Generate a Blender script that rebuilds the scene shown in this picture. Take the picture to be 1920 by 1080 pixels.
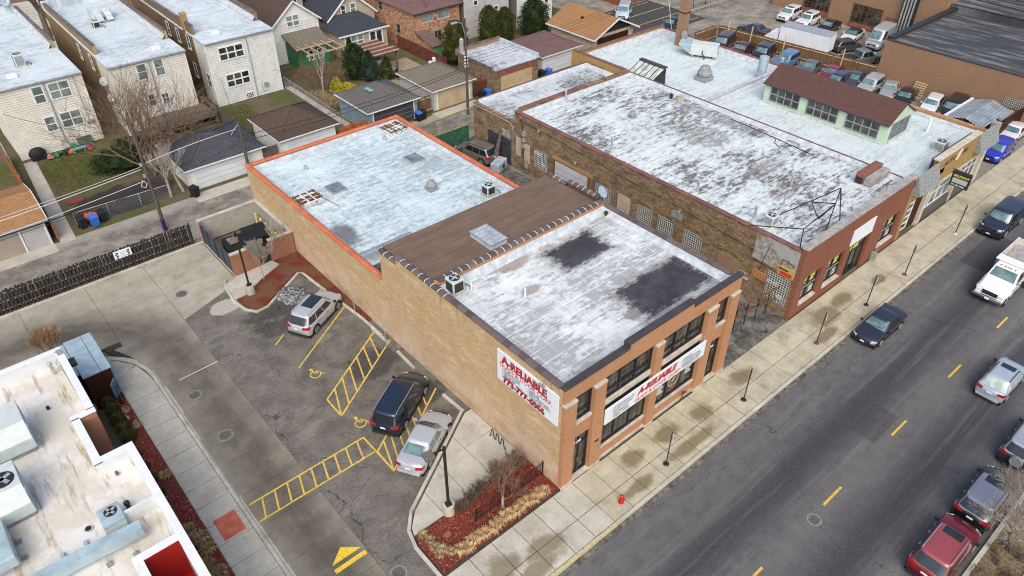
import bpy, bmesh, math, random
from math import sin, cos, pi, radians
from mathutils import Vector, Matrix

for o in list(bpy.data.objects):
    bpy.data.objects.remove(o, do_unlink=True)
SC = bpy.context.scene
COL = SC.collection

# ---------------------------------------------------------------- camera
cam = bpy.data.cameras.new('camera')
camo = bpy.data.objects.new('camera', cam)
COL.objects.link(camo)
YAW, PIT, ROL = radians(49.08726), radians(37.71568), radians(0.19119)
fw = Vector((cos(YAW) * cos(PIT), sin(YAW) * cos(PIT), -sin(PIT)))
r0 = Vector((sin(YAW), -cos(YAW), 0))
u0 = r0.cross(fw)
rr = cos(ROL) * r0 + sin(ROL) * u0
uu = rr.cross(fw)
camo.matrix_world = Matrix(((rr.x, uu.x, -fw.x, 0), (rr.y, uu.y, -fw.y, 0), (rr.z, uu.z, -fw.z, 35.0), (0, 0, 0, 1)))
cam.sensor_width = 36.0
cam.lens = 1388.32 / 1920 * 36
cam.clip_start = 0.5
cam.clip_end = 2000
SC.camera = camo

# ---------------------------------------------------------------- sky, sun, exposure
SUN_EL, SUN_AZ = radians(47), radians(230)      # azimuth of the sun measured from +X towards +Y
w = bpy.data.worlds.new('World')
SC.world = w
w.use_nodes = True
nt = w.node_tree
sky = nt.nodes.new('ShaderNodeTexSky')
sky.sky_type = 'NISHITA'
sky.sun_disc = False
sky.sun_elevation = SUN_EL
sky.sun_rotation = pi / 2 - SUN_AZ
sky.air_density = 1.0
sky.dust_density = 4.0
sky.ozone_density = 0.5
bg = nt.nodes['Background']
bg.inputs[1].default_value = 0.15
nt.links.new(sky.outputs[0], bg.inputs[0])
sl = bpy.data.lights.new('sun', 'SUN')
sl.energy = 1.5
sl.angle = radians(55)
sl.color = (1.0, 0.975, 0.94)
so = bpy.data.objects.new('sun', sl)
COL.objects.link(so)
sd = Vector((cos(SUN_AZ) * cos(SUN_EL), sin(SUN_AZ) * cos(SUN_EL), sin(SUN_EL)))
so.rotation_euler = sd.to_track_quat('Z', 'Y').to_euler()
so.location = (0, 0, 80)
SC.view_settings.view_transform = 'Standard'
SC.view_settings.look = 'None'
SC.view_settings.exposure = 0.5
SC.view_settings.gamma = 1
SC.view_settings.use_curve_mapping = False
SC.render.engine = 'CYCLES'
SC.cycles.filter_width = 1.05

# ---------------------------------------------------------------- node helpers
class Sk:
    def __init__(s, t, o): s.t, s.o = t, o
    def m(s, op, *a):
        n = s.t.nodes.new('ShaderNodeMath'); n.operation = op
        for i, v in enumerate((s,) + a):
            if isinstance(v, Sk): s.t.links.new(v.o, n.inputs[i])
            else: n.inputs[i].default_value = v
        return Sk(s.t, n.outputs[0])
    def __add__(s, b): return s.m('ADD', b)
    def __radd__(s, b): return s.m('ADD', b)
    def __sub__(s, b): return s.m('SUBTRACT', b)
    def __rsub__(s, b): return s.m('MULTIPLY', -1.0).m('ADD', b)
    def __mul__(s, b): return s.m('MULTIPLY', b)
    def __rmul__(s, b): return s.m('MULTIPLY', b)
    def __truediv__(s, b): return s.m('DIVIDE', b)
    def abs(s): return s.m('ABSOLUTE')
    def mx(s, b): return s.m('MAXIMUM', b)
    def mn(s, b): return s.m('MINIMUM', b)
    def fr(s, p=1.0): return (s / p).m('FRACT')
    def inv(s): return 1.0 - s
    def st(s, a, b):                                # smoothstep
        n = s.t.nodes.new('ShaderNodeMapRange'); n.interpolation_type = 'SMOOTHSTEP'
        s.t.links.new(s.o, n.inputs[0])
        if a <= b: n.inputs[1].default_value = a; n.inputs[2].default_value = b
        else: n.inputs[1].default_value = b; n.inputs[2].default_value = a; n.inputs[3].default_value = 1; n.inputs[4].default_value = 0
        return Sk(s.t, n.outputs[0])

class G:
    """node graph of one material; g.x g.y g.z are world position"""
    def __init__(s, mat):
        s.mat = mat; s.t = mat.node_tree
        s.geo = s.t.nodes.new('ShaderNodeNewGeometry')
        sp = s.t.nodes.new('ShaderNodeSeparateXYZ')
        s.t.links.new(s.geo.outputs['Position'], sp.inputs[0])
        s.x, s.y, s.z = [Sk(s.t, o) for o in sp.outputs]
    def vec(s, x, y, z=0.0):
        n = s.t.nodes.new('ShaderNodeCombineXYZ')
        for i, v in enumerate((x, y, z)):
            if isinstance(v, Sk): s.t.links.new(v.o, n.inputs[i])
            else: n.inputs[i].default_value = v
        return Sk(s.t, n.outputs[0])
    def noise(s, sc=1.0, det=4, rough=.55, v=None, dist=0.0):
        n = s.t.nodes.new('ShaderNodeTexNoise')
        s.t.links.new((v.o if v else s.geo.outputs['Position']), n.inputs['Vector'])
        n.inputs['Scale'].default_value = sc; n.inputs['Detail'].default_value = det
        n.inputs['Roughness'].default_value = rough; n.inputs['Distortion'].default_value = dist
        return Sk(s.t, n.outputs[0])
    def vor(s, sc=1.0, v=None, feat='F1', out=0):
        n = s.t.nodes.new('ShaderNodeTexVoronoi'); n.feature = feat
        s.t.links.new((v.o if v else s.geo.outputs['Position']), n.inputs['Vector'])
        n.inputs['Scale'].default_value = sc
        return Sk(s.t, n.outputs[out])
    def rnd(s):
        n = s.t.nodes.new('ShaderNodeObjectInfo'); return Sk(s.t, n.outputs['Random'])
    def mix(s, f, a, b):
        n = s.t.nodes.new('ShaderNodeMix'); n.data_type = 'RGBA'
        for i, v in ((0, f), (6, a), (7, b)):
            if isinstance(v, Sk): s.t.links.new(v.o, n.inputs[i])
            elif i == 0: n.inputs[0].default_value = v
            else: n.inputs[i].default_value = (*v, 1)
        return Sk(s.t, n.outputs[2])
    def brick(s, c1, c2, mo, bw=.21, rh=.075, ms=.01, v=None, off=.5):
        n = s.t.nodes.new('ShaderNodeTexBrick')
        v = v or s.vec(s.x + s.y, s.z)
        s.t.links.new(v.o, n.inputs['Vector'])
        n.inputs['Color1'].default_value = (*c1, 1); n.inputs['Color2'].default_value = (*c2, 1); n.inputs['Mortar'].default_value = (*mo, 1)
        n.inputs['Scale'].default_value = 1; n.inputs['Brick Width'].default_value = bw
        n.inputs['Row Height'].default_value = rh; n.inputs['Mortar Size'].default_value = ms
        n.offset = off
        return Sk(s.t, n.outputs[0]), Sk(s.t, n.outputs[1])
    def box(s, cx, cy, rx, ry):                      # <1 inside an axis aligned patch
        return ((s.x - cx).abs() / rx).mx((s.y - cy).abs() / ry)
    def ell(s, cx, cy, rx, ry):
        a = (s.x - cx) / rx; b = (s.y - cy) / ry
        return (a * a + b * b).m('SQRT')

MATS = {}
def mk(name, fn, rough=.8, metal=0.0, bump=.0, coat=0.0, spec=.5, trans=0.0, ior=1.45):
    if name in MATS: return MATS[name]
    m = bpy.data.materials.new(name); m.use_nodes = True
    b = m.node_tree.nodes['Principled BSDF']
    b.inputs['Roughness'].default_value = rough; b.inputs['Metallic'].default_value = metal
    b.inputs['Specular IOR Level'].default_value = spec if (rough < .5 or spec != .5) else .12; b.inputs['Coat Weight'].default_value = coat
    b.inputs['Coat Roughness'].default_value = .05
    b.inputs['Transmission Weight'].default_value = trans; b.inputs['IOR'].default_value = ior
    if callable(fn):
        g = G(m); r = fn(g); h = None; ro = None
        if isinstance(r, tuple):
            if len(r) == 3: ro = r[2]
            h = r[1]; r = r[0]
        m.node_tree.links.new(r.o, b.inputs['Base Color'])
        if ro is not None: m.node_tree.links.new(ro.o, b.inputs['Roughness'])
        if h is not None and bump > 0:
            bn = m.node_tree.nodes.new('ShaderNodeBump'); bn.inputs['Distance'].default_value = bump; bn.inputs['Strength'].default_value = 1
            m.node_tree.links.new(h.o, bn.inputs['Height']); m.node_tree.links.new(bn.outputs[0], b.inputs['Normal'])
    else:
        b.inputs['Base Color'].default_value = (*fn, 1)
    m.diffuse_color = (*(fn if not callable(fn) else (.5, .5, .5)), 1)
    MATS[name] = m
    return m

def plain(c, var=.25, sc=2.5, rough=.75, dirt=0.0, dc=(.08, .07, .06)):
    """a colour with cloudy variation and optional dirt"""
    def f(g):
        n = g.noise(sc, 5, .6)
        col = g.mix(n.st(.3, .7), tuple(k * (1 - var) for k in c), tuple(min(.95, k * (1 + var)) for k in c))
        if dirt: col = g.mix(g.noise(sc * .45, 6, .7).st(.55, .75) * dirt, col, dc)
        return col
    return f

# ---------------------------------------------------------------- geometry helpers
ORG = {}
class MB:
    def __init__(s): s.v = []; s.f = []
    def add(s, vs, fs):
        k = len(s.v); s.v += [tuple(p) for p in vs]; s.f += [tuple(i + k for i in f) for f in fs]; return s
    def box(s, x0, x1, y0, y1, z0, z1):
        if x0 > x1: x0, x1 = x1, x0
        if y0 > y1: y0, y1 = y1, y0
        return s.add([(x0, y0, z0), (x1, y0, z0), (x1, y1, z0), (x0, y1, z0), (x0, y0, z1), (x1, y0, z1), (x1, y1, z1), (x0, y1, z1)],
                     [(3, 2, 1, 0), (4, 5, 6, 7), (0, 1, 5, 4), (1, 2, 6, 5), (2, 3, 7, 6), (3, 0, 4, 7)])
    def quad(s, a, b, c, d): return s.add([a, b, c, d], [(0, 1, 2, 3)])
    def face(s, *p): return s.add(p, [tuple(range(len(p)))])
    def prism(s, pts, z0, z1):
        n = len(pts)
        a = sum(pts[i][0] * pts[(i + 1) % n][1] - pts[(i + 1) % n][0] * pts[i][1] for i in range(n))
        if a < 0: pts = pts[::-1]
        vs = [(p[0], p[1], z0) for p in pts] + [(p[0], p[1], z1) for p in pts]
        return s.add(vs, [tuple(range(n - 1, -1, -1)), tuple(range(n, 2 * n))] + [(i, (i + 1) % n, n + (i + 1) % n, n + i) for i in range(n)])
    def frame(s, p, q):
        d = (Vector(q) - Vector(p)); L = d.length; d.normalize()
        a = Vector((0, 0, 1)) if abs(d.z) < .9 else Vector((1, 0, 0))
        u = d.cross(a).normalized(); v = u.cross(d).normalized()
        return Vector(p), d, u, v, L
    def bar(s, p, q, w, h=None):
        h = h or w
        P, d, u, v, L = s.frame(p, q); Q = P + d * L
        c = [(-w / 2, -h / 2), (w / 2, -h / 2), (w / 2, h / 2), (-w / 2, h / 2)]
        return s.add([P + u * a + v * b for a, b in c] + [Q + u * a + v * b for a, b in c],
                     [(0, 1, 2, 3), (7, 6, 5, 4), (0, 4, 5, 1), (1, 5, 6, 2), (2, 6, 7, 3), (3, 7, 4, 0)])
    def tube(s, p, q, r0, r1=None, n=8, cap=True):
        r1 = r0 if r1 is None else r1
        P, d, u, v, L = s.frame(p, q); Q = P + d * L
        c = [(cos(2 * pi * i / n), sin(2 * pi * i / n)) for i in range(n)]
        vs = [P + (u * a + v * b) * r0 for a, b in c] + [Q + (u * a + v * b) * r1 for a, b in c]
        fs = [(i, n + i, n + (i + 1) % n, (i + 1) % n) for i in range(n)]
        if cap: fs += [tuple(range(n)), tuple(range(2 * n - 1, n - 1, -1))]
        return s.add(vs, fs)
    def path(s, pts, r, n=6):
        for a, b in zip(pts, pts[1:]):
            if (Vector(a) - Vector(b)).length > 1e-5: s.tube(a, b, r, r, n)
        return s
    def ball(s, c, rx, ry=None, rz=None, nu=10, nv=7):
        ry = ry or rx; rz = rz or rx
        vs = [(c[0], c[1], c[2] - rz)]
        for j in range(1, nv):
            t = -pi / 2 + pi * j / nv
            vs += [(c[0] + rx * cos(t) * cos(2 * pi * i / nu), c[1] + ry * cos(t) * sin(2 * pi * i / nu), c[2] + rz * sin(t)) for i in range(nu)]
        vs.append((c[0], c[1], c[2] + rz)); N = len(vs) - 1
        fs = [(0, 1 + (i + 1) % nu, 1 + i) for i in range(nu)]
        for j in range(nv - 2):
            a = 1 + j * nu
            fs += [(a + i, a + (i + 1) % nu, a + nu + (i + 1) % nu, a + nu + i) for i in range(nu)]
        a = 1 + (nv - 2) * nu
        fs += [(a + i, a + (i + 1) % nu, N) for i in range(nu)]
        return s.add(vs, fs)
    def loft(s, rings, cap=True):
        n = len(rings[0]); vs = [p for r in rings for p in r]
        fs = []
        for j in range(len(rings) - 1):
            for i in range(n):
                a = j * n
                fs.append((a + i, a + (i + 1) % n, a + n + (i + 1) % n, a + n + i))
        if cap: fs += [tuple(range(n - 1, -1, -1)), tuple(range((len(rings) - 1) * n, len(rings) * n))]
        return s.add(vs, fs)
    def grid(s, rows):
        n = len(rows[0])
        return s.add([p for r in rows for p in r], [(j * n + i, j * n + i + 1, (j + 1) * n + i + 1, (j + 1) * n + i) for j in range(len(rows) - 1) for i in range(n - 1)])
    def mesh(s, name, org=(0, 0, 0), smooth=None, fix=False):
        me = bpy.data.meshes.new(name)
        me.from_pydata([(p[0] - org[0], p[1] - org[1], p[2] - org[2]) for p in s.v], [], s.f)
        if fix:
            bm = bmesh.new(); bm.from_mesh(me); bmesh.ops.recalc_face_normals(bm, faces=bm.faces); bm.to_mesh(me); bm.free()
        if smooth is not None:
            me.shade_smooth(); me.set_sharp_from_angle(angle=radians(smooth))
        return me
    def build(s, name, mat, parent=None, local=False, smooth=None, bevel=0, fix=False):
        org = (0, 0, 0) if local else ORG.get(parent, (0, 0, 0))
        me = s.mesh(name, org, smooth, fix)
        me.materials.append(mat)
        o = bpy.data.objects.new(name, me); COL.objects.link(o)
        if parent: o.parent = parent
        ORG[o] = org
        if bevel:
            b = o.modifiers.new('bevel', 'BEVEL'); b.width = bevel; b.segments = 2; b.limit_method = 'ANGLE'; b.angle_limit = radians(35)
        return o

def tag(o, label, cat, group=None):
    o['label'] = label; o['category'] = cat
    if group: o['group'] = group
    return o
def thing(name, label, cat, loc=(0, 0, 0), rot=0.0, group=None):
    o = bpy.data.objects.new(name, None); COL.objects.link(o)
    o.empty_display_size = .3
    o.location = loc; o.rotation_euler = (0, 0, rot); ORG[o] = tuple(loc)
    return tag(o, label, cat, group)
def struct(o): o['kind'] = 'structure'; return o
def piece(name, me, mat, parent, loc, rot=(0, 0, 0), scale=(1, 1, 1)):
    """one of many alike pieces: shares mesh data; loc in world coordinates"""
    if not me.materials: me.materials.append(mat)
    o = bpy.data.objects.new(name, me); COL.objects.link(o); o.parent = parent
    g = ORG.get(parent, (0, 0, 0)); o.location = (loc[0] - g[0], loc[1] - g[1], loc[2] - g[2])
    o.rotation_euler = rot; o.scale = scale; ORG[o] = tuple(loc)
    return o
def copy_tree(o, parent=None):
    c = o.copy(); COL.objects.link(c); c.parent = parent
    for ch in o.children: copy_tree(ch, c)
    return c

SIDED = set()
def text(name, body, size, mat, parent, pos, face='-Y', bold=.0, ext=.004, sx=1.0, shear=0.0, align='LEFT', local=False):
    cu = bpy.data.curves.new('t', 'FONT'); cu.body = body; cu.size = size; cu.extrude = ext; cu.offset = bold; cu.shear = shear
    cu.align_x = align; cu.resolution_u = 2
    ob = bpy.data.objects.new('t', cu); COL.objects.link(ob)
    dg = bpy.context.evaluated_depsgraph_get()
    me = bpy.data.meshes.new_from_object(ob.evaluated_get(dg))
    bpy.data.objects.remove(ob); bpy.data.curves.remove(cu)
    X, Y = {'-Y': ((1, 0, 0), (0, 0, 1)), '-X': ((0, -1, 0), (0, 0, 1)), '+X': ((0, 1, 0), (0, 0, 1)), '+Z': ((1, 0, 0), (0, 1, 0))}[face]
    X = Vector(X) * sx; Y = Vector(Y); Z = Vector(X).normalized().cross(Y)
    g = (0, 0, 0) if local else ORG.get(parent, (0, 0, 0))
    for v in me.vertices:
        p = X * v.co.x + Y * v.co.y + Z * v.co.z
        v.co = (p.x + pos[0] - g[0], p.y + pos[1] - g[1], p.z + pos[2] - g[2])
    me.materials.clear(); me.materials.append(mat)
    o = bpy.data.objects.new(name, me); COL.objects.link(o); o.parent = parent; ORG[o] = g
    return o

def wallpt(face, plane):
    """maps (along, outward, up) to world for a wall plane"""
    if face == '-Y': return lambda a, d, z: (a, plane - d, z)
    if face == '+Y': return lambda a, d, z: (a, plane + d, z)
    if face == '-X': return lambda a, d, z: (plane - d, a, z)
    return lambda a, d, z: (plane + d, a, z)
def wbox(mb, P, a0, a1, d0, d1, z0, z1):
    p, q = P(a0, d0, z0), P(a1, d1, z1)
    return mb.box(p[0], q[0], p[1], q[1], z0, z1)
def window(parent, face, plane, a0, a1, z0, z1, fm, gm, nx=1, nz=2, fw=.09, mw=.045, d=.05, sill=None, name='window', back=0.0):
    """frame > panes, sill; sits on a wall plane (back<0: recessed)"""
    P = wallpt(face, plane); a0, a1 = min(a0, a1), max(a0, a1)
    m = MB(); b = back + (.046 if parent in SIDED and back == 0 else 0)
    wbox(m, P, a0, a0 + fw, b, b + d, z0, z1); wbox(m, P, a1 - fw, a1, b, b + d, z0, z1)
    wbox(m, P, a0 + fw, a1 - fw, b, b + d, z0, z0 + fw); wbox(m, P, a0 + fw, a1 - fw, b, b + d, z1 - fw, z1)
    W = (a1 - a0 - 2 * fw - (nx - 1) * mw) / nx; H = (z1 - z0 - 2 * fw - (nz - 1) * mw) / nz
    for i in range(1, nx):
        x = a0 + fw + i * W + (i - 1) * mw; wbox(m, P, x, x + mw, b, b + d * .9, z0 + fw, z1 - fw)
    for j in range(1, nz):
        z = z0 + fw + j * H + (j - 1) * mw
        for i in range(nx):
            x = a0 + fw + i * (W + mw); wbox(m, P, x, x + W, b, b + d * .8, z, z + mw)
    wo = m.build(name, fm, parent)
    for i in range(nx):
        for j in range(nz):
            x = a0 + fw + i * (W + mw); z = z0 + fw + j * (H + mw)
            wbox(MB0 := MB(), P, x, x + W, b + .004, b + .018, z, z + H); MB0.build('pane', gm, wo)
    if sill:
        wbox(MB0 := MB(), P, a0 - .05, a1 + .05, b, b + d + .06, z0 - .1, z0 - .003); MB0.build('sill', sill, wo)
    return wo
# ---------------------------------------------------------------- materials
def f_road(g):
    n = g.noise(1.1, 6, .65); fine = g.noise(38, 3, .6)
    v = g.vec(g.x * .05, g.y, 0.0)
    st = g.noise(1.0, 4, .6, v=v)
    band = lambda c, w: ((g.y + g.noise(.12, 2) * .8 - .4 - c) / w)
    def gs(c, w):
        b = band(c, w); return (b * b * -1.0).m('EXPONENT')
    tr = gs(10.3, 1.3) + gs(5.2, 1.3)
    col = g.mix(n.st(.3, .7), (.09, .09, .093), (.122, .121, .122))
    col = g.mix(tr * .85, col, (.04, .039, .045))
    col = g.mix(gs(7.7, .55) * .35, col, (.15, .14, .13))
    col = g.mix(st.st(.5, .68) * .4, col, (.19, .18, .17))
    col = g.mix(g.noise(.35, 5, .7).st(.6, .72) * .35, col, (.05, .05, .055))
    ck = g.vor(.1, v=g.vec(g.x * .8 + g.noise(.8, 4) * 2, g.y * 1.2 + g.noise(.9, 4) * 2), feat='DISTANCE_TO_EDGE')
    col = g.mix(ck.st(.0035, .001) * .55, col, (.025, .025, .027))
    cut = (g.box(63.0, 12.2, 3.2, 1.1)).st(1.02, .98).mx(g.box(38.0, 9.0, 1.6, .8).st(1.02, .98) * .7)
    col = g.mix(cut * .6, col, (.035, .035, .038))
    col = g.mix((g.noise(2.2, 5, .8, v=g.vec(g.x * .6, g.y)) + tr * .06).st(.66, .74) * .6, col, (.028, .028, .03))
    col = g.mix(((g.y - 14.0) / .4).st(0, 1) * .6, col, (.045, .043, .04))
    gr_ = g.noise(8, 5, .8); col = g.mix(gr_.st(.5, .68) * .25, col, (.2, .198, .2)); col = g.mix(gr_.st(.5, .34) * .3, col, (.03, .03, .034))
    return col, fine, .78 - tr * .18
road_m = mk('asphalt', f_road, bump=.004)

def f_lot(g):
    n = g.noise(.8, 6, .65); fine = g.noise(42, 3, .6)
    col = g.mix(n.st(.32, .68), (.09, .083, .072), (.165, .152, .13))
    lane = ((g.x - 10.6) / 1.4); lane = (lane * lane * -1.0).m('EXPONENT')
    col = g.mix(lane * .35 * g.noise(.3, 3).st(.3, .6), col, (.17, .16, .145))
    col = g.mix(g.noise(.5, 6, .72).st(.56, .72) * .6, col, (.2, .19, .17))
    col = g.mix(g.noise(1.6, 6, .75).st(.6, .75) * .65, col, (.04, .04, .04))
    oil = (g.ell(17.0, 34.0, 2.0, 1.6) - g.noise(1.5, 5) * 1.2).st(.5, .05).mx((g.ell(17.6, 29.5, 2.2, 1.3) - g.noise(1.5, 5) * 1.2).st(.5, .05)).mx((g.ell(14.5, 42.8, 2.6, 2.2) - g.noise(1.2, 5) * 1.2).st(.6, .05))
    col = g.mix(oil * .75, col, (.035, .035, .036))
    ck = g.vor(.2, v=g.vec(g.x + g.noise(.9, 4) * 1.6, g.y + g.noise(1.0, 4) * 1.6), feat='DISTANCE_TO_EDGE')
    col = g.mix(ck.st(.006, .0015) * g.noise(.25, 3).st(.4, .55) * .75, col, (.02, .02, .02))
    col = g.mix(g.noise(.45, 5, .7, v=g.vec(g.x * .5, g.y)).st(.55, .66) * .5, col, (.24, .225, .19))
    pal = (g.ell(11.9, 46.4, 1.3, .9) - g.noise(2.0, 4) * .5).st(.75, .6)
    col = g.mix(pal, col, (.36, .34, .3))
    gr_ = g.noise(8, 5, .8); col = g.mix(gr_.st(.5, .68) * .4, col, (.27, .25, .21)); col = g.mix(gr_.st(.5, .34) * .5, col, (.035, .033, .03))
    return col, fine
lot_m = mk('lot_asphalt', f_lot, bump=.004)

def f_conc(base, var=.18, stain=.5, sc=1.0):
    def f(g):
        n = g.noise(.7 * sc, 6, .65); fine = g.noise(30, 3, .6); r = g.rnd()
        lo = tuple(k * (1 - var) for k in base); hi = tuple(min(.8, k * (1 + var)) for k in base)
        col = g.mix(n.st(.3, .7), lo, hi)
        col = g.mix(r * .3, col, tuple(k * .75 for k in base))
        col = g.mix(g.noise(.33, 5, .7).st(.53, .68) * stain, col, (base[0] * .5, base[1] * .47, base[2] * .36))
        col = g.mix(g.noise(5, 5, .7).st(.66, .74) * .5, col, (.07, .065, .055))
        gr_ = g.noise(7, 5, .8); col = g.mix(gr_.st(.5, .36) * .35, col, tuple(k * .55 for k in base)); col = g.mix(gr_.st(.52, .68) * .3, col, tuple(min(.75, k * 1.3) for k in base))
        return col, fine
    return f
def f_walk(g):
    col, fine = f_conc((.4, .37, .275), .2, .6)(g)
    e = (g.noise(.9, 6, .7) - .5) * 1.5
    d = None
    for cx, cy, rx, ry in ((24.3, 17.0, 1.0, .7), (27.2, 16.9, 1.3, .7), (30.3, 16.6, 1.1, .7), (28.0, 15.4, 3.0, .5), (35.0, 16.9, 1.4, .7), (45.0, 16.6, 2.0, 1.0), (47.6, 16.9, 1.6, .7), (52.2, 16.3, 1.2, .5), (43.2, 15.4, 1.5, .5), (23.0, 15.4, 1.4, .5)):
        p = (g.ell(cx, cy, rx, ry) + e).st(1.05, .5); d = p if d is None else d.mx(p)
    col = g.mix(d * .8, col, (.15, .115, .06))
    return g.mix(g.noise(14, 5, .8).st(.68, .74) * .7, col, (.06, .055, .045)), fine
walk_m = mk('sidewalk_concrete', f_walk, bump=.003)
def f_walkw(g):
    col, fine = f_conc((.42, .4, .345), .16, .4)(g)
    e = (g.noise(.9, 6, .7) - .5) * 1.5; d = None
    for cx, cy, rx, ry in ((13.8, 16.5, 1.3, .9), (16.2, 16.0, 1.4, .8), (15.2, 15.3, 2.0, .6), (12.5, 15.4, 1.2, .7)):
        p = (g.ell(cx, cy, rx, ry) + e).st(1.05, .5); d = p if d is None else d.mx(p)
    return g.mix(d * .75, col, (.16, .13, .07)), fine
walkw_m = mk('pale_concrete', f_walkw, bump=.003)
kerb_m = mk('kerb_concrete', f_conc((.43, .41, .35), .2, .6), bump=.003)

def f_drive(g):                                    # concrete lanes of the lot with curved tyre dirt
    base = f_conc((.33, .31, .25), .18, .5)(g)
    col, fine = base
    nz = g.noise(.6, 4) * 1.2 - .6
    # dirt follows the turning path: the lane up the strip, then an arc towards the gate at the west
    ax = (g.x + 1.2).mx(0.0); ay = (g.y - 43.0).mx(0.0); r = (ax * ax + ay * ay).m('SQRT')
    d2 = (r + nz * 1.3 - 8.5) / 2.3; dirt = (d2 * d2 * -1.0).m('EXPONENT')
    v = g.vec(r * 1.1, g.y * .05)
    dirt = dirt * (g.noise(1.3, 5, .7, v=v).st(.2, .65) * .16 + g.noise(.8, 6, .7).st(.25, .6) * .25 + .6)
    col = g.mix(dirt * .95, col, (.085, .075, .062))
    col = g.mix(g.noise(.45, 6, .75).st(.58, .72) * .45, col, (.12, .105, .09))
    return col, fine
drive_m = mk('drive_concrete', f_drive, bump=.003)

def f_alley(g):
    fine = g.noise(25, 3, .6)
    col = g.mix(g.noise(.5, 6, .7).st(.35, .65), (.13, .12, .105), (.27, .25, .21))
    col = g.mix(g.noise(1.3, 6, .75, v=g.vec(g.x * .3, g.y)).st(.55, .7) * .7, col, (.06, .057, .052))
    e = (g.y - 60.2).abs(); col = g.mix(e.st(1.6, 3) * .6, col, (.33, .31, .26))
    ck = g.vor(.4, v=g.vec(g.x + g.noise(.9, 4) * 1.6, g.y + g.noise(1.0, 4) * 1.6), feat='DISTANCE_TO_EDGE')
    return g.mix(ck.st(.012, .002) * g.noise(.3, 3).st(.45, .6) * .7, col, (.04, .037, .03)), fine
alley_m = mk('alley_paving', f_alley, bump=.006)

def f_yard(g):
    n = g.noise(.35, 6, .7); f = g.noise(14, 4, .7)
    gr = g.mix(f.st(.3, .7), (.04, .05, .016), (.115, .12, .045))
    di = g.mix(f.st(.3, .7), (.06, .047, .03), (.17, .14, .095))
    col = g.mix(n.st(.45, .56), di, gr)
    dark = (g.ell(11.5, 67.5, 4.6, 2.6) - g.noise(.9, 5) * .8).st(.75, .45)
    col = g.mix(dark * .9, col, (.032, .029, .03))
    return g.mix(g.noise(3, 5, .8).st(.66, .73) * .6, col, (.2, .17, .12)), f
yard_m = mk('yard_ground', f_yard, bump=.03, rough=.95)

def f_gap(g):
    fine = g.noise(25, 3)
    col = g.mix(g.noise(.6, 6, .7).st(.35, .65), (.07, .065, .06), (.2, .19, .17))
    col = g.mix(g.noise(.5, 6, .75).st(.58, .7) * .8, col, (.035, .03, .028))
    ck = g.vor(.6, v=g.vec(g.x + g.noise(.9, 4) * 1.6, g.y + g.noise(1.0, 4) * 1.6), feat='DISTANCE_TO_EDGE')
    return g.mix(ck.st(.03, .004) * .8, col, (.02, .02, .02)), fine
gap_m = mk('broken_asphalt', f_gap, bump=.01)
farlot_m = mk('far_lot_paving', lambda g: g.mix(g.noise(.3, 6, .7).st(.35, .65), (.16, .145, .12), (.3, .275, .23)), rough=.9)
ground_m = mk('ground_soil', lambda g: g.mix(g.noise(.2, 5).st(.35, .65), (.1, .085, .06), (.16, .14, .1)), rough=.95)

def f_mulch(g):
    v = g.vor(16, out=1); n = g.noise(1.2, 5, .7)
    sp = g.t.nodes.new('ShaderNodeSeparateColor'); g.t.links.new(v.o, sp.inputs[0]); c = Sk(g.t, sp.outputs[0])
    col = g.mix(c, (.075, .016, .011), (.24, .062, .042))
    col = g.mix(c.st(.965, .98), col, (.4, .2, .15))
    col = g.mix(n.st(.58, .72) * .7, col, (.06, .03, .02))
    return col, c
mulch_m = mk('red_mulch', f_mulch, bump=.03, rough=.95)
mulchb_m = mk('brown_mulch', lambda g: (lambda c: (g.mix(g.noise(.7, 4).st(.45, .6), g.mix(c, (.06, .03, .017), (.2, .1, .06)), g.mix(c, (.07, .015, .01), (.2, .05, .035))), c))(g.noise(22, 4, .8)), bump=.03, rough=.95)

def paint(c, wear=.45):
    return lambda g: g.mix((g.noise(6, 6, .8).st(.47, .62)) * wear, c, (.16, .145, .11))
yellow_m = mk('yellow_paint', paint((.62, .42, .075), .7), rough=.8)
yellow2_m = mk('bright_yellow_paint', paint((.72, .5, .04), .5), rough=.7)
dash_m = mk('road_yellow_paint', paint((.62, .38, .06), .45), rough=.8)
white_mk = mk('white_marking_paint', paint((.6, .6, .57), .3), rough=.8)

def brickmat(name, c1, c2, mo, big, dirt, amt=.5, bw=.21, rh=.075, sc=.35, wash=None):
    def f(g):
        col, fac = g.brick(c1, c2, mo, bw, rh, .012)
        v = g.vec((g.x + g.y), g.z * 1.6)
        col = g.mix(g.noise(sc, 6, .7, v=v).st(.42, .66) * amt, col, big)
        col = g.mix(g.noise(1.1, 6, .75, v=g.vec((g.x + g.y) * 1.4, g.z * .7)).st(.55, .75) * amt * .8, col, dirt)
        vv = g.noise(7.0, 3, .6, v=g.vec((g.x + g.y) * .8, g.z * 2.6))
        vv2 = g.noise(2.6, 5, .75, v=g.vec((g.x + g.y) * .7, g.z * 2.2))
        col = g.mix(vv.st(.47, .62) * .5, col, tuple(k * .55 for k in c1))
        col = g.mix(vv2.st(.55, .66) * .4, col, tuple(min(.7, k * 1.35) for k in c1))
        if wash: col = wash(g, col)
        return col, fac.inv()
    return mk(name, f, bump=.008, rough=.88)
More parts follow.
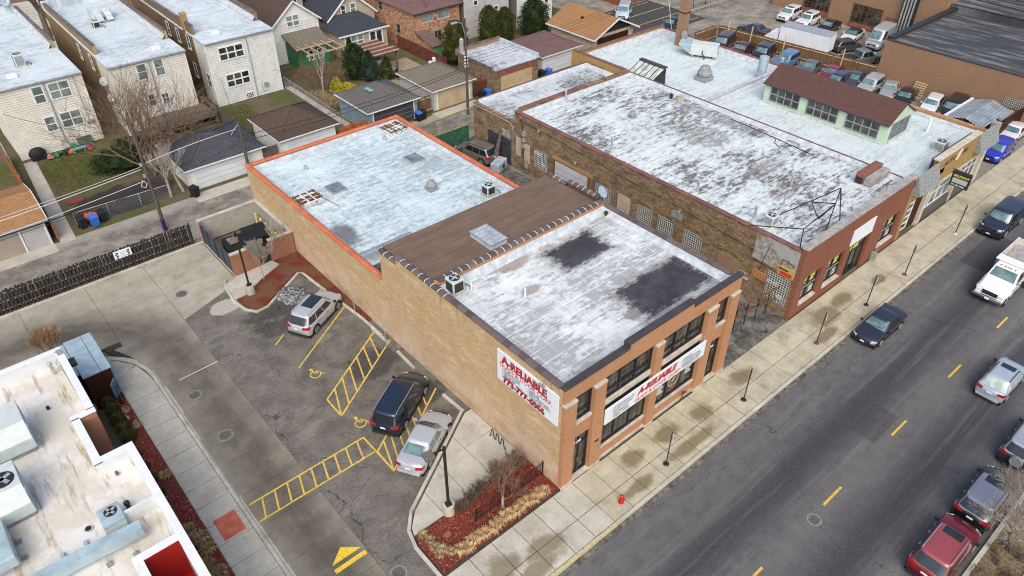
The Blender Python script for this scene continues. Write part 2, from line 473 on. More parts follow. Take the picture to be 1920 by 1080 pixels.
def tan_wash(g, col):
    h1 = g.noise(.8, 7, .8, v=g.vec((g.x + g.y) * .8, g.z * 1.5)); h2 = g.noise(6.0, 5, .8, v=g.vec((g.x + g.y) * .8, g.z * 1.4))
    col = g.mix(h1.st(.5, .64) * .6, col, (.68, .525, .335)); col = g.mix(h1.st(.47, .34) * .5, col, (.4, .255, .12)); col = g.mix(h2.st(.53, .63) * .5, col, (.33, .205, .1)); col = g.mix(h2.st(.44, .32) * .35, col, (.64, .5, .35))
    low = g.z.st(3.6, .3) * g.noise(.5, 5, .7, v=g.vec(g.y * .5, g.z)).st(.35, .62)
    col = g.mix(low * .75, col, (.62, .5, .4))
    pk = g.z.st(1.7, .2) * g.noise(1.6, 5, .7).st(.45, .62)
    col = g.mix(pk * .5, col, (.42, .2, .13))
    stk = g.noise(1.0, 5, .7, v=g.vec((g.x + g.y) * 1.7, g.z * .22)).st(.56, .7) * g.z.st(4.4, 7.0)
    return g.mix(stk * .6, col, (.2, .15, .08))
tan_m = brickmat('tan_brick', (.60, .435, .25), (.46, .315, .165), (.44, .34, .22), (.46, .325, .16), (.3, .21, .12), .5, wash=tan_wash)
orange_m = brickmat('orange_brick', (.47, .225, .11), (.38, .165, .075), (.4, .27, .17), (.5, .27, .145), (.2, .1, .06), .5)
common_m = brickmat('common_brick', (.15, .1, .06), (.37, .26, .15), (.24, .19, .13), (.1, .07, .045), (.48, .33, .18), .8, bw=.3, rh=.11, sc=.8)
yelbr_m = brickmat('yellow_brick', (.40, .27, .10), (.34, .22, .08), (.34, .25, .13), (.3, .19, .07), (.16, .11, .06), .5)
yelside_m = brickmat('ochre_stone', (.38, .27, .10), (.30, .20, .07), (.3, .22, .1), (.2, .14, .06), (.5, .4, .2), .8, bw=.35, rh=.14, sc=1.2)
red_m = brickmat('red_brick', (.235, .068, .038), (.19, .05, .028), (.26, .17, .13), (.2, .06, .034), (.1, .035, .025), .3)
redenc_m = brickmat('dark_red_brick', (.36, .155, .095), (.26, .1, .06), (.26, .19, .14), (.22, .1, .06), (.1, .05, .035), .5)
brown_br = brickmat('brown_brick', (.29, .175, .105), (.23, .13, .075), (.29, .22, .16), (.33, .2, .12), (.17, .1, .06), .5)
pink_br = brickmat('mottled_brick', (.56, .3, .17), (.17, .085, .055), (.34, .26, .19), (.5, .28, .16), (.2, .1, .065), .55, bw=.5, rh=.16, sc=1.6, wash=lambda g, c: (lambda n: g.mix(n.st(.52, .58) * .75, g.mix(n.st(.46, .4) * .6, c, (.62, .38, .24)), (.12, .07, .05)))(g.noise(1.0, 4, .8, v=g.vec((g.x + g.y) * 2.2, g.z * 4.5))))
house_br = brickmat('dark_house_brick', (.2, .12, .065), (.28, .18, .1), (.24, .2, .15), (.12, .075, .045), (.3, .2, .1), .5)
housey_br = brickmat('ochre_house_brick', (.4, .29, .16), (.32, .22, .12), (.3, .23, .15), (.22, .15, .08), (.2, .14, .09), .5)
cmu_m = brickmat('grey_block', (.35, .34, .30), (.3, .29, .255), (.24, .23, .21), (.4, .38, .33), (.17, .16, .14), .5, bw=.4, rh=.2)

def whiteroof(base, dark, amt, seams=1.0, cross=False, extra=None, blot=.6):
    def f(g):
        v = g.vec(g.x * .22, g.y * 1.1); v2 = g.vec(g.x * .85, g.y * 1.7)
        n1 = g.noise(1.0, 7, .72, v=v); n2 = g.noise(1.6, 7, .75, v=v2)
        big = g.noise(.16, 4, .6)
        col = g.mix(g.noise(.5, 5, .6).st(.3, .7), tuple(k * .88 for k in base), base)
        msk = (n2 * .62 + n1 * .38 + (big - .5) * blot)
        col = g.mix(msk.st(.41, .57) * amt, col, tuple(k * .5 + d * .5 for k, d in zip(base, dark)))
        col = g.mix(msk.st(.505, .575) * amt, col, dark)
        if cross:
            v3 = g.vec(g.x * 1.4, g.y * .22); n3 = g.noise(1.4, 6, .72, v=v3)
            col = g.mix((n3 + (big - .5) * .5).st(.46, .6) * amt * .75, col, tuple(k * .5 + d * .3 for k, d in zip(base, dark)))
        if cross:
            s4 = ((g.x + g.noise(.4, 2) * .25).fr(1.15) - .5).abs(); col = g.mix(s4.st(.4, .5) * g.noise(.9, 4).st(.35, .65) * .3, col, tuple(min(.8, k * 1.1) for k in base))
            cell = g.noise(1.0, 2, .5, v=g.vec((g.x / 1.15).m('FLOOR') * 3.7, g.y.m('FLOOR') * 2.9)); col = g.mix((cell + n2 * .5).st(.74, .95) * .3, col, tuple(k * .45 + d * .4 for k, d in zip(base, dark)))
        if seams:
            s = ((g.y + g.noise(.4, 2) * .2).fr(seams) - .5).abs()
            col = g.mix(s.st(.42, .5) * g.noise(.7, 4).st(.3, .6) * .55, col, tuple(min(.8, k * 1.12) for k in base))
            s2 = ((g.y + .09 + g.noise(.4, 2) * .2).fr(seams) - .5).abs()
            col = g.mix(s2.st(.45, .5) * g.noise(.8, 4).st(.45, .6) * .5, col, tuple(k * .55 for k in dark))
        if extra: col = extra(g, col)
        return col, n2
    return f
def ex_A(g, col):
    e = (g.noise(1.0, 7, .75) - .5) * .95
    e2 = (g.noise(5.0, 6, .75) - .5) * .5
    e3 = (g.noise(1.0, 6, .8, v=g.vec(g.x * 1.2, g.y * 3.2)) - .5) * 1.3 + e2
    p1 = (g.box(29.5, 27.4, 2.0, 1.2) + e * .6 + e3).st(1.2, .86)
    p2 = (g.box(30.9, 21.3, 3.0, 1.5) + e * .6 + e3).st(1.2, .86)
    p3 = (g.ell(25.3, 29.0, 1.7, .7) + e).st(1.0, .6)
    p4 = (g.ell(24.3, 26.3, .9, .5) + e).st(1.0, .6)
    col = g.mix(p3.mx(p4) * .75, col, (.25, .19, .16))
    col = g.mix((g.box(27.6, 20.6, .9, .5) + e * 2).st(1.0, .8) * .6, col, (.13, .13, .14))
    rim = (g.box(29.5, 27.4, 2.3, 1.45) + e).st(1.28, 1.0).mx((g.box(30.9, 21.3, 3.3, 1.75) + e).st(1.28, 1.0))
    col = g.mix(rim * .4, col, (.2, .185, .17))
    tar = g.mix(g.noise(1.2, 5).st(.3, .7), (.03, .03, .036), (.055, .054, .062))
    return g.mix(p1.mx(p2) * .97, col, tar)
def ex_red(g, col):
    e = (g.noise(1.0, 7, .75) - .5) * 1.4
    p = (g.ell(20.6, 42.6, 1.1, 2.2) + e).st(1.0, .5)
    q = (g.ell(31.0, 40.5, 3.0, 3.5) + e).st(1.1, .3) * g.noise(1.4, 6, .75, v=g.vec(g.x * 1.3, g.y * 1.3)).st(.48, .6)
    return g.mix(q * .5, g.mix(p * .85, col, (.1, .1, .115)), (.17, .19, .21))
def ex_RB(g, col):
    e = (g.noise(.9, 7, .75) - .5) * 1.4
    p = (g.ell(52.5, 34.5, 2.6, 2.8) + e).st(1.0, .6).mx((g.ell(56.6, 36.0, 1.4, 6.0) + e).st(1.0, .5)).mx((g.ell(51.5, 27.6, 3.2, 1.2) + e).st(1.0, .6)) * .7 * g.noise(2.0, 6, .8, v=g.vec(g.x * .5, g.y * 1.6)).st(.4, .52)
    col = g.mix(p, col, (.145, .132, .125))
    q = (g.ell(50.0, 24.5, 2.6, .9) + e).st(1.0, .7) * .8 * g.noise(2.0, 6, .8, v=g.vec(g.x * .5, g.y * 1.6)).st(.4, .52)
    return g.mix(q, col, (.12, .085, .08))
WB = (.62, .66, .70)
roofA_m = mk('roof_coating_front', whiteroof((.64, .685, .69), (.1, .1, .098), .5, 1.0, True, ex_A, .55), bump=.01, rough=.6)
roofR_m = mk('roof_coating_rear', whiteroof((.56, .66, .69), (.14, .17, .185), .55, 1.0, True, ex_red, .3), bump=.006, rough=.55)
roofB_m = mk('roof_coating_weathered', whiteroof((.6, .66, .67), (.1, .094, .09), .9, 1.05, False, ex_RB, .36), bump=.012, rough=.6)
roofL_m = mk('roof_coating_low', whiteroof((.53, .575, .58), (.07, .064, .062), .97, 0, True, None, .55), bump=.012, rough=.6)
roofW_m = mk('roof_coating_clean', whiteroof((.56, .635, .64), (.27, .31, .32), .45, 1.0, False, None, .2), bump=.005, rough=.55)
roofH_m = mk('roof_coating_house', whiteroof((.54, .61, .64), (.27, .31, .33), .6, 0, False, None, .3), bump=.005, rough=.55)
roofG_m = mk('roof_coating_garage', whiteroof((.5, .54, .57), (.12, .12, .12), .7, .9, False, None, .3), bump=.01, rough=.6)
roofD_m = mk('dark_roof_felt', lambda g: g.mix(g.noise(1.0, 5, .7, v=g.vec(g.x * .9, g.y * .12)).st(.45, .68), (.05, .053, .058), (.2, .205, .21)), rough=.8)
flash_m = mk('white_flashing', lambda g: (g.mix(g.noise(2.2, 6, .7).st(.35, .7), (.33, .37, .4), (.52, .555, .58)), g.noise(3, 4, .7)), bump=.03, rough=.5)
brownroof_m = mk('brown_roof_felt', lambda g: (lambda s: g.mix(s, g.mix(g.noise(1.5, 6, .7, v=g.vec(g.x * .3, g.y)).st(.3, .7), (.125, .083, .062), (.165, .118, .09)), (.055, .04, .032)))(((g.y.fr(.92) - .5).abs()).st(.47, .495) * .75), rough=.9)
tanroof_m = mk('tan_roof_membrane', lambda g: (lambda c: g.mix(g.noise(1.0, 6, .75, v=g.vec(g.x * 1.8, g.y * .2)).st(.52, .66) * .75, c, (.25, .18, .1)))(g.mix(g.noise(.4, 6, .7).st(.42, .58), (.53, .5, .43), (.62, .61, .58))), rough=.6)

def shingle(name, c, c2):
    def f(g):
        col, fac = g.brick(c, c2, tuple(k * .55 for k in c), .32, .065, .008)
        return g.mix(g.noise(.7, 6, .7).st(.4, .7) * .35, col, tuple(k * .7 for k in c)), fac.inv()
    return mk(name, f, bump=.012, rough=.9)
sh_brown = shingle('brown_shingle', (.105, .075, .06), (.085, .058, .047))
sh_grey = shingle('grey_shingle', (.115, .108, .105), (.15, .14, .135))
sh_dark = shingle('charcoal_shingle', (.068, .072, .082), (.09, .095, .105))
sh_tan = shingle('tan_shingle', (.17, .15, .12), (.2, .175, .14))
sh_orange = shingle('orange_shingle', (.36, .2, .095), (.28, .15, .07))
sh_red = shingle('reddish_shingle', (.15, .095, .09), (.19, .12, .115))
sh_maroon = shingle('maroon_shingle', (.125, .068, .058), (.095, .055, .05))
sh_navy = shingle('navy_shingle', (.045, .052, .066), (.06, .068, .082))

def siding(name, c): return mk(name, plain(c, .08, 1.2, .6, .25, tuple(k * .6 for k in c)), rough=.55)
sd_cream = siding('cream_siding', (.62, .61, .545)); sd_white = siding('white_siding', (.6, .615, .58))
sd_beige = siding('beige_siding', (.36, .315, .245)); sd_grey = siding('grey_siding', (.42, .41, .4))
sd_mint = siding('mint_siding', (.42, .53, .41)); sd_taupe = siding('taupe_siding', (.33, .3, .26))
stucco_m = mk('tan_stucco', plain((.42, .36, .27), .15, 2, dirt=.4))
trim_m = mk('white_trim', plain((.62, .64, .65), .06, 3), rough=.5)
lstone_m = mk('limestone', plain((.46, .41, .34), .18, 2.2, dirt=.6, dc=(.2, .17, .13)), rough=.85)
gstone_m = mk('grey_stone_cap', plain((.3, .285, .27), .22, 2.5, dirt=.5), rough=.85)
dtile_m = mk('glazed_dark_tile', lambda g: g.mix(g.rnd(), (.075, .055, .055), (.13, .1, .098)), rough=.4)
rtile_m = mk('orange_clay_tile', lambda g: g.mix(g.rnd(), (.5, .155, .08), (.4, .115, .06)), rough=.65)
ctile_m = mk('weathered_clay_tile', lambda g: g.mix(g.rnd(), (.2, .09, .08), (.12, .07, .07)), rough=.6)
otile_m = mk('faded_clay_tile', lambda g: g.mix(g.noise(1.2, 4).st(.35, .7), (.33, .16, .1), (.42, .22, .14)), rough=.7)
seal_m = mk('white_sealant', (.6, .6, .58)); seal2_m = mk('smeared_mortar', (.16, .13, .125))
bmetal_m = mk('dark_metal_flashing', plain((.05, .042, .045), .2, 2), rough=.4)
black_m = mk('black_metal', (.018, .018, .02), rough=.45)
blackp_m = mk('black_plastic', plain((.02, .021, .024), .3, 5), rough=.5)
bluep_m = mk('blue_plastic', (.03, .13, .5), rough=.45)
galv_m = mk('galvanised_metal', plain((.42, .44, .45), .2, 4), rough=.45, metal=.5)
grey_m = mk('grey_paint', plain((.24, .25, .255), .15, 3), rough=.6)
hvac_m = mk('pale_grey_enamel', plain((.46, .52, .51), .08, 2, dirt=.25, dc=(.3, .3, .26)), rough=.45)
hvacb_m = mk('blue_grey_sheet_metal', plain((.29, .38, .42), .18, 1.2, dirt=.35, dc=(.42, .43, .41)), rough=.4)
rust_m = mk('rusty_iron', plain((.16, .07, .04), .35, 6), rough=.9)
rusth_m = mk('rusted_hood', plain((.2, .085, .065), .25, 3, dirt=.4), rough=.85)
wood_m = mk('weathered_dark_wood', lambda g: g.mix(g.noise(1.0, 5, .7, v=g.vec(g.x * 14, g.y * 14, g.z * .8)).st(.35, .65), (.02, .019, .018), (.062, .056, .05)), rough=.95)
woodb_m = mk('brown_wood', lambda g: g.mix(g.noise(1.0, 5, .7, v=g.vec(g.x * 9, g.y * 9, g.z * .8)).st(.35, .65), (.1, .058, .03), (.19, .12, .065)), rough=.9)
woodo_m = mk('orange_wood', plain((.3, .11, .04), .25, 2), rough=.85)
woodp_m = mk('pale_wood', plain((.45, .34, .22), .25, 4), rough=.85)
wooddk_m = mk('grey_deck_wood', plain((.12, .1, .085), .3, 4), rough=.9)
redwood_m = mk('red_brown_fence', plain((.12, .04, .03), .25, 2), rough=.8)
pole_m = mk('utility_pole_wood', lambda g: g.mix(g.noise(1.0, 5, .7, v=g.vec(g.x * 16, g.y * 16, g.z * .5)).st(.35, .65), (.05, .045, .04), (.12, .105, .09)), rough=.95)
gatem_m = mk('slate_gate_metal', (.05, .065, .085), rough=.5)
gfence_m = mk('green_corrugated_metal', plain((.035, .1, .065), .3, 3), rough=.5)
olive_m = mk('olive_guardrail', plain((.2, .22, .07), .25, 3), rough=.6)
cred_m = mk('red_metal_panel', plain((.24, .008, .006), .15, .6), rough=.45)
dbrown_m = mk('dark_brown_panel', plain((.035, .013, .009), .2, 1.5), rough=.6)
pipe_m = mk('white_pvc', (.7, .7, .7), rough=.4)
orange_p = mk('orange_plastic', (.6, .1, .02), rough=.5)
purple_m = mk('purple_paint', (.05, .012, .08), rough=.7)
hyd_m = mk('hydrant_red', plain((.4, .02, .015), .15, 4), rough=.45)
wire_m = mk('black_cable', (.03, .03, .032), rough=.6)
wirew_m = mk('pale_cable', (.5, .5, .5), rough=.5)
signw_m = mk('sign_white', plain((.66, .71, .75), .05, 1.5), rough=.4)
redtx_m = mk('sign_red', (.55, .03, .04), rough=.5)
darktx_m = mk('sign_dark', (.03, .03, .04), rough=.5)
yel_tx = mk('sign_yellow', (.6, .62, .1), rough=.5)
creamtx = mk('sign_cream', (.6, .55, .33), rough=.5)
graytx = mk('sign_grey', (.36, .4, .45), rough=.5)
whitetx = mk('sign_white_letter', (.75, .75, .75), rough=.5)
orsign = mk('orange_sign', plain((.34, .16, .07), .3, 5), rough=.6)
snow_m = mk('dirty_snow', lambda g: (lambda n: (g.mix(n.st(.42, .62), (.025, .026, .028), (.4, .42, .44)), n))(g.noise(6, 6, .8)), bump=.08, rough=.8)
# glass
gl_dark = mk('dark_glass', lambda g: g.mix(g.noise(.9, 4, .6).st(.35, .65), (.012, .013, .015), (.06, .062, .05)), rough=.06, spec=.8)
gl_shop = mk('shop_glass', lambda g: g.mix(g.noise(1.0, 3, .6, v=g.vec(g.x * 3.5, g.z * .25)).st(.45, .7), (.018, .018, .02), (.1, .095, .07)), rough=.05, spec=.8)
gl_blind = mk('blind_glass', lambda g: g.mix(g.noise(.6, 2).st(.4, .6), (.09, .13, .12), (.2, .24, .22)), rough=.08, spec=.8)
gl_pale = mk('pale_glass', lambda g: g.mix(g.noise(1.5, 3).st(.35, .65), (.3, .36, .33), (.5, .55, .5)), rough=.1, spec=.6)
gl_sky = mk('skylight_glass', lambda g: g.mix(g.noise(1.2, 4).st(.35, .65), (.24, .29, .33), (.42, .46, .49)), rough=.12, spec=.6)
gl_block = mk('glass_block', plain((.035, .06, .06), .5, 5), rough=.1, spec=.8)
gl_car = mk('car_glass', (.012, .016, .018), rough=.03, spec=.9, coat=.5)
gl_cargr = mk('tinted_windscreen', lambda g: g.mix(g.noise(1.2, 2).st(.4, .6), (.06, .12, .125), (.12, .2, .2)), rough=.04, spec=.9, coat=.5)
tyre_m = mk('tyre_rubber', (.018, .018, .018), rough=.9)
rim_m = mk('alloy_rim', (.5, .51, .52), rough=.3, metal=.7)
chrome_m = mk('chrome', (.7, .7, .7), rough=.15, metal=1)
lampr_m = mk('tail_lamp', (.3, .01, .012), rough=.15, coat=.6)
lampw_m = mk('head_lamp', (.6, .62, .62), rough=.1, coat=.6)
plate_m = mk('licence_plate', (.7, .72, .75), rough=.4)
def carpaint(c, metal=.25, rough=.3): return mk('car_paint_%d_%d_%d' % tuple(int(k * 999) for k in c), c, rough=rough, metal=metal, coat=.8)
# vegetation
def leaf(name, a, b): return mk(name, lambda g: g.mix(g.noise(2.2, 4, .7).st(.3, .7), a, b), rough=.75)
lf_dark = leaf('dark_evergreen', (.012, .022, .01), (.035, .055, .018))
lf_arb = leaf('arborvitae', (.02, .03, .008), (.075, .08, .022))
lf_blue = leaf('blue_evergreen', (.016, .035, .022), (.05, .075, .055))
lf_yel = leaf('golden_shrub', (.2, .19, .02), (.45, .38, .045))
lf_boxw = leaf('boxwood', (.03, .034, .01), (.09, .085, .025))
straw_m = leaf('straw_grass', (.34, .22, .1), (.6, .44, .24))
straw2_m = leaf('dull_straw', (.2, .15, .075), (.42, .33, .18))
grass_m = leaf('lawn_blades', (.06, .075, .02), (.17, .18, .06))
bark_m = mk('bark', plain((.13, .1, .08), .3, 6), rough=.9)
barkr_m = mk('reddish_twigs', plain((.17, .112, .075), .3, 3), rough=.9)
barkt_m = mk('tan_twigs', plain((.38, .25, .14), .25, 3), rough=.9)
barkp_m = mk('pale_bark', plain((.34, .3, .26), .25, 5), rough=.9)
stone_m = mk('pale_rock', plain((.42, .36, .27), .25, 5), rough=.9)
# ---------------------------------------------------------------- ground, road, pavements
struct(MB().box(-300, 500, -200, 500, -.6, -.22).build('ground', ground_m))
struct(MB().box(-120, 300, .8, 14.4, -.3, -.13).build('road', road_m))
def slab_mesh(w, d, t=.1):
    m = MB(); e = .02; m.box(-w / 2 + e, w / 2 - e, -d / 2 + e, d / 2 - e, -t, 0); return m.mesh('paving_slab')
random.seed(5)
# street pavement, north side
sw = struct(MB().box(11.2, 150, 14.64, 18.1, -.3, -.035).build('pavement', mk('joint_dirt', plain((.05, .044, .034), .3, 4))))
m1 = slab_mesh(1.5, 1.44); m2 = slab_mesh(1.5, 2.0)
m1w = slab_mesh(1.5, 1.44); m2w = slab_mesh(1.5, 2.0); m3 = slab_mesh(2.3, 1.44); m4 = slab_mesh(2.3, 2.0)
x = 11.25
while x < 34.4:
    for me, y in ((m1 if x > 19 else m1w, 15.37), (m2 if x > 19 else m2w, 17.09)):
        piece('paving_slab', me, walk_m if x > 19 else walkw_m, sw, (x + .75, y, random.uniform(-.006, .004)), (random.uniform(-.003, .003), random.uniform(-.003, .003), 0))
    x += 1.5
m1b, m2b = slab_mesh(1.5, 1.44), slab_mesh(1.5, 2.0)
while x < 100:
    w_ = 2.3
    for me, y in ((m3, 15.37), (m4, 17.09)):
        piece('paving_slab', me, walk_m, sw, (x + w_ / 2, y, random.uniform(-.008, .004)), (random.uniform(-.004, .004), random.uniform(-.004, .004), 0))
    x += w_
kb = struct(MB().box(11.2, 150, 14.42, 14.63, -.3, -.06).build('kerb', kerb_m))
km = MB(); km.prism([(-1.49, -.1), (1.49, -.1), (1.49, .1), (-1.49, .1)], -.06, .012); km = km.mesh('kerb_stone')
kmy = km.copy(); kmy.materials.append(mk('kerb_yellow_paint', paint((.46, .41, .22), .6)))
for i in range(30):
    x = 12.75 + i * 3
    piece('kerb_stone', kmy if 1 <= i <= 2 else km, kerb_m, kb, (x, 14.53, random.uniform(-.006, .004)))
struct(MB().box(11.2, 150, 14.1, 14.4, -.28, -.122).build('gutter', mk('gutter_concrete', plain((.12, .112, .095), .5, 3, dirt=.85, dc=(.035, .033, .03)))))
# south side of the street
sk = struct(MB().box(10, 150, .55, .78, -.3, .01).build('south_kerb', kerb_m))
struct(MB().box(10, 150, -1.2, .54, -.3, -.01).build('parkway', mk('parkway_soil', lambda g: (lambda n: (g.mix(n.st(.35, .65), (.08, .062, .038), (.24, .19, .11)), n))(g.noise(5, 6, .75)), bump=.05)))
s2 = struct(MB().box(10, 150, -5, -1.22, -.3, -.035).build('south_pavement', MATS['joint_dirt']))
ms = slab_mesh(1.5, 1.7)
for i in range(14):
    piece('paving_slab', ms, walkw_m, s2, (24 + i * 1.5, -2.1, 0))
# dashes
for i in range(-2, 9):
    o = MB().box(30.02 + 7.8 * i, 31.9 + 7.8 * i, 7.72, 7.86, -.128, -.124).build('centre_dash', dash_m, None); struct(o)
# ------------ parking lot
lot = struct(MB().prism([(9, 14.6), (9, 46.9), (12.8, 48.3), (14, 49.5), (19.38, 50), (19.38, 26), (12, 22), (11.0, 20.6), (11.2, 14.6)], -.25, .0).build('lot_asphalt', lot_m))
dr = struct(MB().prism([(-30, 47.5), (3.4, 47.5), (5.26, 43), (5.26, 14.6), (9, 14.6), (9, 46.9), (12.8, 48.3), (14, 49.5), (14, 55.6), (-30, 55.6)], -.25, -.05).build('concrete_drive', MATS['joint_dirt']))
def panel(pts, z=0.0):
    cx = sum(p[0] for p in pts) / len(pts); cy = sum(p[1] for p in pts) / len(pts)
    q = [(cx + (p[0] - cx) * (1 - .012 / max(.3, abs(p[0] - cx))) if abs(p[0] - cx) > .01 else p[0], cy + (p[1] - cy) * (1 - .012 / max(.3, abs(p[1] - cy))) if abs(p[1] - cy) > .01 else p[1]) for p in pts]
    MB().prism(q, -.2, z).build('concrete_panel', drive_m, dr)
ye = [14.6, 18, 21, 24, 27.0, 29.6, 32.3, 35.2, 38.0, 41.0, 43.0]
for a, b in zip(ye, ye[1:]): panel([(5.26, a), (9, a), (9, b), (5.26, b)], random.uniform(-.004, .001))
panel([(5.26, 43), (9, 43), (9, 46.9), (4.0, 46.9), (4.6, 45.6)])
xe = [-30, -24, -18, -12, -8, -4, 0, 4.6, 9]
for a, b in zip(xe, xe[1:]):
    panel([(a, 46.9 if b > 5 else 47.5), (b, 46.9 if b > 5 else 47.5), (b, 51), (a, 51)]) ; panel([(a, 51), (b, 51), (b, 55.6), (a, 55.6)])
panel([(9, 46.9), (12.8, 48.3), (14, 49.5), (14, 51), (9, 51)]); panel([(9, 51), (14, 51), (14, 55.6), (9, 55.6)])
# kerbs of the lot (polyline kerbs)
def kerb_line(name, pts, w=.16, z=.13, mat=kerb_m, base=-.2, seg=None):
    m = MB(); n = len(pts); L = []; R_ = []
    for i, p in enumerate(pts):
        a = Vector(pts[max(0, i - 1)]); b = Vector(pts[min(n - 1, i + 1)]); d = (b - a).normalized(); nn = Vector((-d.y, d.x))
        L.append(Vector(p) + nn * w / 2); R_.append(Vector(p) - nn * w / 2)
    rings = [[(L[i].x, L[i].y, base), (L[i].x, L[i].y, z), (R_[i].x, R_[i].y, z - .01), (R_[i].x, R_[i].y, base)] for i in range(n)]
    m.loft(rings)
    return struct(m.build(name, mat, fix=True, bevel=.02))
def arc(cx, cy, r, a0, a1, n=8): return [(cx + r * cos(radians(a0 + (a1 - a0) * i / n)), cy + r * sin(radians(a0 + (a1 - a0) * i / n))) for i in range(n + 1)]
kerb_line('lot_kerb', [(5.14, 14.6), (5.14, 24), (5.14, 34), (5.14, 41.5)] + arc(.14, 42.3, 5, 0, 90, 12) + [(-8, 47.3), (-30, 47.3)], .2)
kerb_line('gutter_pan', [(5.36, 14.6), (5.36, 24), (5.36, 34), (5.36, 42)] + arc(.14, 42.3, 5.22, 0, 60, 9), .28, .004)
kerb_line('fence_kerb', [(-30, 55.7), (14.1, 55.75)], .2, .14)
kerb_line('planter_kerb', [(13.2, 49.4), (12.85, 48.5), (12.6, 46.4), (12.85, 45), (13.4, 44.25), (14.3, 44.3), (18.0, 46.6), (18.25, 46.3), (18.45, 43.8), (18.9, 38.4), (18.92, 36)], .18)
kerb_line('corner_kerb', [(18.9, 26.6), (12.1, 22.45), (11.3, 21.5), (11.0, 20.4), (11.0, 18.0), (11.0, 16.5)], .2)
wl = struct(MB().prism([(3.06, 14.6), (5.03, 14.6), (5.03, 42), (4.0, 45.2), (2.6, 46.6), (.5, 47.1), (-.5, 47.1), (-.5, 42), (3.06, 42)], -.25, .05).build('lot_walk', walkw_m))
ml = slab_mesh(1.95, 1.5, .08)
for i in range(17): piece('paving_slab', ml, walkw_m, wl, (4.04, 17.3 + i * 1.52, .1))
for p in ([(3.1, 42.5), (4.98, 42.5), (4.6, 44.2), (3.1, 43.3)], [(3.1, 43.4), (4.55, 44.3), (3.6, 45.7), (3.1, 45.2)], [(3.0, 45.2), (3.55, 45.8), (2.4, 46.6), (1.6, 45.4)]):
    MB().prism(p, -.1, .1).build('paving_slab', walkw_m, wl)
struct(MB().box(3.5, 4.72, 27.35, 28.95, .06, .108).build('tactile_pad', mk('faded_red_pad', plain((.42, .12, .075), .2, 2, dirt=.3, dc=(.5, .3, .22)))))
struct(MB().box(1.82, 3.05, 14.6, 42.3, -.2, .12).build('mulch_bed', mulch_m))
struct(MB().prism([(13.3, 49.0), (12.85, 46.4), (13.1, 45.1), (13.6, 44.5), (14.2, 44.5), (17.95, 46.9), (18.6, 43.6), (19.1, 38), (19.38, 38), (19.38, 49.9), (14.4, 49.2)], -.2, .1).build('planter_bed', mulchb_m))
struct(MB().prism([(13.0, 48.9), (12.75, 46.6), (13.6, 46.6), (15.4, 47.7), (17.4, 48.6), (17.2, 49.5), (14.3, 49.3)], -.2, .115).build('planter_apron', walkw_m))
# corner plaza beside the building + mulch bed
pz = struct(MB().prism([(18.9, 26.4), (12.2, 22.3), (11.45, 21.5), (11.15, 20.4), (11.15, 18.1), (19.38, 18.1), (19.38, 26.4)], -.2, .07).build('plaza', MATS['joint_dirt']))
def clip_panel(par, pts, z=.11, mat=walkw_m): MB().prism(pts, -.05, z).build('paving_slab', mat, par)
clip_panel(pz, [(18.85, 26.28), (17.1, 25.22), (17.1, 24.1), (19.36, 24.1), (19.36, 26.28)])
clip_panel(pz, [(17.07, 25.2), (15.2, 24.06), (15.2, 24.1), (15.2, 21.3), (17.07, 21.3), ])
clip_panel(pz, [(15.17, 24.05), (13.4, 22.97), (13.4, 21.2), (15.17, 21.2)])
clip_panel(pz, [(13.37, 22.95), (12.25, 22.28), (11.5, 21.5), (11.35, 21.05), (13.37, 21.05)])
clip_panel(pz, [(17.1, 24.07), (17.1, 21.35), (19.36, 21.35), (19.36, 24.07)])
struct(MB().prism([(11.2, 18.25), (19.3, 18.2), (19.36, 18.2), (19.36, 21.2), (15.0, 21.0), (11.5, 20.95), (11.2, 20.4)], -.1, .13).build('corner_mulch_bed', mulch_m))
# alley, yards, gap between the buildings, far lots
struct(MB().box(-60, 79, 56.6, 63.6, -.25, 0).build('alley', alley_m))
struct(MB().box(-60, 80, 63.6, 112, -.3, -.01).build('yard', yard_m))
struct(MB().box(34.6, 42.5, 18.1, 56.6, -.25, -.004).build('side_yard', gap_m))
struct(MB().box(-60, 34.6, 55.85, 56.6, -.25, .06).build('verge', mk('verge_soil', plain((.16, .14, .1), .4, 5))))
struct(MB().box(74.2, 140, 24, 58.5, -.25, -.02).build('far_lot', farlot_m))
struct(MB().box(74.2, 150, 18.1, 23.95, -.25, -.06).build('gravel_apron', mk('gravel', lambda g: g.mix(g.noise(9, 5, .8).st(.35, .65), (.09, .085, .08), (.3, .28, .25)), rough=.95)))
struct(MB().box(79.02, 200, 58.52, 112, -.25, -.03).build('cross_alley', mk('worn_paving', lambda g: g.mix(g.noise(.4, 6, .7).st(.35, .65), (.14, .13, .11), (.28, .26, .22)), rough=.9)))
struct(MB().box(80.2, 93.5, 64.6, 76, -.2, .0).build('resident_parking', mk('dark_new_asphalt', plain((.06, .06, .063), .2, 2))))
for i in range(4): struct(MB().box(83.0 + .02, 92.9, 65.6 + 3.2 * i, 65.72 + 3.2 * i, .004, .008).build('stall_line', yellow_m))
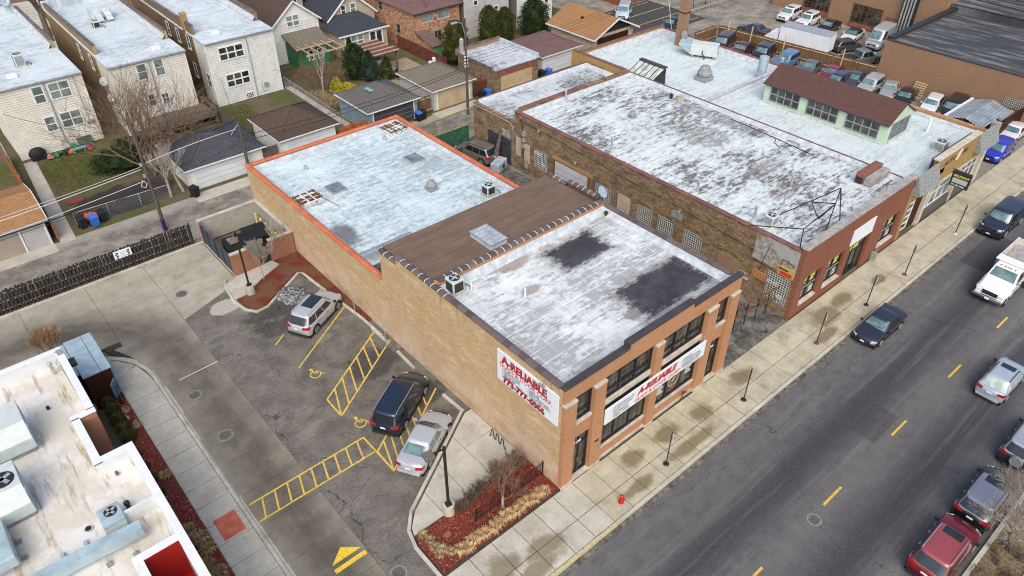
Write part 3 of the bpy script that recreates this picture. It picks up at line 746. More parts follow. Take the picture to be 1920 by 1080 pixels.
# aprons in front of the garages
for x0, x1 in ((-8, 4.6), (16.4, 22.4), (27, 33.6), (43.5, 49.5)):
    struct(MB().box(x0, x1, 62.2, 63.9, -.1, .012).build('garage_apron', walkw_m))
struct(MB().prism([(5.0, 63.2), (6.2, 63.2), (7.3, 80.5), (6.2, 80.5)], -.1, .03).build('yard_path', walkw_m))
struct(MB().box(34.6, 35.3, 64, 81, -.1, .03).build('yard_path', walkw_m))
struct(MB().box(29, 32.5, 72.5, 75.6, -.1, .03).build('yard_patio', walkw_m))
struct(MB().box(44.2, 51, 72, 80, -.1, .02).build('yard_patio', mk('patio_gravel', plain((.28, .23, .16), .3, 4))))
# lawns
def grass(name, poly_fn, n, mat, h=.07, seed=1):
    random.seed(seed); m = MB()
    for i in range(n):
        x, y = poly_fn(); a = random.uniform(0, pi); l = h * random.uniform(.6, 1.6); dx, dy = cos(a) * .03, sin(a) * .03
        m.face((x - dx, y - dy, .0), (x + dx, y + dy, .0), (x + random.uniform(-.05, .05), y + random.uniform(-.05, .05), l))
    o = m.build(name, mat); o['kind'] = 'stuff'; return o
grass('lawn', lambda: (random.uniform(7.3, 12.2) - .3 * random.random(), random.triangular(70.5, 80.8, 77)), 14000, grass_m, seed=2)
grass('lawn', lambda: (random.uniform(25.6, 29), random.uniform(71.3, 80)), 6000, grass_m, seed=3)
grass('lawn', lambda: (random.uniform(38, 42.5), random.uniform(71.2, 75.2)), 4000, grass_m, seed=4)
# street in front of the houses, far top left
struct(MB().box(-60, 80, 112.02, 118, -.3, .02).build('front_pavement', walkw_m)); struct(MB().box(-60, 80, 118.02, 160, -.3, .0).build('front_yard', mk('leaf_litter', lambda g: g.mix(g.noise(3, 6, .8).st(.35, .65), (.1, .05, .03), (.24, .14, .08)), rough=.95)))
fs = thing('front_steps', 'pale stone front steps at the top left corner', 'steps', (17.5, 126, 0))
for i in range(9): MB().box(16.2, 19.8, 122 + i * 1.1, 123.1 + i * 1.1, -.1, .15 + .16 * i).build('step', walkw_m, fs)
for x in (15.6, 19.9):
    for j in range(2): MB().box(x, x + .5, 123 + j * 6, 124.2 + j * 6, 0, 1.0 + .8 * j).build('pedestal', lstone_m, fs)
# painted markings
def strip(pts, w=.1, mat=yellow_m, z=.004):
    for (a, b) in pts:
        a, b = Vector(a), Vector(b); d = (b - a).normalized(); n = Vector((-d.y, d.x)) * w / 2
        struct(MB().prism([(a + n)[:], (b + n)[:], (b - n)[:], (a - n)[:]], z, z + .004).build('painted_line', mat))
strip([((12.75, 40.05), (13.7, 40.68)), ((17.5, 43.1), (18.5, 43.75)), ((12.9, 36.9), (18.75, 40.7))])
def hatch(p0, p1, q0, q1, n, ends=True, w=.11, lean=0.0):
    """ladder marking between rails p0-p1 and q0-q1"""
    p0, p1, q0, q1 = map(Vector, (p0, p1, q0, q1))
    strip([(p0, p1), (q0, q1)], w)
    if ends: strip([(p0, q0), ], w, z=.009)
    for i in range(1, n + 1):
        t = i / (n + .6); a = p0.lerp(p1, min(1, t)); b = q0.lerp(q1, max(0, min(1, t + lean)))
        strip([(a, b)], w * .95, z=.013)
hatch((12.87, 33.05), (18.75, 36.75), (12.84, 31.2), (19.2, 35.3), 6, lean=-.16)
hatch((13.0, 27.3), (18.7, 31.0), (12.97, 25.45), (18.8, 29.3), 7, lean=-.16)
hatch((5.5, 28.75), (12.95, 28.8), (5.4, 27.35), (12.9, 27.4), 9, ends=False, lean=-.045)
strip([((12.95, 28.85), (12.97, 25.4))], .11, z=.018)
struct(MB().prism([(7.1, 22.38), (8.85, 22.38), (8.0, 23.1)], .003, .008).build('direction_arrow', yellow2_m))
struct(MB().box(7.05, 8.9, 21.85, 22.12, .003, .008).build('direction_arrow', yellow2_m))
def wheelchair(cx, cy, s=.55):
    m = MB(); r = s * .62
    pts = [(cx + r * cos(t) * 1.0, cy + r * sin(t), .006) for t in [radians(100 + i * 20) for i in range(13)]]
    def ln(a, b, w=.09):
        a = Vector(a); b = Vector(b); d = (b - a).normalized(); n = Vector((-d.y, d.x)) * w / 2
        m.prism([(a + n)[:], (b + n)[:], (b - n)[:], (a - n)[:]], .004, .009)
    for a, b in zip(pts, pts[1:]): ln(a[:2], b[:2])
    ln((cx - .02, cy + s * .8), (cx, cy + .05)); ln((cx, cy + .08), (cx + s * .65, cy + .08)); ln((cx + s * .6, cy + .08), (cx + s * .8, cy - s * .55)); ln((cx + s * .75, cy - s * .55), (cx + s * 1.05, cy - s * .5)); ln((cx, cy + s * .45), (cx + s * .5, cy + s * .45))
    m.prism([(cx - .02 + .13 * cos(t), cy + s * 1.05 + .13 * sin(t)) for t in [i * pi / 4 for i in range(8)]], .004, .009)
    struct(m.build('wheelchair_symbol', yellow_m))
wheelchair(13.45, 35.6); wheelchair(13.45, 29.9)
strip([((6.3, 41.0), (9.0, 41.1))], .06, white_mk, z=.006)
# ironwork in the paving
def manhole(x, y, z, r, label):
    t = thing('manhole_cover', label, 'manhole cover', (x, y, z))
    m = MB(); m.tube((x, y, z - .03), (x, y, z + .008), r * 1.12, n=20); m.build('ring', grey_m, t)
    m = MB(); m.tube((x, y, z), (x, y, z + .016), r, n=20)
    c = m.build('lid', mk('manhole_iron', plain((.14, .132, .12), .35, 8)), t)
    m = MB()
    for i in range(-2, 3): m.box(x - r * .7, x + r * .7, y + i * r * .26 - .015, y + i * r * .26 + .015, z + .015, z + .022)
    m.build('rib', black_m, c)
manhole(10.0, 50.05, 0, .42, 'round iron drain cover on the pale concrete near the bin enclosure')
manhole(6.64, 34.46, 0, .42, 'round manhole cover in the concrete lane beside the hedge bed')
manhole(6.54, 39.0, 0, .4, 'dusty round manhole cover in the lane near the curved kerb')
manhole(9.5, 19.8, 0, .4, 'black drain cover at the mouth of the car park')
manhole(28.76, 7.6, -.13, .36, 'grey manhole cover in the street near the centre line')
# wheel stops
for i, (a, b, lab) in enumerate((((18.86, 37.1), (18.88, 35.0), 'concrete wheel stop at the wall above the hatched bay'), ((18.88, 33.9), (18.78, 31.7), 'concrete wheel stop in front of the dark minivan'), ((18.8, 28.5), (18.9, 26.5), 'concrete wheel stop in front of the silver sedan'))):
    m = MB(); P = [(-.11, 0), (.11, 0), (.08, .12), (-.08, .12)]
    a, b = Vector(a), Vector(b)
    m.loft([[(a.x + p[0], a.y, p[1]) for p in P], [(b.x + p[0], b.y, p[1]) for p in P]])
    tag(m.build('wheel_stop', kerb_m, fix=True), lab, 'wheel stop', 'concrete wheel stops along the tan wall')
# ---------------------------------------------------------------- commercial buildings
def tile_mesh(L, w=.42, h=.11, rnd=True):
    m = MB()
    prof = [(-w / 2, -.05), (-w / 2, .02), (-w * .34, h * .75), (0, h), (w * .34, h * .75), (w / 2, .02), (w / 2, -.05)] if rnd else [(-w / 2, -.03), (-w / 2, h * .6), (w / 2, h * .6), (w / 2, -.03)]
    m.loft([[(p[0], -L / 2 + .01, p[1]) for p in prof], [(p[0], L / 2 - .01, p[1]) for p in prof]])
    return m.mesh('coping_tile', fix=True)
def coping(parent, axis, c, a0, a1, z, mat, pitch=.6, w=.42, joint=None, rnd=True, name='coping_tile', h=.11):
    n = max(1, round(abs(a1 - a0) / pitch)); p = (a1 - a0) / n
    me = tile_mesh(abs(p), w, h, rnd)
    jm = None
    if joint:
        j = MB(); q = [(-w / 2 - .01, -.04), (-w / 2 - .01, .03), (-w * .34, h * .75 + .018), (0, h + .018), (w * .34, h * .75 + .018), (w / 2 + .01, .03), (w / 2 + .01, -.04)]
        j.loft([[(k[0], -.02, k[1]) for k in q], [(k[0], .02, k[1]) for k in q]]); jm = j.mesh('coping_joint', fix=True)
    for i in range(n):
        a = a0 + p * (i + .5); loc = (c, a, z) if axis == 'y' else (a, c, z)
        rot = (0, 0, 0 if axis == 'y' else pi / 2)
        t = piece(name, me, mat, parent, (loc[0], loc[1], loc[2] + random.uniform(-.006, .006)), (random.uniform(-.02, .02), random.uniform(-.02, .02), rot[2] + random.uniform(-.03, .03)))
        if jm and i: 
            a = a0 + p * i; loc = (c, a, z) if axis == 'y' else (a, c, z)
            piece('coping_joint', jm, joint, parent, loc, rot)
def flash(parent, x0, x1, y0, y1, z, t=.35, sides='NSEW', h=.28, mat=None):
    """sloped membrane turned up round the inside of a parapet"""
    mat = mat or flash_m
    m = MB()
    def run(P, Q, inn):
        P, Q, inn = Vector(P), Vector(Q), Vector(inn); n = max(2, int((Q - P).length / .7)); rows = []
        for i in range(n + 1):
            a = P.lerp(Q, i / n); j = random.uniform(-.03, .03)
            rows.append([(a.x, a.y, z + h), (a.x + inn.x * (t * .35 + j), a.y + inn.y * (t * .35 + j), z + h * .4), (a.x + inn.x * (t + j), a.y + inn.y * (t + j), z + .012)])
        m.grid(rows)
    e = .01
    if 'W' in sides: run((x0 + e, y0), (x0 + e, y1), (1, 0))
    if 'E' in sides: run((x1 - e, y0), (x1 - e, y1), (-1, 0))
    if 'S' in sides: run((x0, y0 + e), (x1, y0 + e), (0, 1))
    if 'N' in sides: run((x0, y1 - e), (x1, y1 - e), (0, -1))
    return m.build('flashing', mat, parent, fix=True)
random.seed(11)
A = thing('brick_shop_building', 'long tan and orange brick shop with white coated roofs beside the car park', 'building', (19.4, 18.13, 0))
YB = 56.7
# walls
MB().box(19.4, 19.72, 18.42, 33.7, -.2, 7.84).build('wall', tan_m, A)
MB().box(19.4, 19.72, 33.7, 35.65, -.2, 7.38).build('wall', tan_m, A)
MB().box(19.4, 19.72, 35.65, YB, -.2, 4.95).build('wall', tan_m, A)
MB().box(34.28, 34.6, 18.5, 35.65, -.2, 7.6).build('wall', common_m, A)
MB().box(34.28, 34.6, 35.65, YB, -.2, 4.95).build('wall', common_m, A)
MB().box(19.72, 34.28, YB - .3, YB, -.2, 4.95).build('wall', common_m, A)
MB().box(19.72, 34.28, 35.35, 35.65, -.2, 7.5).build('wall', common_m, A)
MB().box(19.72, 34.28, 29.72, 30.1, 6, 7.92).build('wall', orange_m, A)
# roofs
MB().box(19.72, 34.28, 18.62, 29.72, 6.9, 7.2).build('roof', roofA_m, A)
MB().box(19.72, 34.56, 30.1, 35.64, 7.3, 7.6).build('roof', brownroof_m, A)
MB().box(19.72, 34.28, 35.65, YB - .3, 4.3, 4.6).build('roof', roofR_m, A)
flash(A, 19.72, 34.28, 18.62, 29.72, 7.2, .45, 'NEW', .45)
flash(A, 19.72, 34.28, 35.65, YB - .3, 4.6, .35, 'NEW', .25)
# copings
coping(A, 'y', 19.55, 18.55, 27.8, 7.88, dtile_m, .66, .44, seal2_m); coping(A, 'y', 19.55, 27.8, 33.7, 7.88, dtile_m, .66, .44, seal_m)
coping(A, 'y', 19.55, 33.7, 35.65, 7.42, dtile_m, .62, .44, seal_m)
coping(A, 'x', 29.91, 19.95, 34.2, 7.96, dtile_m, .58, .46, seal_m)
coping(A, 'y', 34.44, 19.0, 29.6, 7.66, dtile_m, .62, .42, seal2_m)
coping(A, 'y', 34.44, 30.2, 33.4, 8.0, dtile_m, .58, .42, seal_m)
MB().box(34.28, 34.6, 30.1, 33.4, 7.605, 7.95).build('wall', mk('brown_wall_felt', (.1, .07, .055)), A)
coping(A, 'y', 34.44, 33.6, 35.5, 7.68, dtile_m, .6, .42, seal_m)
coping(A, 'y', 19.55, 35.72, YB, 4.99, rtile_m, .62, .44)
coping(A, 'y', 34.44, 35.72, YB, 4.99, rtile_m, .62, .44)
coping(A, 'x', YB - .16, 19.8, 34.2, 4.99, rtile_m, .62, .44)
# front facade
P = wallpt('-Y', 18.45)
def ob(name, mat, a0, a1, d0, d1, z0, z1, par=A, bevel=0):
    m = MB(); wbox(m, P, a0, a1, d0, d1, z0, z1); return m.build(name, mat, par, bevel=bevel)
ob('parapet', orange_m, 19.41, 34.6, -.17, .2, 6.85, 7.85)
ob('parapet', orange_m, 24.3, 29.8, -.168, .198, 7.85, 8.2)
for a0, a1 in ((19.38, 24.28), (29.82, 34.64)):
    ob('metal_coping', bmetal_m, a0, a1, -.2, .24, 7.853, 7.97, bevel=.015)
ob('metal_coping', bmetal_m, 24.2, 29.9, -.2, .24, 8.2, 8.33, bevel=.015)
for x in (24.2, 29.82): ob('metal_coping', bmetal_m, x, x + .078, -.2, .236, 7.974, 8.198)
for i in range(24):
    x = 19.6 + i * .63
    if not (24.1 < x < 30): ob('coping_seam', black_m, x, x + .02, -.202, .243, 7.95, 7.974)
for a0, a1 in ((19.42, 20.3), (21.68, 22.55), (26.65, 27.35), (31.42, 32.4), (33.72, 34.58)):
    ob('pilaster', orange_m, a0, a1, -.05, .32, .16, 6.62)
    ob('pilaster_cap', lstone_m, a0 - .02, a1 + .02, -.05, .35, 6.62, 6.78, bevel=.02)
    ob('plinth', lstone_m, a0 - .02, a1 + .02, -.05, .36, -.1, .157)
for a0, a1 in ((22.57, 26.63), (27.37, 31.4)):
    ob('apron_wall', orange_m, a0, a1, -.05, .12, .1, .9)
    ob('plinth', lstone_m, a0, a1, -.05, .2, -.1, .098)
    ob('sill', lstone_m, a0, a1, -.05, .2, .9, .98)
    ob('stone_band', lstone_m, a0, a1, -.05, .16, 4.45, 4.85, bevel=.02)
    ob('backing', black_m, a0, a1, -.05, .05, 3.2, 4.45)
    window(A, '-Y', 18.45, a0, a1, .985, 3.25, black_m, gl_shop, 3, 1, .1, .1, .1, back=-.05)
    window(A, '-Y', 18.45, a0, a1, 4.855, 6.84, black_m, gl_shop, 3, 1, .1, .1, .1, back=-.05)
    for k in range(3):
        x = a0 + .1 + k * (a1 - a0 - .2) / 3; ob('transom', black_m, x + .06, x + (a1 - a0) / 3 - .1, .0, .06, 5.45, 5.53)
for a0, a1, num in ((20.32, 21.66, '4130'), (32.42, 33.7, '4128')):
    ob('spandrel', orange_m, a0, a1, -.05, .12, 3.42, 4.6); ob('sill', lstone_m, a0, a1, -.05, .22, 4.6, 4.74)
    window(A, '-Y', 18.45, a0, a1, 4.745, 6.84, black_m, gl_shop, 1, 1, .1, .08, .1, back=-.05)
    ob('transom', black_m, a0 + .1, a1 - .1, .0, .05, 5.3, 5.38)
    ob('step', lstone_m, a0, a1, -.05, .3, -.1, .12)
    d = window(A, '-Y', 18.45, a0, a1, .13, 3.41, black_m, gl_dark, 2, 1, .09, .12, .1, back=-.05, name='door')
    ob('door_transom', black_m, a0 + .09, a1 - .09, .0, .055, 2.55, 2.68, d); ob('handle', chrome_m, a0 + .55, a0 + .59, .06, .1, 1.1, 1.5, d)
    text('number', num, .3, whitetx, d, (a0 + .16, 18.375, 2.78), '-Y', .008) if num == '4130' else MB().box(a0 + .2, a0 + .7, 18.37, 18.38, 2.8, 2.95).build('number', whitetx, d)
ob('door_plate', black_m, 22.0, 22.3, .322, .34, 2.1, 2.25)
# siamese standpipe by the shopfront
m = MB(); m.tube((30.2, 18.1, .1), (30.2, 18.1, .75), .05); m.tube((30.2, 18.1, .75), (30.35, 17.9, .85), .07); m.tube((30.2, 18.1, .75), (30.05, 17.9, .85), .07); m.build('standpipe', rust_m, A)
# circle emblem and lists lettered on the shop glass
def ringtext(par, cx, cz, y):
    m = MB(); n = 28
    for r0, r1 in ((.52, .56), (.34, .36)):
        for i in range(n):
            a, b = 2 * pi * i / n, 2 * pi * (i + 1) / n
            m.quad((cx + r0 * cos(a), y, cz + r0 * sin(a)), (cx + r1 * cos(a), y, cz + r1 * sin(a)), (cx + r1 * cos(b), y, cz + r1 * sin(b)), (cx + r0 * cos(b), y, cz + r0 * sin(b)))
    for i in range(14):
        a = 2 * pi * i / 14; m.box(cx + .44 * cos(a) - .035, cx + .44 * cos(a) + .035, y - .003, y, cz + .44 * sin(a) - .045, cz + .44 * sin(a) + .045)
    m.bar((cx - .16, y - .002, cz - .12), (cx + .16, y - .002, cz + .16), .05, .004); m.bar((cx - .14, y - .004, cz + .14), (cx + .1, y - .004, cz - .1), .05, .004)
    m.build('emblem', creamtx, par); 
    m = MB()
    for i in range(4): m.box(cx - .25 + i * .13, cx - .15 + i * .13, y - .003, y, cz - .78, cz - .66)
    m.build('emblem_lettering', redtx_m, par)
ringtext(A, 29.36, 2.2, 18.43)
for x0, z0 in ((27.75, 1.75), (30.45, 1.95)):
    m = MB()
    for i in range(6): m.box(x0, x0 + .62 - .1 * (i % 3), 18.424, 18.427, z0 + i * .14, z0 + i * .14 + .07)
    m.build('window_lettering', whitetx, A)
# fascia sign
S = thing('fascia_sign', 'long white shop sign with red and black lettering across the orange brick front', 'sign', (22.58, 18.05, 3.22))
MB().box(22.58, 31.58, 18.02, 18.1, 3.22, 4.42).build('panel', signw_m, S)
text('lettering', 'A-RELIABLE', .66, darktx_m, S, (25.30, 18.012, 3.82), '-Y', .03, .002, 1.02, .25)
text('lettering', 'A-RELIABLE', .66, redtx_m, S, (25.25, 18.005, 3.85), '-Y', .012, .002, 1.02, .25)
text('lettering', 'GLASS & DOOR CORP.', .42, redtx_m, S, (25.05, 18.008, 3.36), '-Y', .004, .002, .98)
for i, tx in enumerate(('STORE FRONTS', 'ENTRY DOORS', 'VESTIBULES', 'TABLE TOPS')): text('lettering', '• ' + tx, .23, darktx_m, S, (23.0, 18.008, 4.08 - i * .24), '-Y', .0, .002, 1.1, .2)
for i, tx in enumerate(('MIRRORS', 'SHOWER DOORS', 'INSULATED UNITS', 'TEMPERED UNITS')): text('lettering', '• ' + tx, .22, darktx_m, S, (29.2, 18.008, 4.06 - i * .22), '-Y', .0, .002, 1.0, .2)
W = thing('wall_sign', 'large white sign with red lettering and phone number on the tan side wall', 'sign', (19.38, 23.5, 5.0))
MB().box(19.31, 19.39, 18.6, 23.52, 5.0, 7.24).build('panel', signw_m, W)
for m_, dx in ((darktx_m, .04), (redtx_m, 0)):
    e = .012 if dx == 0 else .03
    xx = 19.3 if dx else 19.294
    text('lettering', 'A-RELIABLE', .72, m_, W, (xx, 23.12 - dx, 6.56 - dx * .8), '-X', e, .002, 1.0)
    text('lettering', '773-777-6066', .58, m_, W, (xx, 23.05 - dx, 5.12 - dx * .8), '-X', e, .002, 1.05)
text('lettering', 'GLASS & DOOR CORP.', .46, redtx_m, W, (19.3, 23.3, 6.18), '-X', .004, .002, .92)
for i, tx in enumerate(('STORE FRONTS', 'ENTRY DOORS', 'VESTIBULES', 'TEMPERED UNITS')): text('lettering', '• ' + tx, .2, darktx_m, W, (19.3, 23.1, 5.98 - i * .17), '-X', .0, .002, 1.0)
for i, tx in enumerate(('MIRRORS', 'SHOWER DOORS', 'INSULATED UNITS', 'TABLE TOPS')): text('lettering', '• ' + tx, .2, darktx_m, W, (19.3, 20.95, 5.98 - i * .17), '-X', .0, .002, 1.0)
m = MB(); m.tube((19.4, 19.6, 7.5), (19.05, 19.6, 7.55), .03); m.box(18.95, 19.1, 19.4, 19.8, 7.48, 7.58); m.build('lamp', grey_m, W)
# ---- things on the roofs
def condenser(x, y, z, label, s=.8, h=.85, dark=True, rot=0, group='air conditioner condensers on the roofs'):
    t = thing('air_conditioner', label, 'air conditioner', (x, y, z), rot, group)
    r = s / 2
    MB().box(-r, r, -r, r, .04, h).build('case', hvac_m, t, True, bevel=.04)
    m = MB()
    for a in (-1, 1):
        m.box(a * r - .008, a * r + .008, -r * .8, r * .8, .14, h - .14); m.box(-r * .8, r * .8, a * r - .008, a * r + .008, .14, h - .14)
    m.build('grille', black_m if dark else grey_m, t, True)
    m = MB(); m.tube((0, 0, h), (0, 0, h + .035), r * .8, n=18); f = m.build('fan_guard', black_m, t, True)
    m = MB()
    for i in range(4): m.bar((0, 0, h + .045), (r * .72 * cos(i * pi / 2 + .4), r * .72 * sin(i * pi / 2 + .4), h + .045), .14, .01)
    m.ball((0, 0, h + .05), .1, .1, .04); m.build('fan', galv_m, f, True)
    MB().box(-r * 1.25, r * 1.25, -r * 1.2, r * 1.2, 0, .04).build('pad', kerb_m, t, True)
    m = MB(); m.path([(r, 0, .3), (r + .35, -.05, .15), (r + .5, -.3, .05), (r + .3, -.55, .03)], .025); m.build('pipe', black_m, t, True)
    return t
condenser(20.75, 29.25, 7.21, 'square condenser unit in the corner of the front white roof', .85, .95)
condenser(32.4, 40.3, 4.61, 'square condenser on the rear roof near the brown roof', .8, .85)
def vent(x, y, z, r, h, label, hood=True, mat=galv_m, cat='roof vent'):
    t = thing('roof_vent', label, cat, (x, y, z), 0, 'vents and flues on the roofs')
    m = MB(); m.tube((0, 0, 0), (0, 0, h), r, r, 12); m.build('stack', mat, t, True, smooth=40)
    if hood: m = MB(); m.tube((0, 0, h - .02), (0, 0, h + .1), r * 1.5, r * 1.3, 12); m.tube((0, 0, h + .1), (0, 0, h + .16), r * 1.3, r * .3, 12); m.build('cap', mat, t, True, smooth=30)
    m = MB(); m.tube((0, 0, 0), (0, 0, .05), r * 1.7, r * 1.5, 12); m.build('collar', flash_m, t, True)
    return t
def fan(x, y, z, s, label, mat=grey_m):
    t = thing('exhaust_fan', label, 'exhaust fan', (x, y, z), 0, 'exhaust fans on the roofs')
    MB().box(-s * .5, s * .5, -s * .5, s * .5, 0, s * .35).build('curb', mat, t, True, bevel=.02)
    m = MB(); m.loft([[(s * r * cos(2 * pi * i / 16), s * r * sin(2 * pi * i / 16), s * zz) for i in range(16)] for zz, r in ((.35, .3), (.4, .52), (.62, .56), (.7, .5), (.72, .42), (1.0, .36), (1.08, .28))])
    m.build('hood', mat, t, True, smooth=35, fix=True)
    return t
fan(29.3, 43.8, 4.6, .8, 'round exhaust fan on the rear white roof')
vent(23.2, 53.4, 4.6, .14, .35, 'short open vent near the alley end of the red edged roof', False)
vent(31.3, 53.8, 4.6, .14, .35, 'short open vent beside the rear corner pallet stack', False)
vent(23.5, 25.9, 7.2, .06, .75, 'thin white vent pipe on the stained front roof', False, pipe_m)
vent(21.5, 28.6, 7.2, .05, .6, 'thin white pipe beside the front condenser', False, pipe_m)
vent(30.4, 24.2, 7.2, .16, .06, 'low round drain cap on the front white roof', False)
gl_skyd = mk('dark_skylight_glass', lambda g: g.mix(g.noise(1.2, 4).st(.35, .65), (.09, .12, .135), (.19, .22, .235)), rough=.1, spec=.6)
def skylight(x0, x1, y0, y1, z, label, h=.25, nx=2, ny=3, tilt=0.0, mat=gl_sky, group=None):
    t = thing('skylight', label, 'skylight', ((x0 + x1) / 2, (y0 + y1) / 2, z), 0, group)
    MB().box(x0 + .05, x1 - .05, y0 + .05, y1 - .05, z, z + h).build('curb', flash_m, t)
    m = MB(); b = .07
    m.box(x0, x1, y0, y0 + b, z + h, z + h + .07); m.box(x0, x1, y1 - b, y1, z + h, z + h + .07); m.box(x0, x0 + b, y0 + b, y1 - b, z + h, z + h + .07); m.box(x1 - b, x1, y0 + b, y1 - b, z + h, z + h + .07)
    for i in range(1, nx): m.box(x0 + (x1 - x0) * i / nx - .012, x0 + (x1 - x0) * i / nx + .012, y0 + b, y1 - b, z + h, z + h + .06)
    for i in range(1, ny): m.box(x0 + b, x1 - b, y0 + (y1 - y0) * i / ny - .012, y0 + (y1 - y0) * i / ny + .012, z + h, z + h + .059)
    m.build('frame', grey_m, t)
    MB().box(x0 + b, x1 - b, y0 + b, y1 - b, z + h + .005, z + h + .045).build('pane', mat, t)
skylight(22.7, 24.0, 47.9, 49.4, 4.6, 'square skylight near the red coping and the timber stack', mat=gl_skyd)
skylight(30.4, 31.7, 48.0, 49.5, 4.6, 'square skylight on the far half of the rear roof', mat=gl_skyd)
skylight(24.7, 26.2, 30.6, 32.9, 7.6, 'pale glazed skylight raised on the brown roof', .32, 3, 6, mat=gl_sky)
def pallets(x, y, z, rot, label, seed):
    random.seed(seed)
    t = thing('timber_stack', label, 'timber stack', (x, y, z), rot, 'stacks of old timber sections on the rear roof')
    for k in range(3):
        for i in range(5):
            MB().box(-1.0, 1.0, -.85 + i * .38, -.85 + i * .38 + .1, .03 + k * .13, .09 + k * .13).build('slat', trim_m if random.random() < .6 else rust_m, t, True)
        for i in range(4):
            MB().box(-.95 + i * .58, -.87 + i * .58, -.9, .85, .095 + k * .13, .155 + k * .13).build('slat', trim_m if random.random() < .55 else woodb_m, t, True)
pallets(20.9, 48.7, 4.6, .03, 'heap of white and rusty window sections by the left red coping', 3)
pallets(33.0, 54.9, 4.6, .1, 'heap of white and rusty window sections in the far roof corner', 4)
t = thing('roof_grating', 'long pale slatted grating lying beside the brown roof step', 'grating', (22.1, 38.6, 4.6))
for i in range(40): MB().bar((20.0 + i * .108, 38.2, 5.05), (20.08 + i * .108, 39.7, 4.75), .03, .03).build('slat', galv_m, t)
for y, z in ((38.2, 5.02), (38.95, 4.86), (39.7, 4.72)): MB().box(19.95, 24.3, y - .03, y + .03, z - .05, z - .02).build('rail', galv_m, t)
m = MB()
for i in range(5): m.box(19.9, 21.4, 36.4 + i * .28, 36.6 + i * .28, 4.62 + i * .03, 4.68 + i * .03)
tag(m.build('plank_pile', wooddk_m), 'grey planks lying in the corner below the brown roof', 'planks')
for i in range(2): pass
m = MB(); m.bar((22.0, 48.2, 4.64), (22.3, 46.4, 4.64), .08, .04); tag(m.build('loose_batten', grey_m), 'grey batten lying beside the rear skylight', 'batten')
def dish(x, y, z, rot, tilt, r, label, base=(0, 0, 0), mat=galv_m):
    t = thing('satellite_dish', label, 'satellite dish', (x, y, z), rot, 'satellite dishes')
    m = MB(); rings = []
    for k in range(4):
        q = r * (k + .001) / 3; rings.append([(.12 * (q / r) ** 2 * r * 2, q * cos(2 * pi * i / 16), q * 1.08 * sin(2 * pi * i / 16)) for i in range(16)])
    m.loft(rings, False); m2 = MB()
    R_ = Matrix.Rotation(-tilt, 3, 'Y'); m2.add([(R_ @ Vector(p)) + Vector((0, 0, .75)) for p in m.v], m.f)
    d = m2.build('reflector', mat, t, True, smooth=50)
    s = d.modifiers.new('thick', 'SOLIDIFY'); s.thickness = .02
    m = MB(); m.tube((0, 0, 0), (-.05, 0, .75), .03); m.build('mast', grey_m, t, True)
    e = R_ @ Vector((r * 1.1, 0, -r * .1)); m = MB(); m.bar((0, 0, .55), (e.x, e.y, e.z + .75), .03); m.box(e.x - .06, e.x + .06, -.05, .05, e.z + .7, e.z + .82); m.build('feed_arm', grey_m, t, True)
dish(34.4, 30.1, 7.75, radians(-75), .7, .42, 'grey satellite dish on the corner of the front roof', mat=hvacb_m)
m = MB(); m.ball((33.9, 29.1, 7.5), .16); m.tube((33.9, 29.1, 7.2), (33.9, 29.1, 7.4), .05); tag(m.build('roof_drain', black_m), 'black round scupper at the roof corner under the dish', 'drain')

# ================================================================= red brick fronted shop
B = thing('red_brick_building', 'wide shop with red brick front, old tan side wall and weathered white roof', 'building', (42.5, 18.2, 0))
MB().box(42.5, 42.85, 18.5, 48.75, -.2, 5.78).build('wall', common_m, B)
MB().box(58.05, 58.35, 18.5, 48.75, -.2, 5.55).build('wall', common_m, B)
MB().box(42.85, 58.05, 48.4, 48.75, 4, 5.95).build('wall', common_m, B)
MB().box(42.85, 58.05, 18.55, 48.4, 5.1, 5.4).build('roof', roofB_m, B)
flash(B, 42.85, 58.05, 18.55, 48.4, 5.4, .4, 'NE', .3); 
coping(B, 'y', 42.66, 18.6, 48.7, 5.83, ctile_m, .62, .42)
coping(B, 'y', 58.2, 19.2, 48.7, 5.6, ctile_m, .62, .36)
coping(B, 'x', 48.58, 43, 51.5, 6.0, ctile_m, .62, .42); coping(B, 'x', 48.58, 53.2, 58, 5.7, ctile_m, .62, .42)
P = wallpt('-Y', 18.5)
gl_w = gl_shop
MB().box(42.49, 58.36, 18.2, 18.56, 3.35, 6.12).build('facade', red_m, B)
for a, b in ((42.49, 43.45), (45.75, 46.65), (49.05, 49.75), (52.75, 54.85), (57.5, 58.36)): MB().box(a, b, 18.2, 18.56, -.2, 3.35).build('facade', red_m, B)
for a, b in ((43.45, 45.75), (46.65, 49.05), (54.85, 57.5)):
    MB().box(a, b, 18.2, 18.56, -.2, .8).build('facade', red_m, B)
    MB().box(a, b, 18.12, 18.5, .8, .9).build('sill', lstone_m, B)
    wn = window(B, '-Y', 18.5, a, b, .905, 3.345, black_m, gl_shop, 2, 1, .08, .08, .08, back=0)
    m = MB(); wbox(m, P, a + .1, b - .1, .05, .09, 2.0, 2.08); m.build('transom', grey_m, wn)
    for k in range(2):
        x0 = a + .2 + k * (b - a) / 2
        m = MB()
        for r_ in range(3): m.box(x0, x0 + .75 - .12 * r_, 18.46, 18.464, 2.85 - r_ * .26, 3.03 - r_ * .26)
        m.build('window_lettering', yel_tx if a < 50 else creamtx, wn)
        MB().box(x0 + .25 * k, x0 + .5 + .3 * k, 18.466, 18.47, 1.1, 1.7).build('window_poster', gl_pale, wn)
d = window(B, '-Y', 18.5, 49.78, 52.72, .0, 3.3, black_m, gl_dark, 3, 1, .1, .1, .08, back=0, name='door')
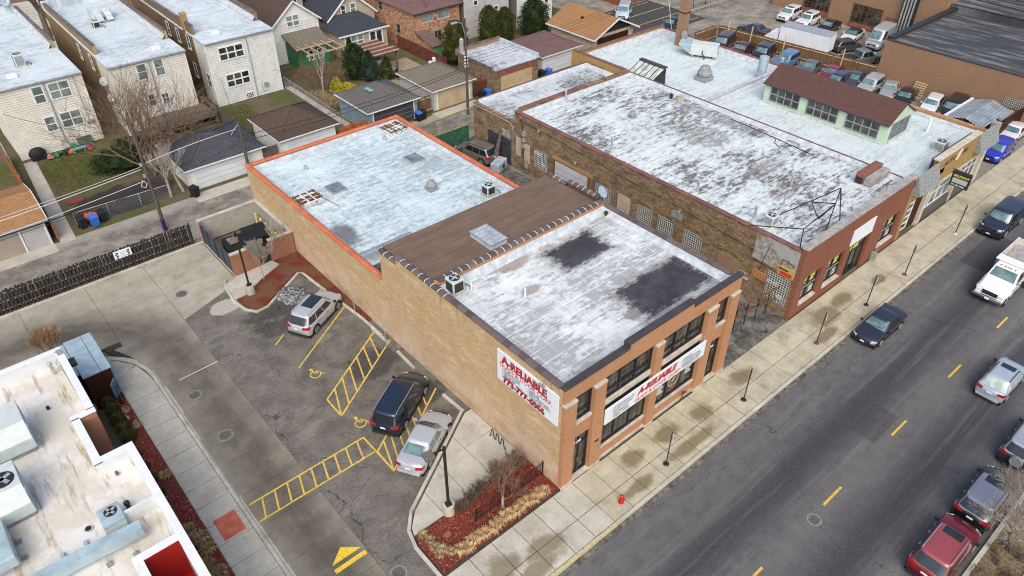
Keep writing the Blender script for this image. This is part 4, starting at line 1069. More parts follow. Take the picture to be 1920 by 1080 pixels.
m = MB(); wbox(m, P, 49.9, 52.6, .05, .1, 2.2, 2.32); m.build('transom', black_m, d)
m = MB()
for r_ in range(4): m.box(50.2, 51.9 - .15 * (r_ % 2), 18.455, 18.459, 2.98 - r_ * .2, 3.13 - r_ * .2)
m.build('window_lettering', yel_tx, d)
MB().box(49.7, 52.8, 18.13, 18.2, 3.32, 3.5).build('lintel', rusth_m, B)
cap = MB().box(42.45, 58.4, 18.12, 18.6, 6.12, 6.17).build('cap_bed', gstone_m, B)
coping(B, 'x', 18.38, 42.5, 58.4, 6.2, gstone_m, 1.1, .62, None, False, 'cap_stone')
SB = thing('blank_sign', 'blank pale blue sign board above the red brick shop door', 'sign', (51, 18.15, 3.55))
MB().box(49.35, 52.55, 18.1, 18.19, 3.56, 4.78).build('panel', signw_m, SB)
m = MB(); m.box(49.3, 52.6, 18.09, 18.19, 3.5, 3.556); m.box(49.3, 52.6, 18.09, 18.19, 4.784, 4.83); m.build('frame', trim_m, SB)
# left wall: painted patch, openings
MB().box(42.485, 42.5, 18.6, 22.1, 3.6, 5.74).build('painted_patch', mk('grey_wall_paint', lambda g: g.mix(g.noise(1.3, 6, .75).st(.5, .62), (.33, .33, .32), (.2, .15, .09)), bump=0), B)
def glassblock(par, y0, y1, z0, z1, plane=42.5, face='-X', nx=None):
    Pq = wallpt(face, plane); nx = nx or max(2, round(abs(y1 - y0) / .2)); nz = max(2, round((z1 - z0) / .2))
    w_ = window(par, face, plane, y0, y1, z0, z1, gstone_m, gl_block, 1, 1, .05, .03, .04, sill=None, name='glass_block_window')
    m = MB()
    for i in range(1, nx): a = min(y0, y1) + abs(y1 - y0) * i / nx; wbox(m, Pq, a - .018, a + .018, .002, .035, z0 + .04, z1 - .04)
    for j in range(1, nz): z = z0 + (z1 - z0) * j / nz; wbox(m, Pq, min(y0, y1) + .04, max(y0, y1) - .04, .002, .033, z - .018, z + .018)
    m.build('mortar_grid', mk('pale_mortar', (.5, .5, .45)), w_)
    return w_
def archhood(par, y0, y1, z, plane=42.5, rows=3):
    for r_ in range(rows):
        m = MB(); n = 10; pr = []
        for i in range(n + 1):
            t = i / n; pr.append((plane - .02, y0 + (y1 - y0) * t, z + r_ * .13 + .28 * (1 - (2 * t - 1) ** 2)))
        for a, b in zip(pr, pr[1:]): m.bar(a, b, .1, .04)
        m.build('brick_arch', yelbr_m if r_ % 2 else common_m, par)
for y0, y1, z0, z1 in ((45.85, 44.15, 1.25, 3.13), (37.95, 36.15, 1.3, 2.95), (33.15, 31.55, 1.4, 2.98), (30.9, 29.3, 1.3, 2.98), (28.25, 26.45, 1.2, 2.98), (20.55, 18.75, .85, 3.2)):
    wdw = glassblock(B, y0, y1, z0, z1)
    if 26 < y0 < 40: archhood(B, y0, y1, z1 + .06)
    if y0 < 25 or y0 > 40:
        for k in range(3):
            m = MB(); yy = min(y0, y1) + .3 + .5 * k; zz = z0 + .5 + .45 * (k % 2 + k); m.box(42.45, 42.47, yy, yy + .45, zz, zz + .04); m.box(42.45, 42.47, yy, yy + .45, zz + .2, zz + .24); m.box(42.45, 42.47, yy, yy + .04, zz, zz + .24); m.box(42.45, 42.47, yy + .41, yy + .45, zz, zz + .24); m.build('vent_frame', trim_m, wdw)
MB().box(42.44, 42.5, 33.95, 35.3, 1.5, 3.05).build('boarded_opening', mk('pale_board', plain((.42, .34, .26), .12, 2)), B)
MB().box(42.46, 42.5, 22.9, 24.9, .9, 2.7).build('bricked_opening', brown_br, B); archhood(B, 25.0, 22.8, 2.78)
gd = MB().box(42.46, 42.5, 38.9, 43.05, 0, 2.95).build('garage_door', mk('grey_door', plain((.44, .45, .46), .06, 1)), B)
for i in range(1, 5): MB().box(42.45, 42.462, 38.95, 43.0, i * .6 - .012, i * .6 + .012).build('door_rib', grey_m, gd)
m = MB(); m.box(42.42, 42.5, 43.05, 43.3, 0, 3.1); m.box(42.42, 42.5, 38.65, 38.9, 0, 3.1); m.build('door_jamb', woodb_m, B); MB().box(42.44, 42.5, 38.4, 43.5, 3.1, 3.4).build('lintel', yelbr_m, B)
for y, z, l in ((45.9, .9, .9), (47.2, 1.2, .8)): MB().box(42.46, 42.5, y + .6, y + .6 + l * .9, z + .3, z + 2.2).build('boarded_opening', MATS['pale_board'], B)
glassblock(B, 47.35, 46.75, .6, 1.4)
glassblock(B, 22.9, 22.15, 1.6, 2.0); MB().box(42.4, 42.5, 22.0, 23.1, 1.46, 1.58).build('sill', lstone_m, B)
# conduits, lamps, meters on the side wall
m = MB()
m.path([(42.46, 21.9, 3.5), (42.46, 19.9, 3.35), (42.46, 19.7, 4.6), (42.46, 18.7, 4.5)], .025); m.path([(42.46, 20.9, 5.2), (42.46, 21.3, 2.8)], .02); m.path([(42.46, 47.7, 5.4), (42.46, 47.5, 3.5), (42.46, 47.4, .4)], .035)
m.path([(42.46, 47.5, 5.2), (42.46, 43, 5.1), (42.46, 36, 4.75), (42.46, 30, 4.6), (42.46, 22, 4.2)], .015); m.build('conduit', black_m, B)
m = MB()
for z in (3.9, 3.3, 2.7): m.box(42.2, 42.5, 47.1, 47.4, z, z + .4)
m.build('meter_box', galv_m, B)
for y, z in ((40.4, 3.9), (21.3, 5.1), (28.9, 4.3), (45.2, 5.2)):
    m = MB(); m.box(42.3, 42.5, y - .04, y + .04, z, z + .08); m.box(42.2, 42.32, y - .1, y + .1, z - .14, z + .04); m.build('wall_lamp', galv_m, B)
MB().box(42.44, 42.5, 28.6, 29.7, 3.5, 4.05).build('louvre', galv_m, B)
# small boards on the wall
t = tag(MB().box(42.43, 42.5, 20.65, 21.8, 2.05, 2.7).build('wall_board', orsign), 'faded orange notice board on the old side wall', 'sign')
t = thing('wall_board', 'yellow and red notice board above the glass blocks', 'sign', (42.45, 19.3, 3.4))
MB().box(42.44, 42.5, 18.65, 19.95, 3.35, 4.1).build('panel', mk('yellow_board', (.4, .32, .09)), t); MB().box(42.43, 42.44, 18.75, 19.7, 3.42, 3.7).build('panel_band', redtx_m, t); MB().box(42.43, 42.44, 19.1, 19.85, 3.8, 3.92).build('panel_lettering', darktx_m, t)
# rooftop things
condenser(44.55, 22.4, 5.4, 'round topped condenser beside the roof edge of the red brick shop', .75, .8, False)
for x, y, h, lab in ((44.2, 38.0, 1.15, 'pale flue pipe near the middle of the old side wall'), (44.2, 28.8, 1.0, 'pale flue pipe on the weathered roof above the arched windows'), (50.3, 24.4, 1.15, 'dark flue pipe leaning near the middle of the weathered roof'), (47.5, 23.2, .7, 'slim grey pipe between the condenser and the tar stripes'), (44.3, 23.6, .95, 'grey flue pipe left of the round condenser'), (48.4, 48.0, 1.0, 'double flue pipe by the rear coping'), (57.0, 24.2, .7, 'thin pipe by the far coping of the weathered roof')):
    vent(x, y, 5.4, .1 if h > .8 else .07, h, lab, h > .8)
for x, y, lab in ((50.5, 41.3, 'mushroom vent on the far left of the weathered roof'), (54.9, 38.7, 'low mushroom vent by the tar patch near the middle wall'), (50.5, 28.0, 'mushroom vent in the middle of the weathered roof')): fan(x, y, 5.4, .62, lab)
vent(56.6, 41.7, 5.4, .16, .5, 'short black stub pipe by the middle coping', False, black_m)
tag(MB().box(56.65, 57.0, 40.5, 40.9, 5.4, 6.0).build('flue_stub', lstone_m), 'square tan flue stub next to the black pipe', 'flue')
t = thing('rusty_hood_vent', 'rusty maroon hood vent near the stone capped front', 'roof vent', (56.2, 21, 5.4))
m = MB(); m.prism([(55.0, 20.9), (58.0, 20.9), (58.0, 21.6), (55.0, 21.6)], 5.45, 6.35); m.build('hood', rusth_m, t, bevel=.08)
m = MB(); m.prism([(55.1, 20.2), (58.0, 20.2), (58.0, 20.88), (55.1, 20.88)], 5.45, 6.1); m.build('duct', gstone_m, t, bevel=.05)
MB().box(54.96, 54.995, 20.95, 21.55, 5.5, 6.0).build('louvre', black_m, t)
t = thing('sign_frame', 'bare black iron sign frame standing on the weathered roof corner', 'frame', (46, 19.5, 5.4))
m = MB(); f = [(43.4, 19.2, 5.5), (43.35, 19.3, 7.0), (41.9, 22.6, 6.3), (45.9, 22.6, 5.5), (47.6, 19.4, 8.6), (46.3, 19.0, 5.6), (47.9, 18.8, 5.6), (46.3, 20.6, 7.4), (47.45, 19.35, 7.4), (46.6, 19.9, 6.2)]
for a, b in ((0, 1), (1, 2), (1, 8), (3, 4), (4, 5), (4, 6), (7, 8), (7, 9), (9, 8)): MB().bar(f[a], f[b], .055).build('strut', black_m, t)
m = MB(); m.path([(57.2, 35, 5.45), (57.0, 31, 5.45), (56.6, 26.5, 5.45)], .03); m.path([(56.8, 30, 5.45), (56.0, 29.6, 5.5), (55.6, 28.8, 5.45)], .025); tag(m.build('roof_cable', wire_m), 'black cable lying along the far edge of the weathered roof', 'cable')
m = MB(); m.tube((43.8, 19.6, 5.4), (43.8, 19.6, 5.9), .12, .1); m.tube((43.8, 19.6, 5.9), (43.8, 19.6, 6.02), .14, .3); tag(m.build('roof_funnel', galv_m), 'galvanised funnel vent at the front left roof corner', 'roof vent')
# low annex behind
N = thing('low_brick_annex', 'low old brick annex with black stained white roof by the alley', 'building', (42.5, 48.8, 0))
MB().box(42.52, 42.85, 48.76, 55.0, -.2, 4.68).build('wall', common_m, N); MB().box(42.85, 58.3, 54.7, 55.0, -.2, 4.75).build('wall', common_m, N)
MB().box(42.9, 58.04, 48.76, 54.7, 4.2, 4.6).build('roof', roofL_m, N); MB().box(58.04, 58.3, 48.76, 54.7, 4.2, 4.9).build('wall', common_m, N)
coping(N, 'x', 54.86, 43, 58.2, 4.8, ctile_m, .62, .4)
flash(N, 42.85, 58.04, 48.76, 54.7, 4.6, .6, 'NE', .3)
MB().box(42.46, 42.52, 49.3, 52.7, .0, 2.6).build('boarded_door', mk('dark_boards', plain((.045, .048, .055), .3, 2)), N)
glassblock(N, 50.6, 49.4, 2.75, 3.5, 42.52)
m = MB(); m.path([(42.45, 55, 4.5), (42.45, 49.2, 4.45), (42.45, 48.9, 3.9), (42.45, 48.9, .2)], .04); m.build('downpipe', galv_m, N)
for x in (52.6, 54.6): MB().box(x, x + .15, 48.9, 49.05, 4.6, 6.0).build('post', rusth_m, N)
vent(46.5, 53.5, 4.6, .18, .2, 'low round vent on the black stained annex roof', False)
# rear white hall
H = thing('rear_white_roof_hall', 'wide hall with clean white roof and tall brick chimney', 'building', (58.3, 40, 0))
MB().box(58.36, 58.7, 48.8, 57.3, -.2, 5.5).build('wall', yelbr_m, H); MB().box(58.7, 74, 57.0, 57.3, -.2, 5.0).build('wall', yelbr_m, H); MB().box(73.7, 74, 39.6, 57, -.2, 4.7).build('wall', brown_br, H)
MB().box(58.36, 58.7, 39.6, 48.8, 3, 5.5).build('wall', yelbr_m, H)
MB().box(58.7, 73.7, 39.9, 57, 3.9, 4.2).build('roof', roofW_m, H); MB().box(58.7, 73.7, 39.6, 39.9, 3.9, 4.95).build('parapet', flash_m, H)
flash(H, 58.7, 73.7, 39.9, 57, 4.2, .5, 'NEW', .55)
coping(H, 'y', 58.55, 48.9, 57.2, 5.55, ctile_m, .62, .4); coping(H, 'x', 57.15, 58.5, 73.8, 5.05, ctile_m, .62, .4); coping(H, 'y', 73.85, 39.8, 57, 4.75, ctile_m, .62, .36)
coping(H, 'x', 39.75, 58.8, 73.6, 5.0, flash_m, 1.2, .4, None, False)
ch = MB().box(71.45, 72.4, 52.3, 53.25, 4.1, 13).build('chimney', brown_br, H); MB().box(71.41, 72.44, 52.26, 53.29, 8.0, 8.1).build('chimney_band', black_m, ch)
t = thing('rooftop_unit', 'white rooftop air handler with grey intake hood', 'air conditioner', (71, 48.6, 4.2), radians(-62))
MB().box(-1.5, 1.5, -.75, .75, .3, 1.5).build('case', hvac_m, t, True, bevel=.03); MB().box(1.5, 1.515, -.7, .7, .35, 1.4).build('end_panel', hvacb_m, t, True)
m = MB(); m.loft([[(-1.51, -.75, .35), (-1.51, .75, .35), (-1.51, .75, 1.48), (-1.51, -.75, 1.48)], [(-2.9, -.7, 1.2), (-2.9, .7, 1.2), (-2.9, .7, 1.45), (-2.9, -.7, 1.45)]]); m.build('intake_hood', hvacb_m, t, True, fix=True)
for x in (-1.2, 1.2): MB().box(x - .1, x + .1, -.8, .8, 0, .3).build('skid', grey_m, t, True)
m = MB(); m.path([(-.1, -.78, .9), (-.1, -.95, .6), (.2, -.95, .3), (.2, -1.1, .05)], .06); m.build('pipe', black_m, t, True)
fan(65.4, 44.3, 4.2, 1.45, 'large grey exhaust fan on the clean white hall roof')
vent(70.4, 40.6, 4.2, .5, 2.4, 'big galvanised round duct by the green monitor', False, hvacb_m); vent(71.6, 39.2, 4.6, .14, 1.9, 'slim grey flue beside the galvanised duct', True)
t = thing('sloped_skylight', 'long sloping glass skylight with five panes by the tile coping', 'skylight', (60, 47.6, 4.2))
m = MB(); m.prism([(59.0, 46.0), (61.0, 46.0), (61.0, 49.4), (59.0, 49.4)], 4.2, 5.2); m.build('curb', black_m, t)
for i in range(5):
    y = 46.05 + i * .67; MB().add([(59.0, y, 5.25), (59.0, y + .62, 5.25), (60.9, y + .62, 6.15), (60.9, y, 6.15), (59.0, y, 5.19), (59.0, y + .62, 5.19), (60.9, y + .62, 6.09), (60.9, y, 6.09)], [(0, 3, 2, 1), (4, 5, 6, 7), (0, 1, 5, 4), (1, 2, 6, 5), (2, 3, 7, 6), (3, 0, 4, 7)]).build('pane', gl_pale, t)
for i in range(6): y = 46.0 + i * .67; MB().bar((58.98, y + .01, 5.24), (60.92, y + .01, 6.15), .06, .09).build('bar', black_m, t)
m = MB(); m.face((60.95, 46, 4.2), (60.95, 49.4, 4.2), (60.95, 49.4, 6.15), (60.95, 46, 6.15)); m.face((59, 46, 5.2), (60.95, 46, 5.2), (60.95, 46, 6.15)); m.face((59, 49.4, 5.2), (60.95, 49.4, 5.2), (60.95, 49.4, 6.15)); m.build('back', black_m, t)
MB().box(60.6, 61.1, 45.95, 49.45, 6.12, 6.25).build('cap', bmetal_m, t)
dish(71.2, 51.9, 5.0, radians(-100), .3, .45, 'dark satellite dish at the foot of the tall chimney', mat=grey_m)
m = MB(); m.tube((70.1, 54.3, 4.2), (70.1, 54.3, 7.4), .02); tag(m.build('aerial_pole', grey_m), 'thin aerial pole near the far corner of the white hall roof', 'pole')
# yellow brick shop
Yb = thing('yellow_brick_shop', 'yellow brick shop with white roof and little grey mansard hoods', 'building', (58.4, 18.2, 0))
MB().box(73.6, 74, 18.5, 39.55, -.2, 5.0).build('wall', yelside_m, Yb); MB().box(58.36, 58.66, 18.5, 39.55, 3, 5.3).build('wall', yelbr_m, Yb)
MB().box(58.66, 73.6, 18.6, 39.58, 4.3, 4.6).build('roof', roofW_m, Yb)
coping(Yb, 'y', 73.8, 18.8, 39.5, 5.05, otile_m, .62, .4)
flash(Yb, 58.66, 73.6, 18.6, 39.58, 4.6, .4, 'EN', .22)
P = wallpt('-Y', 18.5)
MB().box(58.4, 74, 18.2, 18.6, 3.45, 4.5).build('facade', yelbr_m, Yb); MB().box(58.4, 64, 18.2, 18.6, 4.5, 5.0).build('facade', yelbr_m, Yb); MB().box(70, 74, 18.2, 18.6, 4.5, 5.0).build('facade', yelbr_m, Yb)
MB().box(62.2, 70, 18.2, 18.6, 4.5, 6.15).build('facade', yelbr_m, Yb)
for a, b in ((58.4, 59.0), (62.3, 62.9), (68.3, 68.7), (73.3, 74.0)): MB().box(a, b, 18.2, 18.6, -.2, 3.45).build('facade', lstone_m if a > 59 else yelbr_m, Yb)
MB().box(62.0, 70.2, 18.1, 18.66, 6.15, 6.32).build('stone_cap', lstone_m, Yb, bevel=.03); MB().box(62.4, 69.8, 18.68, 18.9, 4.6, 6.1).build('parapet_back', bmetal_m, Yb)
for a, b in ((58.6, 62.2), (70.0, 73.9)):
    m = MB(); m.add([(a, 18.2, 4.3), (b, 18.2, 4.3), (b, 17.55, 4.4), (a, 17.55, 4.4), (a, 18.2, 6.1), (b, 18.2, 6.1)], [(0, 3, 2, 1), (3, 4, 5, 2), (0, 4, 3), (1, 2, 5), (0, 1, 5, 4)]); 
    m.build('mansard_hood', mk('weathered_shake', lambda g: (lambda n: g.mix(n.st(.35, .65), (.11, .125, .13), (.32, .34, .33)))(g.noise(1.0, 4, .8, v=g.vec(g.x * 5, g.z * 9)))), Yb, fix=True)
MB().box(73.75, 74.3, 18.0, 18.7, 4.9, 6.0).build('pier', gstone_m, Yb, bevel=.03)
gdo = window(Yb, '-Y', 18.5, 59.0, 60.9, .15, 3.4, trim_m, gl_dark, 1, 5, .08, .14, .08, back=-.05, name='garage_door')
MB().box(60.95, 62.25, 18.45, 18.52, .0, 3.4).build('door', mk('dark_brown_door', (.05, .02, .012)), Yb)
for a, b in ((62.95, 68.25), (68.75, 73.25)):
    MB().box(a, b, 18.25, 18.56, -.2, .85).build('stall_riser', mk('grey_brown_brick', plain((.1, .095, .09), .25, 6)), Yb)
    wn = window(Yb, '-Y', 18.5, a, b, .855, 3.44, trim_m, gl_blind if a < 65 else gl_dark, 4, 2, .08, .06, .08, back=-.05)
MB().box(62.2, 73.4, 18.1, 18.2, 3.4, 3.55).build('stone_band', lstone_m, Yb)
text('facade_lettering', 'AUTO', .62, darktx_m, Yb, (63.6, 18.19, 5.15), '-Y', .01, .006, 1.3); text('facade_lettering', 'TIRE', .62, darktx_m, Yb, (66.7, 18.19, 5.15), '-Y', .01, .006, 1.2)
m = MB(); m.bar((65.9, 18.15, 5.0), (66.5, 18.15, 5.95), .22, .04); m.build('facade_plaque', lstone_m, Yb)
t = thing('projecting_sign', 'black projecting shop sign with yellow and white lettering', 'sign', (66.5, 17.5, 2.5))
MB().box(66.38, 66.62, 16.55, 18.1, 2.5, 3.85).build('box', black_m, t, bevel=.02); text('lettering', 'BELMONT', .3, yel_tx, t, (66.37, 17.95, 3.42), '-X', .006, .004, .95, .2)
MB().box(66.365, 66.378, 16.7, 17.95, 2.86, 3.3).build('lettering_band', graytx, t); text('lettering', '773 282 0028', .2, whitetx, t, (66.37, 17.95, 2.6), '-X', .003, .004, 1.0)
m = MB(); m.bar((66.5, 18.2, 3.95), (66.5, 16.6, 3.95), .06); m.bar((66.5, 17.9, 3.85), (66.5, 17.9, 4.0), .05); m.bar((66.5, 18.2, 2.3), (66.5, 17.9, 2.6), .04); m.build('bracket', black_m, t)
t = thing('roof_monitor', 'long mint green glazed monitor with maroon shingle roof on the white roof', 'roof monitor', (66.5, 30, 4.6))
x0, x1, y0, y1, z0, z1, zr = 64.6, 69.1, 23.9, 36.5, 4.6, 6.6, 8.0
m = MB()
for i in range(9):
    za, zb = z0 + .12 + i * .22, z0 + .12 + (i + 1) * .22
    m.quad((x0 - .03, y0, za), (x0, y0, zb), (x0, y1, zb), (x0 - .03, y1, za)); m.quad((x0, y0 - .03, za), (x1, y0 - .03, za), (x1, y0, zb), (x0, y0, zb))
m.box(x0, x1, y0, y1, z0, z1); m.build('wall', sd_mint, t)
m = MB(); m.face((x0, y0 - .02, z1), (x1, y0 - .02, z1), ((x0 + x1) / 2, y0 - .02, zr - .05)); m.face((x0, y1, z1), ((x0 + x1) / 2, y1, zr - .05), (x1, y1, z1)); m.build('gable', sd_mint, t)
MB().box(x0 - .12, x1 + .12, y0 - .12, y1 + .12, z0 - .02, z0 + .12).build('curb', flash_m, t)
xm = (x0 + x1) / 2; m = MB()
for s_, xe_ in ((-1, x0 - .25), (1, x1 + .25)):
    q = [(xe_, y0 - .15, z1 - .02), (xe_, y1 + .15, z1 - .02), (xm, y1 + .15, zr), (xm, y0 - .15, zr)]; m.add(q + [(p[0], p[1], p[2] - .1) for p in q], [(0, 1, 2, 3), (7, 6, 5, 4), (0, 4, 5, 1), (1, 5, 6, 2), (2, 6, 7, 3), (3, 7, 4, 0)])
m.build('roof', sh_maroon, t, fix=True); MB().box(x0 - .32, x0 - .2, y0 - .15, y1 + .15, z1 - .12, z1 - .02).build('gutter', bmetal_m, t)
for k in range(3):
    ya = 24.6 + k * 4.0; window(t, '-X', x0 - .03, ya, ya + 3.2, z0 + .4, z1 - .15, grey_m, gl_dark, 4, 2, .07, .1, .07)
window(t, '-Y', y0 - .04, x0 + .6, x1 - .6, z0 + .3, z1 - .1, grey_m, gl_block, 3, 2, .06, .06, .05)
condenser(67.8, 20.3, 4.6, 'pale green condenser on the white roof of the yellow brick shop', .95, .8, False); vent(70.3, 22.6, 4.6, .12, 1.3, 'white vent pipe on the roof of the yellow brick shop', False, pipe_m)
# ---------------------------------------------------------------- restaurant at the lower left
random.seed(21)
lapshade_m = mk('lap_shadow_backing', (.12, .115, .1))  # dark colour stands in for the shadow lines beneath the siding boards
Rb = thing('white_roof_restaurant', 'low flat roofed restaurant with white parapets and roof ducts', 'building', (0, 30, 0))
wpar = mk('white_parapet', plain((.58, .6, .61), .08, 1, dirt=.35, dc=(.4, .36, .28)), rough=.5)
MB().prism([(-16, 41.95), (.65, 41.95), (.7, 35.95), (-.15, 35.95), (-.15, 31.75), (1.43, 31.75), (1.43, 25.2), (-.55, 25.2), (-.55, 14), (-16, 14)], -.2, 4.3).build('roof', tanroof_m, Rb)
def para(x0, x1, y0, y1, z0=-.2, z1=5.15, mat=wpar):
    MB().box(x0, x1, y0, y1, z0, z1).build('parapet', mat, Rb)
    MB().box(x0 - .03, x1 + .03, y0 - .03, y1 + .03, z1, z1 + .06).build('parapet_cap', trim_m, Rb)
para(-16, 1.0, 41.95, 42.3); para(.7, 1.05, 35.95, 41.95)
para(-.15, .2, 31.75, 35.6); para(1.43, 1.78, 14, 31.72); para(-.55, -.2, 14, 24.82)
MB().box(.2, 1.05, 35.58, 35.95, -.2, 5.15).build('wall', redenc_m, Rb); MB().box(-.18, 1.08, 35.55, 35.98, 5.151, 5.21).build('parapet_cap', trim_m, Rb)
m = MB()
for i in range(12): m.box(.24 + i * .068, .29 + i * .068, 35.565, 35.58, 4.8, 5.05)
m.build('soldier_course', orange_m, Rb)
for i in range(2): MB().box(.25, 1.0, 35.57, 35.58, 2.2 + i * .5, 2.5 + i * .5).build('brick_panel', redenc_m, Rb)
MB().box(.2, 1.43, 31.75, 32.1, -.2, 5.15).build('parapet', wpar, Rb); MB().box(-.18, 1.81, 31.72, 32.13, 5.153, 5.213).build('parapet_cap', trim_m, Rb)
MB().box(-.35, 1.43, 27.95, 28.1, 4.3, 5.12).build('parapet', wpar, Rb)
MB().box(-.55, 1.43, 24.85, 25.2, -.2, 5.15).build('wall', cred_m, Rb); MB().box(-.58, 1.5, 24.82, 25.23, 5.156, 5.216).build('parapet_cap', trim_m, Rb)
MB().box(-.2, 1.43, 20, 24.84, 2.0, 2.6).build('canopy', cred_m, Rb)
# service enclosure with blue metal roof
E_ = thing('service_enclosure', 'dark brown service enclosure with blue grey metal roof beside the restaurant', 'shed', (2.2, 43.8, 0))
MB().box(1.42, 2.98, 41.75, 45.9, 0, 2.72).build('wall', dbrown_m, E_); 
for i, (a, b) in enumerate(((1.38, 2.42), (2.45, 3.04))): MB().box(a, b, 41.7, 45.96, 2.72, 2.8).build('roof_panel', hvacb_m, E_)
MB().box(-16, 1.38, 42.4, 45.9, 0, 2.6).build('wall', dbrown_m, E_)
for i in range(12): MB().box(-16 + i * 1.448, -16 + (i + 1) * 1.448 - .03, 42.36, 45.96, 2.62, 2.7).build('roof_panel', hvacb_m, E_)
# roof plant
def rtu(x0, x1, y0, y1, z0, z1, label, slope=.45, fanp=None):
    t = thing('rooftop_unit', label, 'air conditioner', ((x0 + x1) / 2, (y0 + y1) / 2, 4.3))
    m = MB(); ym = y0 + (y1 - y0) * slope * .55
    m.loft([[(x, y0 + .1, z0), (x, y1, z0), (x, y1, z1), (x, ym, z1), (x, y0, z0 + (z1 - z0) * .5)] for x in (x0, x1)]); m.build('case', hvac_m, t, fix=True, bevel=.03)
    MB().box(x0 + .1, x1 - .1, y0 + .2, y1 - .1, 4.3, z0).build('curb', grey_m, t)
    m = MB(); m.box(x1, x1 + .03, y0 + .4, y1 - .3, z0 + .15, z1 - .2); m.build('side_panel', hvacb_m, t)
    MB().box(x0 + .5, x0 + .75, y0 - .02, ym, z0 + .3, z0 + .6).build('duct_stub', hvacb_m, t)
    if fanp:
        m = MB(); m.tube((*fanp, z1), (*fanp, z1 + .05), .52, .5, 20); f = m.build('fan_ring', black_m, t)
        m = MB()
        for i in range(4): m.bar((*fanp, z1 + .06), (fanp[0] + .42 * cos(i * pi / 2 + .5), fanp[1] + .42 * sin(i * pi / 2 + .5), z1 + .06), .2, .01)
        m.build('fan', galv_m, f)
    return t
rtu(-4.6, -2.0, 35.5, 38.0, 4.6, 6.2, 'big pale rooftop unit at the left picture edge')
rtu(-5.5, -3.1, 31.2, 33.7, 4.6, 6.2, 'pale rooftop unit with a large fan at the left edge', fanp=(-3.75, 32.6))
t = thing('rooftop_unit', 'small blue grey unit with a fan beside the white cross wall', 'air conditioner', (-.5, 28.2, 4.3))
MB().box(-1.0, .0, 27.7, 28.85, 4.4, 5.2).build('case', hvacb_m, t, bevel=.03); MB().box(-.95, -.05, 27.68, 27.7, 4.55, 4.9).build('side_panel', hvac_m, t)
m = MB(); m.tube((-.45, 28.4, 5.2), (-.45, 28.4, 5.23), .3, n=18); f = m.build('fan_ring', black_m, t)
m = MB()
for i in range(4): m.bar((-.45, 28.4, 5.245), (-.45 + .26 * cos(i * pi / 2 + .5), 28.4 + .26 * sin(i * pi / 2 + .5), 5.245), .13, .01)
m.build('fan', galv_m, f)
t = thing('roof_duct', 'long blue grey sheet metal duct crossing the restaurant roof', 'duct', (-2, 26.9, 4.3))
pts = [(-7.0, 26.6), (-4.2, 26.95), (-2.3, 26.95), (.4, 26.75)]
for a, b in zip(pts, pts[1:]):
    m = MB(); m.bar((a[0], a[1], 4.95), (b[0], b[1], 4.95), .55, .6); m.build('duct_section', hvacb_m, t)
for x, y in ((-1.4, 26.3), (-.3, 26.05), (-3.2, 26.4)):
    m = MB(); m.box(x - .14, x + .14, y - .14, y + .14, 4.3, 4.36); m.bar((x, y, 4.33), (x, y + .4, 4.75), .05); m.build('duct_foot', grey_m, t)
t = thing('roof_duct', 'blue grey duct elbow at the left edge of the restaurant roof', 'duct', (-5, 30, 4.3))
MB().box(-7, -4.4, 28.5, 31.0, 4.8, 5.5).build('duct_section', hvacb_m, t, bevel=.05)
for y in (29.2, 30.3):
    m = MB(); m.box(-4.4, -4.12, y - .14, y + .14, 4.3, 4.36); m.bar((-4.27, y, 4.33), (-4.45, y, 4.9), .05); m.build('duct_foot', grey_m, t)
vent(.18, 41.2, 4.3, .09, .8, 'grey flue near the back parapet of the restaurant', True); vent(-.86, 38.4, 4.3, .09, .25, 'dark stub pipe in the middle of the restaurant roof', False, black_m)
vent(.55, 31.3, 4.3, .08, .25, 'red brown stub pipe behind the stepped white parapet', False, rusth_m); vent(.3, 28.9, 4.3, .1, .35, 'black gooseneck vent beside the small blue unit', True, black_m); vent(-1.57, 28.9, 4.3, .14, .08, 'low black roof drain near the duct', False, black_m)
for x, lab in ((-2.9, 'left blue sleeper block lying by the duct'), (-1.9, 'right blue sleeper block lying by the duct')): tag(MB().box(x - .08, x + .08, 27.6, 28.25, 4.3, 4.46).build('sleeper', hvacb_m), lab, 'block')
m = MB(); m.box(.75, 1.0, 41.5, 41.85, 5.22, 5.4); m.path([(.8, 41.6, 5.2), (.5, 41.4, 4.9), (.55, 41.2, 4.4)], .02); tag(m.build('camera_box', grey_m), 'small grey camera at the back corner of the restaurant parapet', 'camera')
t = thing('wall_lamp_unit', 'small black lamp fixture on the parapet by the enclosure', 'lamp', (1.2, 41, 5)); MB().box(1.1, 1.45, 40.6, 41.3, 4.7, 4.9).build('lamp', black_m, t, bevel=.03)
t = thing('menu_board', 'tilted dark blue menu board standing in the red mulch', 'sign', (2.75, 41.2, 0), radians(-35))
MB().box(-.05, .05, -.35, .35, .9, 2.1).build('panel', mk('board_blue', plain((.06, .12, .16), .4, 2)), t, True); MB().box(-.08, .08, -.1, .1, 0, .9).build('post', black_m, t, True)
t = thing('yard_sign', 'small red and white notice sign in the mulch bed', 'sign', (2.55, 39.3, 0), radians(-60)); MB().box(-.2, .2, -.01, .01, .3, .75).build('panel', redtx_m, t, True); MB().box(-.14, .14, -.016, -.011, .38, .66).build('panel_print', whitetx, t, True); MB().box(-.02, .02, -.008, .008, 0, .3).build('stake', galv_m, t, True)

